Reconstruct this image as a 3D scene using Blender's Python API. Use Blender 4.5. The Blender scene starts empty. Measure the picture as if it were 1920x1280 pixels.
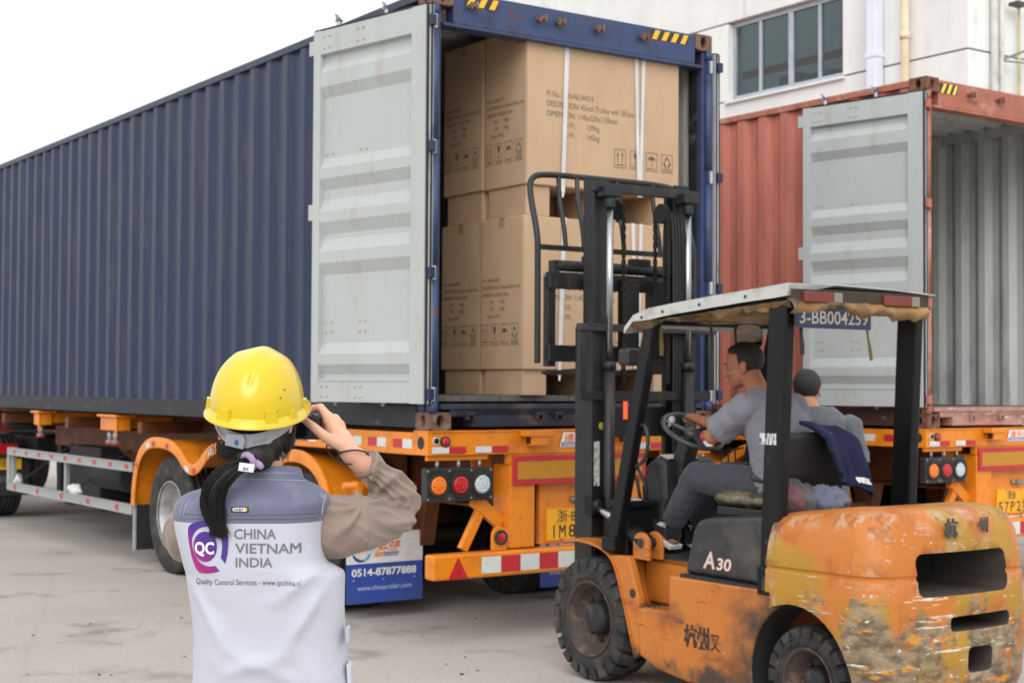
import bpy, bmesh, math, random
from math import sin, cos, pi, radians, sqrt, atan2
from mathutils import Vector, Matrix, noise
from mathutils.bvhtree import BVHTree
random.seed(7)
SC = bpy.context.scene
COL = SC.collection

# ---------------------------------------------------------------- camera, sky, sun, exposure
F_PX = 2799.57                       # focal length in pixels of a 1920 px wide picture
PITCH, ROLL, EYE = 0.0300, 0.0053, 1.68
cam_d = bpy.data.cameras.new('camera')
cam = bpy.data.objects.new('camera', cam_d); COL.objects.link(cam)
cam_d.sensor_width = 36.0; cam_d.lens = F_PX / 1920 * 36
cam_d.clip_start = 0.1; cam_d.clip_end = 2000
cam.location = (0, 0, EYE)
cam.rotation_euler = (Matrix.Rotation(pi / 2 + PITCH, 3, 'X') @ Matrix.Rotation(ROLL, 3, 'Z')).to_euler()
cam_d.dof.use_dof = True; cam_d.dof.focus_distance = 3.5; cam_d.dof.aperture_fstop = 9.0
SC.camera = cam

world = bpy.data.worlds.new('World'); SC.world = world; world.use_nodes = True
wn = world.node_tree; wn.nodes.clear()
SUN_EL, SUN_AZ = radians(34), radians(186)
sky = wn.nodes.new('ShaderNodeTexSky'); sky.sky_type = 'NISHITA'; sky.sun_disc = False
sky.sun_elevation = SUN_EL; sky.sun_rotation = SUN_AZ
sky.air_density = 1.0; sky.dust_density = 4.0; sky.ozone_density = 1.0
hs = wn.nodes.new('ShaderNodeHueSaturation'); hs.inputs['Saturation'].default_value = 0.22; hs.inputs['Value'].default_value = 1.0
# overcast: the cloud deck is brighter overhead than at the horizon
wtc = wn.nodes.new('ShaderNodeTexCoord'); wsp = wn.nodes.new('ShaderNodeSeparateXYZ'); wmr = wn.nodes.new('ShaderNodeMapRange'); wmu = wn.nodes.new('ShaderNodeMixRGB')
wn.links.new(wtc.outputs['Generated'], wsp.inputs[0]); wn.links.new(wsp.outputs[2], wmr.inputs[0]); wmr.inputs[1].default_value = 0; wmr.inputs[2].default_value = 1; wmr.inputs[3].default_value = 1.0; wmr.inputs[4].default_value = 1.5
wmu.blend_type = 'MULTIPLY'; wmu.inputs[0].default_value = 1.0
ovc = wn.nodes.new('ShaderNodeMixRGB'); ovc.inputs[0].default_value = 0.8; ovc.inputs[2].default_value = (9.5, 9.6, 9.75, 1)
bg = wn.nodes.new('ShaderNodeBackground'); bg.inputs['Strength'].default_value = 0.12
wo = wn.nodes.new('ShaderNodeOutputWorld')
wn.links.new(sky.outputs[0], hs.inputs['Color']); wn.links.new(hs.outputs[0], ovc.inputs[1])
wn.links.new(ovc.outputs[0], wmu.inputs[1]); wn.links.new(wmr.outputs[0], wmu.inputs[2]); wn.links.new(wmu.outputs[0], bg.inputs['Color']); wn.links.new(bg.outputs[0], wo.inputs['Surface'])
sun_d = bpy.data.lights.new('sun', 'SUN'); sun_d.energy = 1.4; sun_d.angle = radians(50); sun_d.color = (1, 0.985, 0.965)
sun = bpy.data.objects.new('sun', sun_d); COL.objects.link(sun)
sun_dir = Vector((sin(SUN_AZ) * cos(SUN_EL), cos(SUN_AZ) * cos(SUN_EL), sin(SUN_EL)))
sun.rotation_euler = sun_dir.to_track_quat('Z', 'Y').to_euler()
sun.location = (-6, -6, 14)
vs = SC.view_settings
vs.view_transform = 'Standard'; vs.look = 'None'; vs.gamma = 1; vs.use_curve_mapping = False
vs.exposure = 0.0
SC.cycles.max_bounces = 8

# ---------------------------------------------------------------- helpers
def at(u, v, Y):
    """the place in the yard, Y metres ahead of the photographer, seen at picture point u, v"""
    d = cam.rotation_euler.to_matrix() @ Vector(((u - 960) / F_PX, -(v - 640) / F_PX, -1.0))
    t = Y / d.y
    return Vector((d.x * t, Y, EYE + d.z * t))

def srgb(r, g, b):
    f = lambda c: (c / 255 / 12.92) if c / 255 <= 0.04045 else ((c / 255 + 0.055) / 1.055) ** 2.4
    return (f(r), f(g), f(b), 1)

class MB:
    """collects shapes into one mesh"""
    def __init__(s): s.v = []; s.f = []; s.m = []; s.s = []; s.M = None
    def add(s, vs_, fs_, m=0, sm=False):
        o = len(s.v)
        for p in vs_:
            p = Vector(p)
            s.v.append(s.M @ p if s.M is not None else p)
        for f in fs_:
            s.f.append([i + o for i in f]); s.m.append(m); s.s.append(sm)
        return s
    def box(s, x0, x1, y0, y1, z0, z1, m=0):
        return s.add([(x0,y0,z0),(x1,y0,z0),(x1,y1,z0),(x0,y1,z0),(x0,y0,z1),(x1,y0,z1),(x1,y1,z1),(x0,y1,z1)],
                     [(0,3,2,1),(4,5,6,7),(0,1,5,4),(1,2,6,5),(2,3,7,6),(3,0,4,7)], m)
    def beam(s, p, q, w, h, up=(0,0,1), m=0):
        p, q = Vector(p), Vector(q); d = (q - p).normalized(); up = Vector(up)
        x = d.cross(up)
        if x.length < 1e-4: x = d.cross(Vector((0,1,0)))
        x.normalize(); z = x.cross(d)
        c = []
        for a in (p, q):
            for i, j in ((-1,-1),(1,-1),(1,1),(-1,1)): c.append(a + x * (i * w / 2) + z * (j * h / 2))
        return s.add(c, [(0,1,2,3)[::-1],(4,5,6,7),(0,1,5,4)[::1],(1,2,6,5),(2,3,7,6),(3,0,4,7)], m)
    def tube(s, pts, r, n=10, m=0, closed=False, sm=True, flat=1.0, caps=True):
        pts = [Vector(p) for p in pts]; k = len(pts)
        rr = r if isinstance(r, (list, tuple)) else [r] * k
        vsl = []; fs = []
        prev = None
        for i, p in enumerate(pts):
            if closed: d = pts[(i + 1) % k] - pts[i - 1]
            else: d = pts[min(i + 1, k - 1)] - pts[max(i - 1, 0)]
            d.normalize()
            if prev is None:
                a = d.orthogonal().normalized()
                if abs(d.z) < 0.95: a = d.cross(Vector((0,0,1))).normalized()
            else:
                a = (prev - d * prev.dot(d))
                a = a.normalized() if a.length > 1e-5 else d.orthogonal().normalized()
            prev = a; b = d.cross(a)
            for j in range(n):
                t = 2 * pi * j / n
                vsl.append(p + a * (cos(t) * rr[i]) + b * (sin(t) * rr[i] * flat))
        for i in range(k if closed else k - 1):
            for j in range(n):
                A, B_ = i * n, ((i + 1) % k) * n
                fs.append((A + j, A + (j + 1) % n, B_ + (j + 1) % n, B_ + j))
        s.add(vsl, fs, m, sm)
        if caps and not closed:
            o = len(s.v) - len(vsl)
            s.f.append([o + j for j in range(n)][::-1]); s.m.append(m); s.s.append(False)
            s.f.append([o + (k - 1) * n + j for j in range(n)]); s.m.append(m); s.s.append(False)
        return s
    def cyl(s, p, q, r, n=16, m=0, r2=None, sm=True):
        return s.tube([p, q], [r, r if r2 is None else r2], n, m, sm=sm)
    def lathe(s, prof, o=(0,0,0), ax=(1,0,0), n=32, m=0, sm=False, close=False, cap=True):
        """prof: (distance along axis, radius)"""
        o = Vector(o); ax = Vector(ax).normalized()
        a = ax.orthogonal().normalized()
        if abs(ax.z) < 0.9: a = ax.cross(Vector((0,0,1))).normalized()
        b = ax.cross(a)
        vsl = [o + ax * h + a * (cos(2*pi*j/n) * r) + b * (sin(2*pi*j/n) * r) for h, r in prof for j in range(n)]
        k = len(prof); fs = []
        for i in range(k if close else k - 1):
            for j in range(n):
                A, B_ = i * n, ((i + 1) % k) * n
                fs.append((A + j, B_ + j, B_ + (j + 1) % n, A + (j + 1) % n))
        s.add(vsl, fs, m, sm)
        if not close and cap:
            of = len(s.v) - len(vsl)
            for i, rev in ((0, False), (k - 1, True)):
                if prof[i][1] > 1e-5:
                    r_ = [of + i * n + j for j in range(n)]
                    s.f.append(r_[::-1] if rev else r_); s.m.append(m); s.s.append(False)
        return s
    def prism(s, poly, o, u, v, w, m=0):
        """polygon in (u,v) at o, extruded by vector w"""
        o, u, v, w = Vector(o), Vector(u), Vector(v), Vector(w)
        k = len(poly); A = [o + u * a + v * b for a, b in poly]
        fs = [tuple(range(k))[::-1], tuple(range(k, 2 * k))] + [(i, (i + 1) % k, k + (i + 1) % k, k + i) for i in range(k)]
        return s.add(A + [p + w for p in A], fs, m)
    def loft(s, rings, m=0, sm=True, caps=True, closed=True):
        n = len(rings[0]); vsl = [p for r in rings for p in r]; fs = []
        for i in range(len(rings) - 1):
            for j in range(n if closed else n - 1):
                A, B_ = i * n, (i + 1) * n
                fs.append((A + j, A + (j + 1) % n, B_ + (j + 1) % n, B_ + j))
        if caps and closed:
            fs.append(tuple(range(n))[::-1]); fs.append(tuple(range((len(rings)-1)*n, len(rings)*n)))
        return s.add(vsl, fs, m, sm)
    def grid(s, fn, nu, nv, m=0, sm=True):
        vsl = [fn(i / nu, j / nv) for i in range(nu + 1) for j in range(nv + 1)]
        fs = [(i*(nv+1)+j, (i+1)*(nv+1)+j, (i+1)*(nv+1)+j+1, i*(nv+1)+j+1) for i in range(nu) for j in range(nv)]
        return s.add(vsl, fs, m, sm)
    def ell(s, c, r, n=20, m=0, rot=None):
        c = Vector(c); R_ = rot or Matrix.Identity(3); vsl = []; fs = []
        h = n // 2
        for i in range(h + 1):
            for j in range(n):
                t, p = pi * i / h, 2 * pi * j / n
                vsl.append(c + R_ @ Vector((r[0]*sin(t)*cos(p), r[1]*sin(t)*sin(p), r[2]*cos(t))))
        for i in range(h):
            for j in range(n):
                fs.append((i*n+j, (i+1)*n+j, (i+1)*n+(j+1)%n, i*n+(j+1)%n))
        return s.add(vsl, fs, m, True)
    def mesh(s, name):
        me = bpy.data.meshes.new(name)
        me.from_pydata([tuple(p) for p in s.v], [], s.f)
        me.polygons.foreach_set('material_index', s.m); me.polygons.foreach_set('use_smooth', s.s)
        me.update(); return me
    def build(s, name, mats, parent=None, bevel=0, seg=2, label=None, fix=True, kind=None):
        me = s.mesh(name)
        if fix:
            bm = bmesh.new(); bm.from_mesh(me); bmesh.ops.remove_doubles(bm, verts=bm.verts, dist=1e-5)
            bmesh.ops.recalc_face_normals(bm, faces=bm.faces); bm.to_mesh(me); bm.free()
        return link(name, me, mats, parent, bevel, seg, label, kind)

def link(name, me, mats, parent=None, bevel=0, seg=2, label=None, kind=None):
    if not isinstance(mats, (list, tuple)): mats = [mats]
    if not me.materials:
        for x in mats: me.materials.append(x)
    o = bpy.data.objects.new(name, me); COL.objects.link(o)
    if parent is not None: o.parent = parent
    if bevel:
        b = o.modifiers.new('bevel', 'BEVEL'); b.width = bevel; b.segments = seg; b.limit_method = 'ANGLE'; b.angle_limit = radians(40)
        b.harden_normals = False
    if label: o['label'] = label
    if kind: o['kind'] = kind
    return o

def thing(name, label, cat, loc=(0,0,0), rz=0, group=None):
    o = bpy.data.objects.new(name, None); COL.objects.link(o)
    o.location = loc; o.rotation_euler = (0, 0, rz); o.empty_display_size = 0.1
    return tag(o, label, cat, group)

def tag(o, label, cat, group=None):
    o['label'] = label; o['category'] = cat
    if group: o['group'] = group
    return o

def again(o, parent=None, loc=None, M=None):
    """another part sharing o's mesh"""
    c = o.copy(); COL.objects.link(c)
    if parent is not None: c.parent = parent
    if M is not None: c.matrix_local = M
    elif loc is not None: c.location = loc
    for ch in o.children: again(ch, c)
    return c

def fuse(mb, name, voxel, smooth=6, fac=0.5):
    """one continuous skin round overlapping shapes"""
    me = mb.mesh(name + '_raw'); o = bpy.data.objects.new(name, me); COL.objects.link(o)
    r = o.modifiers.new('r', 'REMESH'); r.mode = 'VOXEL'; r.voxel_size = voxel; r.use_smooth_shade = True
    if smooth:
        k = o.modifiers.new('s', 'SMOOTH'); k.factor = fac; k.iterations = smooth
    dg = bpy.context.evaluated_depsgraph_get(); dg.update()
    out = bpy.data.meshes.new_from_object(o.evaluated_get(dg))
    bpy.data.objects.remove(o); bpy.data.meshes.remove(me)
    out.name = name; out.materials.clear()
    return out

def boolean(me, cutters, name):
    o = bpy.data.objects.new(name, me); COL.objects.link(o); cs = []
    for c in cutters:
        cm = c.mesh('cut'); bm = bmesh.new(); bm.from_mesh(cm); bmesh.ops.recalc_face_normals(bm, faces=bm.faces); bm.to_mesh(cm); bm.free()
        k = bpy.data.objects.new('cut', cm); COL.objects.link(k); cs.append(k)
        b = o.modifiers.new('b', 'BOOLEAN'); b.object = k; b.operation = 'DIFFERENCE'; b.solver = 'EXACT'
    dg = bpy.context.evaluated_depsgraph_get(); dg.update()
    out = bpy.data.meshes.new_from_object(o.evaluated_get(dg))
    bpy.data.objects.remove(o)
    for k in cs: bpy.data.objects.remove(k)
    return out

_txt = {}
def text_geo(s, bold=0.0, shear=0.0, res=3):
    k = (s, bold, shear)
    if k in _txt: return _txt[k]
    c = bpy.data.curves.new('t', 'FONT'); c.body = s; c.size = 1; c.offset = bold; c.shear = shear; c.resolution_u = res
    o = bpy.data.objects.new('t', c); COL.objects.link(o); bpy.context.view_layer.update()
    dg = bpy.context.evaluated_depsgraph_get()
    m = bpy.data.meshes.new_from_object(o.evaluated_get(dg))
    v = [(p.co.x, p.co.y) for p in m.vertices]; f = [tuple(p.vertices) for p in m.polygons]
    if 'M' in s and bold > 0:                       # the built-in fill breaks a bold M: set it by hand
        wid = lambda t: max(p[0] for p in text_geo(t)[0])
        v, f = [], []; adv = 0.0; run = ''; b = bold
        def flush(run, x0):
            if not run.strip(): return
            vv, ff = text_geo(run, bold, shear); k = len(v); v.extend((x + x0, y) for x, y in vv); f.extend(tuple(i + k for i in t) for t in ff)
        start = 0.0
        for i, ch in enumerate(s):
            if ch != 'M': run += ch; continue
            flush(run, start); run = ''
            x0 = wid(s[:i] + 'I') - wid('I') if i else 0.0
            P = [(.07-b,-b),(.17+b,-b),(.17+b,.50),(.18,.69+b),(.07-b,.69+b),(.36,.25),(.39,.43),(.42,.25),(.60,.69+b),(.61-b,.50),(.71+b,.69+b),(.71+b,-b),(.61-b,-b)]
            k = len(v); v.extend((x + x0, y) for x, y in P); f.extend(tuple(j + k for j in t) for t in ((0,1,2,3,4),(3,2,5,6),(6,5,7),(6,7,9,8),(10,8,9,12,11)))
            start = wid(s[:i + 1] + 'I') - wid('I')
        flush(run, start)
    bpy.data.objects.remove(o); bpy.data.curves.remove(c); bpy.data.meshes.remove(m)
    _txt[k] = (v, f); return _txt[k]

def put_text(mb, s, o, u, v, h=None, w=None, m=0, bold=0.0, shear=0.0, cap=0.73):
    """flat printed characters: o lower left corner, u,v unit vectors, h cap height; w forces the width"""
    vv, ff = text_geo(s, bold, shear)
    x0 = min(p[0] for p in vv); x1 = max(p[0] for p in vv)
    sy = h / cap; sx = sy if w is None else w / (x1 - x0)
    o, u, v = Vector(o), Vector(u), Vector(v)
    mb.add([o + u * ((x - x0) * sx) + v * (y * sy) for x, y in vv], ff, m)
    return (x1 - x0) * sx

# ---------------------------------------------------------------- materials
def nodes_of(name):
    m = bpy.data.materials.new(name); m.use_nodes = True
    nt = m.node_tree; b = nt.nodes['Principled BSDF']
    return m, nt, b, (lambda a, b_: nt.links.new(a, b_))

def rgb4(c): return tuple(c) if len(c) == 4 else (*c, 1)

def mat(name, col, rough=0.5, metal=0.0, var=0.12, vs_=6.0, stretch=(1,1,1), dirt=None, dirt2=None, bump=0.0, bs=60.0, spec=0.5, coat=0.0, detail=5.0, rvar=0.1, **kw):
    """paint / cloth / metal with cloudy tone changes; dirt = (colour, amount 0..1, scale, stretch)"""
    m, nt, b, L = nodes_of(name); N = nt.nodes.new
    tc = N('ShaderNodeTexCoord'); mp = N('ShaderNodeMapping'); mp.inputs['Scale'].default_value = stretch
    L(tc.outputs['Object'], mp.inputs[0])
    n1 = N('ShaderNodeTexNoise'); n1.inputs['Scale'].default_value = vs_; n1.inputs['Detail'].default_value = detail; L(mp.outputs[0], n1.inputs['Vector'])
    cr = N('ShaderNodeValToRGB'); c = rgb4(col)
    lo = tuple(x * (1 - var) for x in c[:3]) + (1,); hi = tuple(min(1, x * (1 + var)) for x in c[:3]) + (1,)
    cr.color_ramp.elements[0].position = 0.3; cr.color_ramp.elements[1].position = 0.7
    cr.color_ramp.elements[0].color = lo; cr.color_ramp.elements[1].color = hi
    L(n1.outputs[0], cr.inputs[0]); out = cr.outputs[0]
    for d in (dirt, dirt2):
        if not d: continue
        dc, amt, ds = d[0], d[1], d[2]; st = d[3] if len(d) > 3 else (1,1,1); edge = d[4] if len(d) > 4 else 0.12
        mp2 = N('ShaderNodeMapping'); mp2.inputs['Scale'].default_value = st; mp2.inputs['Location'].default_value = (random.random()*9, random.random()*9, 3); L(tc.outputs['Object'], mp2.inputs[0])
        n2 = N('ShaderNodeTexNoise'); n2.inputs['Scale'].default_value = ds; n2.inputs['Detail'].default_value = 8; n2.inputs['Roughness'].default_value = 0.62; L(mp2.outputs[0], n2.inputs['Vector'])
        r2 = N('ShaderNodeValToRGB'); t = 0.74 - 0.42 * amt
        r2.color_ramp.elements[0].position = max(0, t - edge / 2); r2.color_ramp.elements[1].position = min(1, t + edge / 2)
        L(n2.outputs[0], r2.inputs[0])
        mx = N('ShaderNodeMixRGB'); L(r2.outputs[0], mx.inputs[0]); L(out, mx.inputs[1]); mx.inputs[2].default_value = rgb4(dc); out = mx.outputs[0]
    L(out, b.inputs['Base Color'])
    if rvar:
        mr = N('ShaderNodeMapRange'); mr.inputs[3].default_value = max(0.02, rough - rvar); mr.inputs[4].default_value = min(1, rough + rvar)
        L(n1.outputs[0], mr.inputs[0]); L(mr.outputs[0], b.inputs['Roughness'])
    else: b.inputs['Roughness'].default_value = rough
    b.inputs['Metallic'].default_value = metal; b.inputs['Specular IOR Level'].default_value = spec
    if coat: b.inputs['Coat Weight'].default_value = coat; b.inputs['Coat Roughness'].default_value = 0.08
    if bump:
        n3 = N('ShaderNodeTexNoise'); n3.inputs['Scale'].default_value = bs; n3.inputs['Detail'].default_value = 4; L(mp.outputs[0], n3.inputs['Vector'])
        bp = N('ShaderNodeBump'); bp.inputs['Strength'].default_value = bump; bp.inputs['Distance'].default_value = 0.01
        L(n3.outputs[0], bp.inputs['Height']); L(bp.outputs[0], b.inputs['Normal'])
    for k, v in kw.items(): b.inputs[k.replace('_', ' ')].default_value = v
    return m

BLACK = (0.012, 0.012, 0.013); GRIME = (0.05, 0.042, 0.034); RUST = (0.10, 0.036, 0.014)
M = {}
M['blue'] = mat('blue container paint', srgb(17, 33, 66), 0.45, var=0.10, vs_=2.5, stretch=(1,1,.25), dirt=((0.045,0.05,0.06), .14, 9, (1,1,.12), .3), bump=.05, bs=30, spec=.6)
M['blueframe'] = mat('blue frame paint with rust', srgb(50, 66, 103), 0.5, var=0.12, vs_=5, dirt=(RUST, .20, 5, (1,1,1), .12), dirt2=(srgb(44,44,52), .24, 9, (1,1,1), .3), bump=.1)
M['bluesill'] = mat('blackened blue sill', srgb(32, 35, 46), .6, dirt=(srgb(92,76,68), .2, 8, (.4,1,1), .15), dirt2=(srgb(60,66,86), .3, 5, (1,1,1), .3))
M['bluerail'] = mat('dark blue rail paint', srgb(30, 33, 40), 0.6, var=0.12, vs_=5, dirt=(srgb(90,88,90), .16, 10, (1,.4,1), .2))
M['red'] = mat('red oxide container paint', srgb(182, 107, 90), 0.6, var=0.07, vs_=2.5, stretch=(1,1,.3), dirt=(srgb(150,80,66), .22, 8, (1,1,.2), .35), bump=.05, bs=30)
M['redframe'] = mat('red oxide frame paint with rust', srgb(166, 100, 80), 0.6, var=0.12, vs_=6, dirt=(srgb(90,50,42), .26, 10, (1,1,1), .12), dirt2=(srgb(196,160,148), .2, 5, (1,1,1), .3), bump=.1)
M['redsill'] = mat('scuffed pink-brown sill paint', srgb(172, 128, 116), 0.65, var=0.14, vs_=8, dirt=(srgb(98,68,58), .32, 9, (.5,1,1), .2), dirt2=(srgb(205,196,188), .3, 22, (.5,1,1.5), .08))
M['redrail'] = mat('dark brown rail paint', srgb(70, 46, 40), 0.6, dirt=(srgb(150,140,130), .14, 10, (1,.4,1), .1))
M['casting'] = mat('rusty corner casting', srgb(112, 84, 68), 0.75, var=0.25, vs_=14, dirt=(RUST, .42, 18), dirt2=(srgb(120,124,136), .25, 14, (1,1,1), .06), bump=.3, bs=50)
M['castred'] = mat('brown corner casting', srgb(118, 76, 60), 0.75, var=0.25, vs_=14, dirt=(srgb(70,44,36), .4, 18), bump=.3, bs=50)
M['doorw'] = mat('grey-white door paint', srgb(172, 177, 176), 0.5, var=0.03, vs_=3, stretch=(1,1,.4), dirt=(srgb(160,154,142), .12, 7, (1,1,.25), .3), dirt2=(srgb(120,96,72), .03, 26, (1,1,.6), .05))
M['inner'] = mat('grey liner paint', srgb(190, 193, 191), 0.6, var=0.10, vs_=3, stretch=(1,1,.35), dirt=(srgb(146,147,146), .28, 5, (1,1,.2), .2), dirt2=(srgb(206,202,190), .22, 9, (1,1,.15), .1))
M['rubber'] = mat('black rubber', (0.017,0.017,0.018), 0.7, var=.2, dirt=((0.06,0.055,0.05), .2, 12))
M['gasket'] = mat('grey gasket strip', srgb(178,180,184), 0.5, var=.1, dirt=(srgb(86,84,84), .3, 30, (1,1,.1)))
M['plyfloor'] = mat('worn floor boards', srgb(96, 92, 88), 0.8, var=.25, vs_=12, stretch=(4,.3,1))
M['steel'] = mat('bare zinc steel', srgb(150,152,155), 0.4, metal=.7, var=.15, vs_=20)
M['hazy'] = mat('hazard yellow', srgb(250, 184, 40), 0.5, var=.05, dirt=(srgb(150,110,50), .12, 20)); M['hazk'] = mat('hazard black', srgb(44,44,48), .5)
M['rubbertyre'] = mat('dusty tyre rubber', srgb(40, 40, 41), 0.8, var=.22, vs_=10, dirt=(srgb(92,84,76), .25, 9, (1,1,1), .3), bump=.12, bs=90)
M['rim'] = mat('silver wheel rim', srgb(172,172,172), 0.45, metal=.35, var=.1, dirt=(srgb(110,104,96), .25, 8, (1,1,1), .3))
M['orange'] = mat('orange trailer paint', srgb(226, 132, 22), 0.42, var=.06, vs_=3, dirt=(srgb(176,98,20), .2, 6, (1,1,1), .3), dirt2=(srgb(92,60,34), .1, 18, (1,1,1), .15), coat=.15)
M['orangedirtyshade'] = mat('dusty orange chassis paint with painted shade', srgb(112, 58, 18), 0.6, var=.2, vs_=4, dirt=(srgb(52,38,30), .40, 5, (1,1,1), .3))  # dusty, and darkened further: the shade under the trailers is in the colour
M['dark'] = mat('dark chassis steel', srgb(30,30,32), 0.65, var=.25, dirt=(srgb(74,68,62), .24, 8))
M['alu'] = mat('brushed aluminium', srgb(166,170,168), 0.42, metal=.45, var=.06, vs_=8, stretch=(1,.1,1), dirt=(srgb(120,116,106), .16, 6))
M['retred'] = mat('red reflective tape', srgb(186, 40, 48), 0.4, var=.05); M['retwhite'] = mat('white reflective tape', srgb(206, 210, 206), 0.4, var=.05, dirt=(srgb(150,146,140), .2, 20))
M['retyel'] = mat('amber reflective sheet', srgb(190, 138, 24), 0.45, var=.08, vs_=30)
M['lens_a'] = mat('amber lamp lens', srgb(232, 120, 16), 0.15, var=.15, vs_=70, bump=.4, bs=160, coat=.5); M['lens_r'] = mat('red lamp lens', srgb(184, 18, 22), 0.15, var=.15, vs_=70, bump=.4, bs=160, coat=.5); M['lens_w'] = mat('clear lamp lens', srgb(196, 202, 204), 0.15, var=.2, vs_=60, bump=.4, bs=160, coat=.5)
M['black'] = mat('black plastic', (0.02,0.02,0.021), 0.45, var=.2, dirt=((0.07,0.062,0.055), .2, 9, (1,1,1), .3))
M['plate'] = mat('yellow number plate', srgb(236, 172, 24), 0.45, var=.05, dirt=(srgb(170,116,20), .2, 18)); M['ink'] = mat('black print', (0.018,0.018,0.02), .6)
M['white'] = mat('white print', srgb(232,232,230), .5, var=.04); M['orangeink'] = mat('orange print', srgb(228,112,36), .5); M['blueink'] = mat('blue print', srgb(40,72,150), .5); M['cyanink'] = mat('light blue print', srgb(70,160,215), .5)
M['flapblue'] = mat('blue mud flap sheet', srgb(44,74,160), .5, var=.06, vs_=4, dirt=(srgb(60,64,84), .22, 5, (1,1,1), .35)); M['flapwhite'] = mat('white mud flap sheet', srgb(222,222,220), .5, var=.03, dirt=(srgb(160,154,146), .2, 5, (1,1,1), .35))
# ---------------------------------------------------------------- ground
def ground_mat():
    m, nt, b, L = nodes_of('worn concrete'); N = nt.nodes.new
    tc = N('ShaderNodeTexCoord'); src = tc.outputs['Object']
    def nz(sc, det, st=(1,1,1), ro=.55):
        mp = N('ShaderNodeMapping'); mp.inputs['Scale'].default_value = st; L(src, mp.inputs[0])
        n = N('ShaderNodeTexNoise'); n.inputs['Scale'].default_value = sc; n.inputs['Detail'].default_value = det; n.inputs['Roughness'].default_value = ro; L(mp.outputs[0], n.inputs['Vector']); return n.outputs[0]
    def ramp(x, p0, p1, c0=(0,0,0,1), c1=(1,1,1,1)):
        r = N('ShaderNodeValToRGB'); r.color_ramp.elements[0].position = p0; r.color_ramp.elements[1].position = p1
        r.color_ramp.elements[0].color = c0; r.color_ramp.elements[1].color = c1; L(x, r.inputs[0]); return r.outputs[0]
    def mix(f, a, c):
        x = N('ShaderNodeMixRGB'); L(f, x.inputs[0])
        L(a, x.inputs[1])
        if isinstance(c, tuple): x.inputs[2].default_value = c
        else: L(c, x.inputs[2])
        return x.outputs[0]
    base = ramp(nz(.55, 7), .3, .72, srgb(160,153,146), srgb(184,178,171))
    fine = ramp(nz(38, 6), .3, .7, srgb(148,141,134), srgb(202,196,189))
    mm = N('ShaderNodeMixRGB'); mm.inputs[0].default_value = .35; L(base, mm.inputs[1]); L(fine, mm.inputs[2])
    c = mix(ramp(nz(1.3, 9, (1,1,1), .65), .56, .68), mm.outputs[0], srgb(140,132,124))
    c = mix(ramp(nz(3.2, 8, (.35,1,1), .7), .69, .78), c, srgb(128,120,112))
    c = mix(ramp(nz(90, 3), .70, .78), c, srgb(96,90,82))
    vo = N('ShaderNodeTexVoronoi'); vo.feature = 'DISTANCE_TO_EDGE'; vo.inputs['Scale'].default_value = .21
    wob = N('ShaderNodeMixRGB'); wob.inputs[0].default_value = .12; L(src, wob.inputs[1])
    wn_ = N('ShaderNodeTexNoise'); wn_.inputs['Scale'].default_value = 1.2; wn_.inputs['Detail'].default_value = 7; L(src, wn_.inputs['Vector']); L(wn_.outputs['Color'], wob.inputs[2]); L(wob.outputs[0], vo.inputs['Vector'])
    ck = ramp(vo.outputs['Distance'], .0, .003, (.08,.08,.08,1), (0,0,0,1))
    c = mix(ck, c, srgb(88,82,74))
    L(c, b.inputs['Base Color']); b.inputs['Roughness'].default_value = .88; b.inputs['Specular IOR Level'].default_value = .3
    bp = N('ShaderNodeBump'); bp.inputs['Strength'].default_value = .35; bp.inputs['Distance'].default_value = .008
    L(nz(55, 6), bp.inputs['Height']); L(bp.outputs[0], b.inputs['Normal'])
    return m
g = MB()
g.add([(-400,-60,0),(400,-60,0),(400,700,0),(-400,700,0)], [(0,1,2,3)])
gr = g.build('ground', ground_mat(), fix=False); gr['kind'] = 'structure'; gr['label'] = 'worn pale concrete yard'
# loose grit and scraps on the concrete
dm = mat('grit', srgb(70,62,54), .9, var=.5)
db = MB()
for i in range(150):
    x, y = random.uniform(-3.2, 2.6), random.uniform(5.6, 11.5)
    r = random.uniform(.002, .008) * (1.8 if random.random() < .1 else 1)
    db.ell((x, y, r * .5), (r * random.uniform(.7,1.6), r, r * .6), 6)
o = db.build('grit', dm, fix=False); o['kind'] = 'stuff'; o['label'] = 'dark specks of grit scattered on the concrete'

# ---------------------------------------------------------------- pale building behind
BX, BY, BYAW = -0.5278, 9.644, 0.6067           # frame of the blue container (rear left corner on the ground)
wallm = mat('off-white painted render', srgb(228, 231, 229), .8, var=.02, vs_=.7, dirt=(srgb(208,210,206), .30, 1.4, (1,1,.3), .4), dirt2=(srgb(184,185,180), .16, 3.5, (1.2,1.2,.25), .2), bump=.08, bs=20)
jointm = mat('dark wall joint', srgb(120,122,120), .9)
bld = thing('factory_building', 'white rendered factory building rising behind the two containers', 'building', (BX, BY, 0), BYAW)
WX, WC = 9.5, 3.24                                # wall line, corner
JZ = [0, 2.8, 5.742, 6.862, 9.8, 12.4]
WY0, WY1 = 5.23, 7.40                             # window opening
for i in range(5):
    z0, z1 = JZ[i] + (.0 if i == 0 else .011), JZ[i + 1] - .011
    if i == 2:
        spans = [(WC, WY0), (WY1, 14.5)]
    else: spans = [(WC, 14.5)]
    for a, b_ in spans:
        MB().box(WX, WX + .28, a, b_, z0, z1).build('wall_panel', wallm, bld, bevel=.006)
    MB().box(WX + .281, 22, WC, WC + .28, z0, z1).build('wall_panel', wallm, bld, bevel=.006)
w = MB(); w.box(WX + .02, WX + .27, WC + .02, WY0 - .01, .01, 12.38); w.box(WX + .02, WX + .27, WY1 + .01, 14.48, .01, 12.38)
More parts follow.
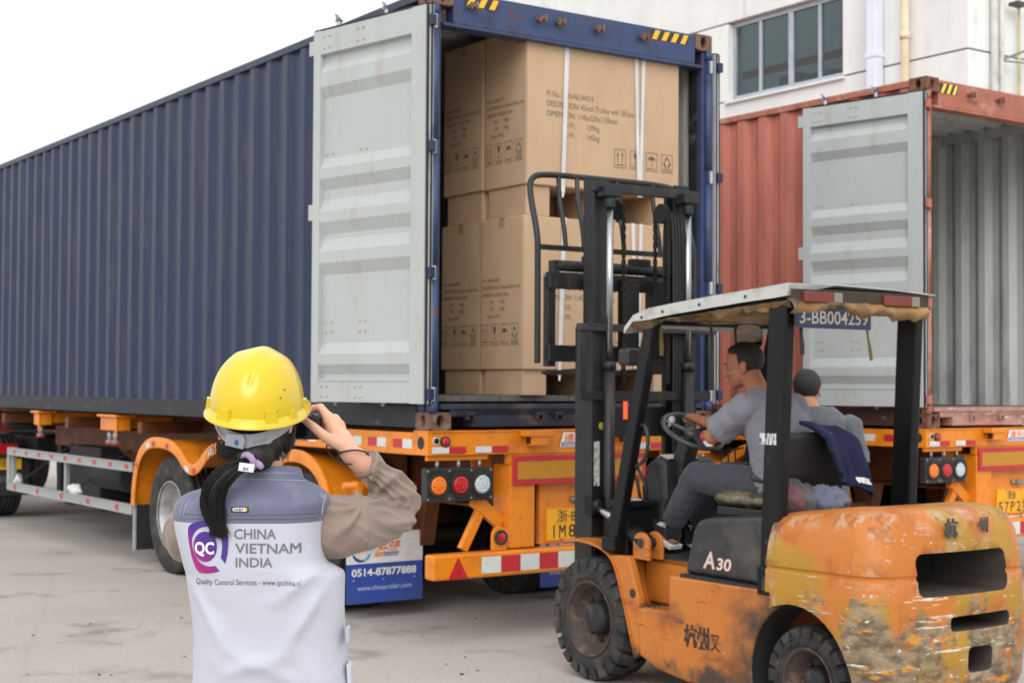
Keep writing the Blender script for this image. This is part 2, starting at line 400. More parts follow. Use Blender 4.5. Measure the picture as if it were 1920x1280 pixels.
w.box(WX + .02, WX + .27, WY0 - .01, WY1 + .01, .01, 5.70); w.box(WX + .02, WX + .27, WY0 - .01, WY1 + .01, 6.90, 12.38)
w.box(WX + .27, 21.98, WC + .02, WC + .26, .01, 12.38)
w.build('wall_core', jointm, bld)
for x0, x1 in ((WX - .1, WX + .5), (WX + 2.6, 22)): MB().box(x0, x1, WC - .1, 14.6, 12.402, 12.6).build('roof', wallm, bld)  # unseen roof, with a made-up gap that lets daylight into the room
room = MB(); room.box(WX + 4, WX + 4.1, 3.6, 14, 3.5, 9); room.box(WX + .3, WX + 4, 14, 14.1, 3.5, 9); room.box(WX + .3, WX + 4, 3.6, 14, 3.4, 3.5); room.box(WX + .3, WX + 4, 3.55, 3.65, 3.5, 9)
room.build('room_lining', mat('dim grey room paint', srgb(190,200,202), .8), bld)
rb = MB(); rb.box(WX + .9, WX + 1.02, 3.7, 13.9, 6.30, 6.38); rb.build('crane_beam', mat('red crane beam paint', srgb(196,70,60), .6), bld)
rk = MB()
for k in range(7): rk.box(WX + .5, WX + .9, 4.6 + k * .62, 4.6 + k * .62 + random.uniform(.2,.5), 3.5, 5.9 + random.uniform(-.1,.22))
rk.build('shelving', mat('grey racks', srgb(84,92,98), .7), bld)
frm = mat('grey aluminium window frame', srgb(176,182,192), .4, metal=.3)
win = MB(); fx0, fx1 = WX + .09, WX + .15; fw = .055
win.box(fx0, fx1, WY0, WY0 + fw, 5.742, 6.862); win.box(fx0, fx1, WY1 - fw, WY1, 5.742, 6.862)
win.box(fx0, fx1, WY0 + fw, WY1 - fw, 5.742, 5.742 + .075); win.box(fx0, fx1, WY0 + fw, WY1 - fw, 6.862 - .06, 6.862)
mul = [5.721, 6.253, 6.841]
for i, y in enumerate(mul):
    hw = .045 if i == 1 else .026
    win.box(fx0 - .004, fx1, y - hw, y + hw, 5.817, 6.802)
wf = win.build('window', frm, bld, bevel=.004)
glass, nt, b, L = nodes_of('window glass')
b.inputs['Base Color'].default_value = srgb(150,166,168); b.inputs['Roughness'].default_value = .05; b.inputs['Transmission Weight'].default_value = .9; b.inputs['IOR'].default_value = 1.3
ys = [WY0 + fw] + mul + [WY1 - fw]
for i in range(4):
    p = MB().box(WX + .115, WX + .12, ys[i] + .02, ys[i + 1] - .02, 5.80, 6.82); p.build('pane', glass, wf)
MB().box(WX - .05, WX + .09, WY0 - .04, WY1 + .04, 5.70, 5.735).build('window_sill', wallm, bld, bevel=.005)
pipem = mat('bluish white downpipe', srgb(222,228,240), .5, var=.03)
pp = MB(); pp.box(WX - .16, WX - .012, 4.535, 4.69, .02, 12.3); pp.build('square_downpipe', pipem, bld, bevel=.01)
MB().box(WX - .17, WX - .003, 4.525, 4.70, 5.86, 5.92).build('pipe_clamp', pipem, bld)
pc = mat('cream drain pipe with brown streaks', srgb(232,226,208), .5, dirt=(srgb(204,170,122), .45, 2.0, (1,1,.35), .5))
MB().cyl((WX - .09, 4.12, .02), (WX - .09, 4.12, 12.3), .055, 18).build('round_drain_pipe', pc, bld)
MB().cyl((WX - .09, 4.12, 6.0), (WX - .09, 4.12, 6.09), .066, 18).build('pipe_collar', pc, bld)
for x, r, c in ((9.92, .045, (204,203,198)), (10.05, .03, (212,211,206)), (10.39, .018, (206,190,150))):
    MB().cyl((x, WC - .06, .02), (x, WC - .06, 12.3), r, 12).build('conduit_pipe', mat('conduit', srgb(*c), .6, dirt=(srgb(170,164,150), .3, 3)), bld)
bk = mat('weathered steel bracket', srgb(140,138,128), .6)
k = MB(); k.beam((10.05, WC - .06, 5.66), (10.3, WC - .8, 5.86), .025, .025); k.beam((10.3, WC - .8, 5.86), (11.4, WC - .8, 5.86), .025, .025); k.beam((10.05, WC - .02, 5.66), (10.9, WC - .5, 5.6), .018, .018); k.beam((10.39, WC - .05, 5.72), (11.5, WC - .6, 5.72), .02, .02)
k.build('wall_bracket', bk, bld)
k = MB(); k.box(10.16, 10.36, WC - .22, WC - .08, 6.33, 6.37); k.beam((10.3, WC - .1, 6.35), (10.9, WC - .3, 6.45), .02, .02); k.build('lamp_bracket', mat('dark bracket', srgb(70,72,68), .6), bld)
# ---------------------------------------------------------------- shipping containers
CW, CL, CHH = 2.438, 12.192, 2.896
def wave(y, pitch, depth, flat=.27, slope=.23):
    t = (y / pitch) % 1.0
    if t < flat: return 0.0
    if t < flat + slope: return depth * (t - flat) / slope
    if t < 2 * flat + slope - (2 * flat + 2 * slope - 1): return depth
    return depth * max(0, (1 - t) / slope)
def wave_pts(y0, y1, pitch, depth, phase=0, flat=.27):
    slope = .5 - flat; out = []; k = math.floor((y0 - phase) / pitch) - 1
    while True:
        b = phase + k * pitch
        for f, d in ((0, 0), (flat, 0), (flat + slope, depth), (flat + slope + flat, depth)):
            y = b + f * pitch
            if y0 <= y <= y1: out.append((y, d))
        if b > y1: break
        k += 1
    return out
def wall_sheet(x, sgn, y0, y1, z0, z1, pitch, phase, skin, lining, parent):
    mb = MB(); P = wave_pts(y0, y1, pitch, .036, phase)
    for off, mi in ((0, 0), (.003, 1)):
        vs_ = []
        for y, d in P: vs_ += [(x + sgn * (d + off), y, z0), (x + sgn * (d + off), y, z1)]
        n = len(P); mb.add(vs_, [(2*i, 2*i+2, 2*i+3, 2*i+1) for i in range(n - 1)], mi)
    # sloped closing tongues at the top and foot of every inward pan
    return mb.build('side_panel', [skin, lining], parent, fix=False)

def plate_hole(mb, c, u, v, w, h, rw, rh, depth, n, m=0, md=1):
    """face with an oblong hole and its inner wall; depth along n"""
    c, u, v, n = Vector(c), Vector(u), Vector(v), Vector(n); K = 24; O = []; I = []
    for k in range(K):
        a = 2 * pi * k / K; ca, sa = cos(a), sin(a)
        q = 1 / max(abs(ca) / (w / 2), abs(sa) / (h / 2)); O.append(c + u * (ca * q) + v * (sa * q))
        I.append(c + u * (rw * ca) + v * (rh * sa))
    D = [p + n * depth for p in I]
    mb.add(O + I, [(k, (k+1) % K, K + (k+1) % K, K + k) for k in range(K)], m)
    mb.add(I + D, [(k, (k+1) % K, K + (k+1) % K, K + k) for k in range(K)], m)
    return mb
def casting(parent, mt, x, y, z, sx, sy, through=False):
    """162 x 178 x 118 mm block with oblong holes; x,y,z its outer lower/upper corner, sx/sy point inwards"""
    mb = MB(); a, b_, h = .162, .178, .118
    plate_hole(mb, (x + sx * a / 2, y, z + h / 2), (sx,0,0), (0,0,1), a, h, .026, .041, .05 if not through else .17, (0, sy, 0))
    plate_hole(mb, (x, y + sy * b_ / 2, z + h / 2), (0,sy,0), (0,0,1), b_, h, .03, .041, .05, (sx, 0, 0))
    X = sorted((x, x + sx * a)); Y = sorted((y, y + sy * b_))
    mb.add([(X[0],Y[0],z),(X[1],Y[0],z),(X[1],Y[1],z),(X[0],Y[1],z),(X[0],Y[0],z+h),(X[1],Y[0],z+h),(X[1],Y[1],z+h),(X[0],Y[1],z+h)], [(0,3,2,1),(4,5,6,7)])
    xi = x + sx * a; yi = y + sy * b_
    mb.add([(xi,y,z),(xi,yi,z),(xi,yi,z+h),(xi,y,z+h)], [(0,1,2,3)])
    if through: plate_hole(mb, (x + sx * a / 2, yi, z + h / 2), (sx,0,0), (0,0,1), a, h, .03, .045, .0, (0,1,0))
    else: mb.add([(x,yi,z),(xi,yi,z),(xi,yi,z+h),(x,yi,z+h)], [(0,1,2,3)])
    if not through: mb.box(min(x + sx*.051, x + sx*.1), max(x + sx*.051, x + sx*.1), min(y + sy*.051, y + sy*.1), max(y + sy*.051, y + sy*.1), z + .01, z + h - .01, 1)
    return mb.build('corner_casting', [mt, M['ink']], parent, bevel=.006)

RIDGE = [(2.593,0),(2.587,.04),(2.535,.04),(2.468,.004),(2.365,.004),(2.290,.04),(1.866,.04),(1.795,.004),(1.722,.004),(1.645,.04),(1.578,.04),(1.492,.004),(1.420,.004),(1.336,.04),(1.300,.04),(1.216,.004),(1.136,.004),(1.054,.04),(.582,.04),(.506,.004),(.433,.004),(.364,.04),(.333,.04),(.327,0)]
def door(parent, hx, hy, phi, sgn, outer, label):
    """leaf hinged at (hx,hy); its inner face looks along -x (sgn=1) when folded back by 270 degrees"""
    LW = 1.155; zb, zt = .172, 2.762
    mb = MB()
    s0, s1 = .135, LW - .075                       # inner limits of the two stiles
    X = lambda a: a * sgn
    # pressed panel (inner face) with its ridges
    vs_ = []
    for z, d in RIDGE: vs_ += [(X(d), s0, z), (X(d), s1, z)]
    mb.add(vs_, [(2*i, 2*i+1, 2*i+3, 2*i+2) for i in range(len(RIDGE) - 1)])
    mb.box(min(X(0), X(.058)), max(X(0), X(.058)), .0, s0, zb, zt); mb.box(min(X(0), X(.058)), max(X(0), X(.058)), s1, LW, zb, zt)
    mb.box(min(X(.001), X(.058)), max(X(.001), X(.058)), s0, s1, 2.593, zt - .004); mb.box(min(X(.001), X(.058)), max(X(.001), X(.058)), s0, s1, zb + .004, .327)
    mb.box(min(X(-.004), X(.0)), max(X(-.004), X(.0)), s0, s1, .318, .330)
    mb.box(min(X(.052), X(.056)), max(X(.052), X(.056)), s0, s1, .32, 2.6, 1)
    # lock tab on the free edge
    mb.box(min(X(.004), X(.03)), max(X(.004), X(.03)), LW, LW + .055, 2.60, 2.70); mb.box(min(X(.004), X(.03)), max(X(.004), X(.03)), LW, LW + .05, 1.44, 1.55)
    d = mb.build('door', [M['doorw'], outer], parent, bevel=.004, label=label)
    d.location = (hx, hy, 0); d.rotation_euler = (0, 0, phi * sgn)
    bo = MB()
    for u in (.20, .26, .62, .68, .98, 1.04):
        for z in (2.635, 2.715) if u > .5 else (): bo.ell((X(-.003), u, z), (.006, .009, .009), 8)
        for z in (.215, .285) if u > .5 else (): bo.ell((X(-.003), u, z), (.006, .009, .009), 8)
        for z in (1.90, .66, .73) if u > .5 else (): bo.ell((X(.036), u, z), (.007, .009, .009), 8)
    b_ = bo.build('bolt_heads', mat('door bolt', srgb(176,170,156), .5, var=.2), d, fix=False); b_['kind'] = 'stuff'
    g_ = MB(); g_.box(min(X(.008), X(.018)), max(X(.008), X(.018)), -.016, -.003, zb, zt); g_.box(min(X(.036), X(.046)), max(X(.036), X(.046)), -.022, -.003, zb, zt)
    g_.box(min(X(.006), X(.05)), max(X(.006), X(.05)), -.003, LW, zt, zt + .012)
    g_.build('gasket', M['rubber'], d)
    g_ = MB(); g_.box(min(X(.022), X(.032)), max(X(.022), X(.032)), -.018, -.003, zb, zt); g_.box(min(X(.05), X(.056)), max(X(.05), X(.056)), -.02, -.003, zb, zt)
    g_.build('gasket_lip', M['gasket'], d)
    for u in (.48, .98):
        r = MB(); r.cyl((X(.085), u, zb - .02), (X(.085), u, zt + .06), .017, 12)
        for z in (.3, .9, 1.6, 2.3, 2.7): r.box(min(X(.058), X(.105)), max(X(.058), X(.105)), u - .05, u + .05, z, z + .05)
        r.beam((X(.1), u, 1.0), (X(.1), u - .42, 1.0), .025, .012)
        z = zt + .06
        r.prism([(-.012,0),(.012,0),(.01,.03),(.028,.06),(.046,.066),(.03,.04),(.024,.026),(.04,.016),(.03,.004)], (X(.075), u, z), (0,1,0), (0,0,1), (X(.022),0,0))
        r.build('locking_rod', M['steel'], d, bevel=.002)
    for z in HZ:
        h = MB(); h.box(min(X(.006), X(.05)), max(X(.006), X(.05)), -.055, -.023, z - .035, z + .035); h.build('hinge_blade', outer, d, bevel=.004)
    return d
HZ = (2.66, 1.84, 1.02, .235)

def stripes(parent, x0, x1, z0, z1, y, n, yel):
    mb = MB(); mb.add([(x0,y,z0),(x1,y,z0),(x1,y,z1),(x0,y,z1)], [(0,1,2,3)], 1)
    p = (x1 - x0) / n; h = z1 - z0; sl = h * .55
    for k in range(n):
        a = x0 + k * p + .012
        mb.add([(a,y-.002,z0),(a+p*.5,y-.002,z0),(min(a+p*.5+sl,x1),y-.002,z1),(min(a+sl,x1),y-.002,z1)], [(0,1,2,3)], 0)
    return mb.build('hazard_tape', [yel, M['hazk']], parent, fix=False)

def container(label, loc, yaw, skin, frame, rail, sill, cast, pitch, phase, red=False, phis=(11.3, 4), fz=.17):
    t = thing('shipping_container', label, 'container', loc, yaw, None)
    wall_sheet(.012, 1, .19, CL - .17, .155, CHH - .055, pitch, phase, skin, M['inner'], t)
    wall_sheet(CW - .012, -1, .19, CL - .17, .155, CHH - .055, pitch, phase + .05, skin, M['inner'], t)
    # shaded tongues: pans close against the rails with a short chamfer
    mb = MB()
    for y, d in wave_pts(.19, CL - .5, pitch, .036, phase):
        pass
    for x0, x1 in ((.0, .06), (CW - .06, CW)):
        r = MB(); r.box(x0, x1, .178, CL - .178, CHH - .066, CHH - .008); r.build('top_rail', frame if red else skin, t, bevel=.006)
        r = MB(); r.box(x0 + .001, x1 - .001, .178, CL - .178, .012, .16)
        for k in range(0): pass
        r.build('bottom_rail', rail, t, bevel=.008)
    for x0, x1 in ((.052, .085), (CW - .085, CW - .052)): MB().box(x0, x1, .33, CL - .13, CHH - .13, CHH - .03).build('inner_rail', M['inner'], t)
    # roof and floor
    P = wave_pts(.1, CL - .1, .209, .028, 0, .14); mb = MB()
    for off, mi in ((0, 0), (-.003, 1)):
        vs_ = []
        for y, d in P: vs_ += [(.055, y, CHH - .04 + d + off), (CW - .055, y, CHH - .04 + d + off)]
        mb.add(vs_, [(2*i, 2*i+1, 2*i+3, 2*i+2) for i in range(len(P) - 1)], mi)
    mb.build('roof_panel', [skin, M['inner']], t, fix=False)
    nb = 8; bw = (CW - .1) / nb
    fl = [MB().box(.05 + k * bw + .002, .05 + (k + 1) * bw - .002, .02 if red else .13, CL - .1, fz - .04, fz).build('floor_board', M['plyfloor'], t) for k in range(1)]
    for k in range(1, nb): again(fl[0], t, (k * bw, 0, 0))
    MB().box(.06, CW - .06, CL - .12, CL - .05, .15, CHH - .05).build('end_panel', M['inner'], t)
    cr = MB()
    for k in range(36): cr.box(.06, CW - .06, .3 + k * .33, .36 + k * .33, .02, .13)
    o = cr.build('floor_crossmember', M['dark'], t); o['kind'] = 'stuff'
    # rear frame
    for s in (0, 1):
        X = (lambda a: a) if s == 0 else (lambda a: CW - a)
        b = lambda m_, a0, a1, *r: m_.box(min(X(a0), X(a1)), max(X(a0), X(a1)), *r)
        p = MB(); b(p, .012, .08, .02, .075, .118, CHH - .118); b(p, .012, .055, .10, .19, .118, CHH - .118)
        p.build('corner_post', frame, t, bevel=.008)
        p = MB(); b(p, .0551, .082, .0755, .17, .17, CHH - .07); p.build('post_channel', rail if not red else frame, t, bevel=.004)  # on the blue container the darker rail paint puts shade into this inner face
        tb = MB()
        zs = [.118] + sorted([z + d for z in HZ for d in (-.05, .05)]) + [CHH - .118]
        for i in range(0, len(zs), 2): tb.cyl((X(.028), .008, zs[i]), (X(.028), .008, zs[i + 1]), .027, 14)
        tb.build('hinge_tube', frame, t)
        for z in HZ:
            lg = MB(); b(lg, .004, .03, -.018, .03, z - .047, z + .047); lg.build('hinge_lug', M['castred'] if red else M['gasket'], t, bevel=.004)
            lg = MB(); b(lg, .031, .05, -.016, .03, z - .047, z + .047); lg.build('hinge_plate', frame, t, bevel=.003)
        for z in (0, CHH - .118):
            casting(t, cast, X(0), 0, z, 1 if s == 0 else -1, 1, through=(s == 1 and z > 1))
            casting(t, cast, X(0), CL, z, 1 if s == 0 else -1, -1)
    h = MB(); h.box(.163, CW - .163, .004, .10, 2.668, CHH - .014); h.box(.085, CW - .085, .0, .12, 2.645, 2.667); h.box(.163, CW - .163, .03, .16, CHH - .013, CHH - .004)
    h.build('door_header', frame, t, bevel=.006)
    sm = MB(); sm.box(.33, CW - .33, .003, .12, .02, .135); sm.box(.163, CW - .163, .003, .12, .09, .134); sm.box(.085, CW - .085, -.004, .14, .136, .172)
    sm.build('door_sill', sill, t, bevel=.005)
    for x in ((.30, .86, 1.02, 1.36, 1.77) if not red else (.56, .95, 1.5, 1.9)):
        k = MB(); z = 2.795
        k.box(x - .03, x + .03, -.03, .0035, z - .012, z + .012); k.box(x - .03, x - .012, -.05, -.03, z - .03, z + .022); k.box(x + .014, x + .03, -.05, -.03, z - .022, z + .03); k.ell((x, -.03, z), (.016,.02,.016), 8)
        k.build('lock_keeper', M['casting'] if not red else M['castred'], t, bevel=.003)
        k = MB(); z = .10
        k.box(x - .035, x + .035, -.035, .0025, z - .005, z + .018); k.box(x - .03, x - .015, -.035, .0025, z - .032, z - .005); k.box(x + .018, x + .03, -.035, .0025, z - .032, z - .005)
        k.build('lock_keeper', sill, t, bevel=.003)
    if red: stripes(t, .172, .40, 2.778, 2.858, .002, 3, mat('pale hazard yellow', srgb(244,212,84), .5, dirt=(srgb(250,240,170), .25, 12)))
    else:
        stripes(t, 1.845, 2.205, 2.80, 2.866, .002, 4, M['hazy']); stripes(t, .25, .52, 2.80, 2.866, .002, 3, M['hazy'])
    door(t, -.052, .0, radians(phis[0]), 1, skin, 'ridged pale door leaf folded back against the side')
    door(t, CW + .075, .0, radians(phis[1]), -1, skin, 'door leaf folded back along the far side, seen edge-on')
    return t

blue = container('dark blue corrugated container with open pale doors, loaded with brown cartons', (BX, BY, 1.391), BYAW, M['blue'], M['blueframe'], M['bluerail'], M['bluesill'], M['casting'], .297, .06, fz=.228)
REDP = (3.3943, 12.2063); RYAW = .6225
redc = container('rusty red corrugated container with open doors, empty inside', (*REDP, 1.3535), RYAW, M['red'], M['redframe'], M['redrail'], M['redsill'], M['castred'], .276, .20, red=True, phis=(9.5, 4))
# ---------------------------------------------------------------- skeletal trailers
def disc(mb, c, n, r, m=0, k=24, dome=0.0):
    c, n = Vector(c), Vector(n).normalized()
    prof = [(0, r), (dome * .6 if dome else .002, r * .8), (dome if dome else .0025, .0001)]
    return mb.lathe(prof, c, n, k, m, sm=True)

def tyre_prof(R, w, rim, tread=True):
    """half outline from inner bead round the tread to outer bead: (axial, radius)"""
    p = [(-w*.42, rim), (-w*.5, rim + (R-rim)*.35), (-w*.5, rim + (R-rim)*.62), (-w*.46, R - .03), (-w*.41, R - .006), (-w*.38, R)]
    q = []
    for g in (-.2, 0, .2) if tread else (): q += [(w*(g)-.008, R), (w*g-.005, R-.014), (w*g+.005, R-.014), (w*g+.008, R)]
    r = [(-a, b) for a, b in p[::-1]]
    return p + q + r

def truck_wheel(parent, x, y, R=.52, name='wheel', outer=-1):
    """dual wheel: outer tyre face near x, the pair behind it"""
    w = .27; t = bpy.data.objects.new(name, None); COL.objects.link(t); t.parent = parent; t.location = (x, y, R)
    s = -outer
    ty = MB(); ty.lathe(tyre_prof(R, w, .292), (s * w / 2, 0, 0), (1,0,0), 48, sm=True, close=True); ty.build('tyre', M['rubbertyre'], t)
    ty = MB(); ty.lathe(tyre_prof(R, w, .292), (s * (w * 1.5 + .07), 0, 0), (1,0,0), 40, sm=True, close=True); ty.build('tyre', M['rubbertyre'], t)
    rm = MB()
    rm.lathe([(.012,.292),(.006,.302),(.016,.304),(.03,.288),(.06,.275),(.12,.262),(.17,.245),(.185,.20),(.18,.15),(.176,.11)], (0,0,0), (s,0,0), 40, sm=True, cap=False)
    rm.lathe([(.30,.0001),(.30,.29),(.32,.29)], (0,0,0), (s,0,0), 32)
    for k in range(10):
        a = 2*pi*k/10; rm.cyl((s*.15, cos(a)*.167, sin(a)*.167), (s*.19, cos(a)*.167, sin(a)*.167), .014, 6)
    rm.build('rim', M['rim'], t)
    hb = MB(); hb.lathe([(.19,.115),(.10,.11),(.07,.085),(.062,.0001)], (0,0,0), (s,0,0), 24); hb.build('hub', M['dark'], t, bevel=.004)
    return t

FEND = [(5.24,.56),(5.225,.72),(5.18,.88),(5.10,1.02),(4.96,1.12),(4.78,1.172),(4.50,1.178),(4.26,1.15),(4.10,1.08),(3.98,1.0),(3.86,.966),(3.74,.98),(3.62,1.05),(3.50,1.13),(3.34,1.175),(3.08,1.178),(2.86,1.14),(2.72,1.06),(2.60,.985),(2.49,.962),(2.38,.985),(2.27,1.06),(2.14,1.14),(1.98,1.172),(1.78,1.168),(1.60,1.12),(1.46,1.03),(1.37,.90),(1.32,.76),(1.29,.60)]
def smooth_path(P, it=2):
    P = [Vector(p) for p in P]
    for _ in range(it):
        Q = [P[0]]
        for a, b in zip(P, P[1:]): Q += [a * .75 + b * .25, a * .25 + b * .75]
        P = Q + [P[-1]]
    return P

FBAND = mat('band', srgb(96,88,150), .5); FPALE = mat('pale print', srgb(176,188,214), .5)
def trailer(label, loc, yaw, zs, plate1, plate2, near=True):
    t = thing('container_trailer', label, 'trailer', loc, yaw)
    if zs != 1: t.scale = (1, 1, zs)
    OR, OD = M['orange'], M['orangedirtyshade']
    W2 = CW + .02
    # rear beam with outrigger boxes, main chassis beams
    b = MB(); b.box(-.02, W2, -.005, .17, 1.232, 1.386); b.box(-.022, W2 + .002, -.012, .172, 1.377, 1.389); b.box(-.021, W2 + .001, -.011, .171, 1.230, 1.238)
    b.build('rear_beam', OR, t, bevel=.006)
    for x0, x1 in ((-.018, .045), (CW - .045, CW + .018)):
        b = MB(); b.box(x0, x1, .173, 3.3, 1.228, 1.374); b.build('side_rail', OR, t, bevel=.006)
    for x in (.74, 1.70):
        b = MB(); b.box(x - .07, x + .07, .19, 7.0, 1.335, 1.36); b.box(x - .008, x + .008, .19, 7.0, .86, 1.334); b.box(x - .07, x + .07, .19, 7.0, .84, .859)
        b.prism([(7.0,.84),(7.0,1.36),(11.9,1.36),(11.9,1.2),(8.4,1.2)], (x - .06,0,0), (0,1,0), (0,0,1), (.12,0,0))
        b.build('main_beam', OD, t, bevel=.004)
    for y in (.9, 2.0, 3.3, 4.0, 5.2, 6.0, 7.3, 8.3, 9.6, 10.8, 11.9):
        b = MB(); b.box(.82, 1.62, y, y + .1, 1.12, 1.33)
        if y not in (2.0, 3.3, 4.0): b.box(.05, .73, y, y + .1, 1.22, 1.33); b.box(1.77, CW - .05, y, y + .1, 1.22, 1.33)
        b.build('cross_member', OD, t, bevel=.004)
    # boxed side skirts above the wheels
    for x0, x1 in ((.66, .668), (1.77, 1.778)):
        MB().box(x0, x1, 1.4, 9.6, .96, 1.33).build('beam_web', OD, t)
    # gooseneck brackets with twist locks
    for y, n in ((8.27, 1), (6.0, 2), (4.05, 0)):
        for s in (0, 1):
            X = (lambda a: a) if s == 0 else (lambda a: CW - a)
            if n == 0: continue
            b = MB(); wd = .13 * n
            b.box(min(X(-.01), X(.2)), max(X(-.01), X(.2)), y - wd, y + wd, 1.36, 1.386)
            b.box(min(X(.02), X(.16)), max(X(.02), X(.16)), y - wd + .04, y + wd - .03, 1.23, 1.36); b.box(min(X(.16), X(.66)), max(X(.16), X(.66)), y - .06, y + .06, 1.25, 1.36)
            b.box(min(X(.012), X(.03)), max(X(.012), X(.03)), y - wd + .03, y - wd + .06, 1.17, 1.36)
            b.build('twistlock_bracket', OR, t, bevel=.006)
            for k in range(n):
                yy = y + (k - (n - 1) / 2) * .16 + .03
                c = MB(); c.cyl((X(.08), yy, 1.13), (X(.08), yy, 1.228), .03, 12); c.cyl((X(.08), yy, 1.115), (X(.08), yy, 1.128), .045, 12); c.build('twistlock', M['alu'], t)
                c = MB(); c.box(min(X(.02), X(.06)), max(X(.02), X(.06)), yy - .16, yy - .03, 1.10, 1.114); c.build('lock_handle', M['retred'], t)
    # rear face: hook box, tapes, markers, sticker
    for x in (.76, 1.56):
        b = MB(); b.box(x - .02, x + .12, -.10, -.0125, 1.285, 1.355); b.box(x - .06, x + .16, -.11, -.0125, 1.345, 1.39); b.build('hook_box', OR, t, bevel=.006)
        b = MB(); b.box(x - .0212, x - .02, -.085, -.03, 1.295, 1.345); b.build('hook_opening', M['ink'], t)
    for x, c in ((.012,'retwhite'),(.142,'retred'),(.345,'retwhite'),(.48,'retred'),(1.84,'retred'),(1.71,'retwhite'),(2.17,'retred'),(2.30,'retwhite')):
        MB().box(x, x + .128, -.0145, -.0125, 1.243, 1.285).build('reflective_tape', M[c], t)
    for k in range(7):
        y = .10 + k * .26 if k < 7 else 0
        for dy, c in ((0, 'retwhite'), (.125, 'retred')):
            MB().box(-.0195, -.0185, .19 + k*.34 + dy, .19 + k*.34 + dy + .12, 1.27, 1.33).build('reflective_tape', M[c], t)
            MB().box(CW + .0185, CW + .0195, .19 + k*.34 + dy, .19 + k*.34 + dy + .12, 1.27, 1.33).build('reflective_tape', M[c], t)
    for x in (.112, CW - .112):
        l = MB(); l.lathe([(0,.036),(.014,.036),(.014,.029)], (x, -.0055, 1.318), (0,-1,0), 24); disc(l, (x, -.019, 1.318), (0,-1,0), .029, 1, dome=.01); l.build('marker_lamp', [M['black'], M['lens_r']], t)
    l = MB(); l.lathe([(0,.026),(.006,.026),(.007,.0001)], (.045, -.0055, 1.324), (0,-1,0), 20)
    l.lathe([(.0072,.02),(.0078,.02),(.0078,.015),(.0072,.015)], (.045, -.0055, 1.324), (0,-1,0), 20, 1)
    put_text(l, 'C', (.036,-.0136,1.316), (1,0,0), (0,0,1), h=.016, m=1); l.build('round_badge', [M['retwhite'], M['ink']], t, fix=False)
    l = MB(); l.lathe([(0,.042),(.002,.04),(.003,.0001)], (-.0205, .075, 1.31), (-1,0,0), 24); l.build('beam_opening', M['ink'], t)
    for x in (1.035, ):
        k = MB(); y = -.0138; w_, h_ = .40, .098; z0 = 1.268
        k.add([(x,y,z0),(x+w_,y,z0),(x+w_+.03,y,z0+h_),(x+.03,y,z0+h_)], [(0,1,2,3)], 0)
        k.add([(x+.012,y-.001,z0+.006),(x+w_-.012,y-.001,z0+.006),(x+w_-.004,y-.001,z0+.032),(x+.02,y-.001,z0+.032)], [(0,1,2,3)], 2)
        put_text(k, '通华先锋', (x+.034,y-.0015,z0+.04), (1,0,0), (.18,0,1), h=.044, w=w_-.05, m=1, bold=.02)
        put_text(k, 'TONGHUA PIONEER', (x+.024,y-.0018,z0+.011), (1,0,0), (.1,0,1), h=.014, w=w_-.06, m=0, bold=.02)
        k.build('maker_sticker', [M['white'], M['orangeink'], mat('sticker band', srgb(104,96,150), .5)], t, fix=False)
    # lamp boards
    for s in (0, 1):
        X = (lambda a: a) if s == 0 else (lambda a: CW - a)
        hb = MB(); hb.box(min(X(-.005), X(.47)), max(X(-.005), X(.47)), .02, .05, 1.195, 1.229)
        hb.build('lamp_hanger', OR, t, bevel=.004)
        hb = MB()
        for x in (.07, .235, .40): hb.cyl((X(x), .02, 1.14), (X(x), .02, 1.195), .012, 10)
        hb.build('hanger_bolt', M['steel'], t)
        p = MB(); p.box(min(X(-.03), X(.485)), max(X(-.03), X(.485)), -.01, .055, .93, 1.148); lb = p.build('lamp_board', M['black'], t, bevel=.012, seg=3)
        for x, c, nm in ((.063,'lens_a','indicator_lamp'),(.233,'lens_r','brake_lamp'),(.402,'lens_w','reversing_lamp')):
            l = MB(); o = (X(x), -.0102, 1.036)
            l.lathe([(0,.083),(.012,.081),(.014,.068),(.006,.066)], o, (0,-1,0), 32, 0)
            disc(l, (X(x), -.0165, 1.036), (0,-1,0), .065, 1, 32, dome=.012)
            for ring, n in ((.022,6),(.044,12)):
                for k in range(n):
                    a = 2*pi*k/n; l.ell((X(x)+ring*cos(a), -.024, 1.036+ring*sin(a)), (.008,.006,.008), 8, 1)
            l.build(nm, [M['rubber'], M[c]], lb, fix=False)
        bo = MB()
        for x in (-.015,.148,.318,.47):
            for z in (.948, 1.128): bo.ell((X(x), -.011, z), (.008,.004,.008), 8)
        q = bo.build('bolt_heads', M['steel'], lb, fix=False); q['kind'] = 'stuff'
    # long warning board
    p = MB(); p.box(.645, 1.793, -.022, -.008, 1.02, 1.214); wb = p.build('warning_board', M['retred'], t, bevel=.002)
    MB().box(.68, 1.758, -.0245, -.0222, 1.058, 1.176).build('amber_sheet', mat('amber board sheet', srgb(186,128,20), .45, var=.08, vs_=30), wb)
    MB().box(.62, 1.82, .0, .05, 1.16, 1.231).build('board_rail', OR, t)
    bo = MB()
    for x in (.685,.80,1.1,1.4,1.64,1.752):
        for z in (1.063,1.17): bo.ell((x, -.0255, z), (.006,.003,.006), 8)
    q = bo.build('bolt_heads', M['steel'], wb, fix=False); q['kind'] = 'stuff'
    # posts, plate panel, braces, bumper
    for x0 in (.63, CW - .63 - .205):
        MB().box(x0, x0 + .205, -.004, .20, .60, 1.159).build('rear_post', OR, t, bevel=.008)
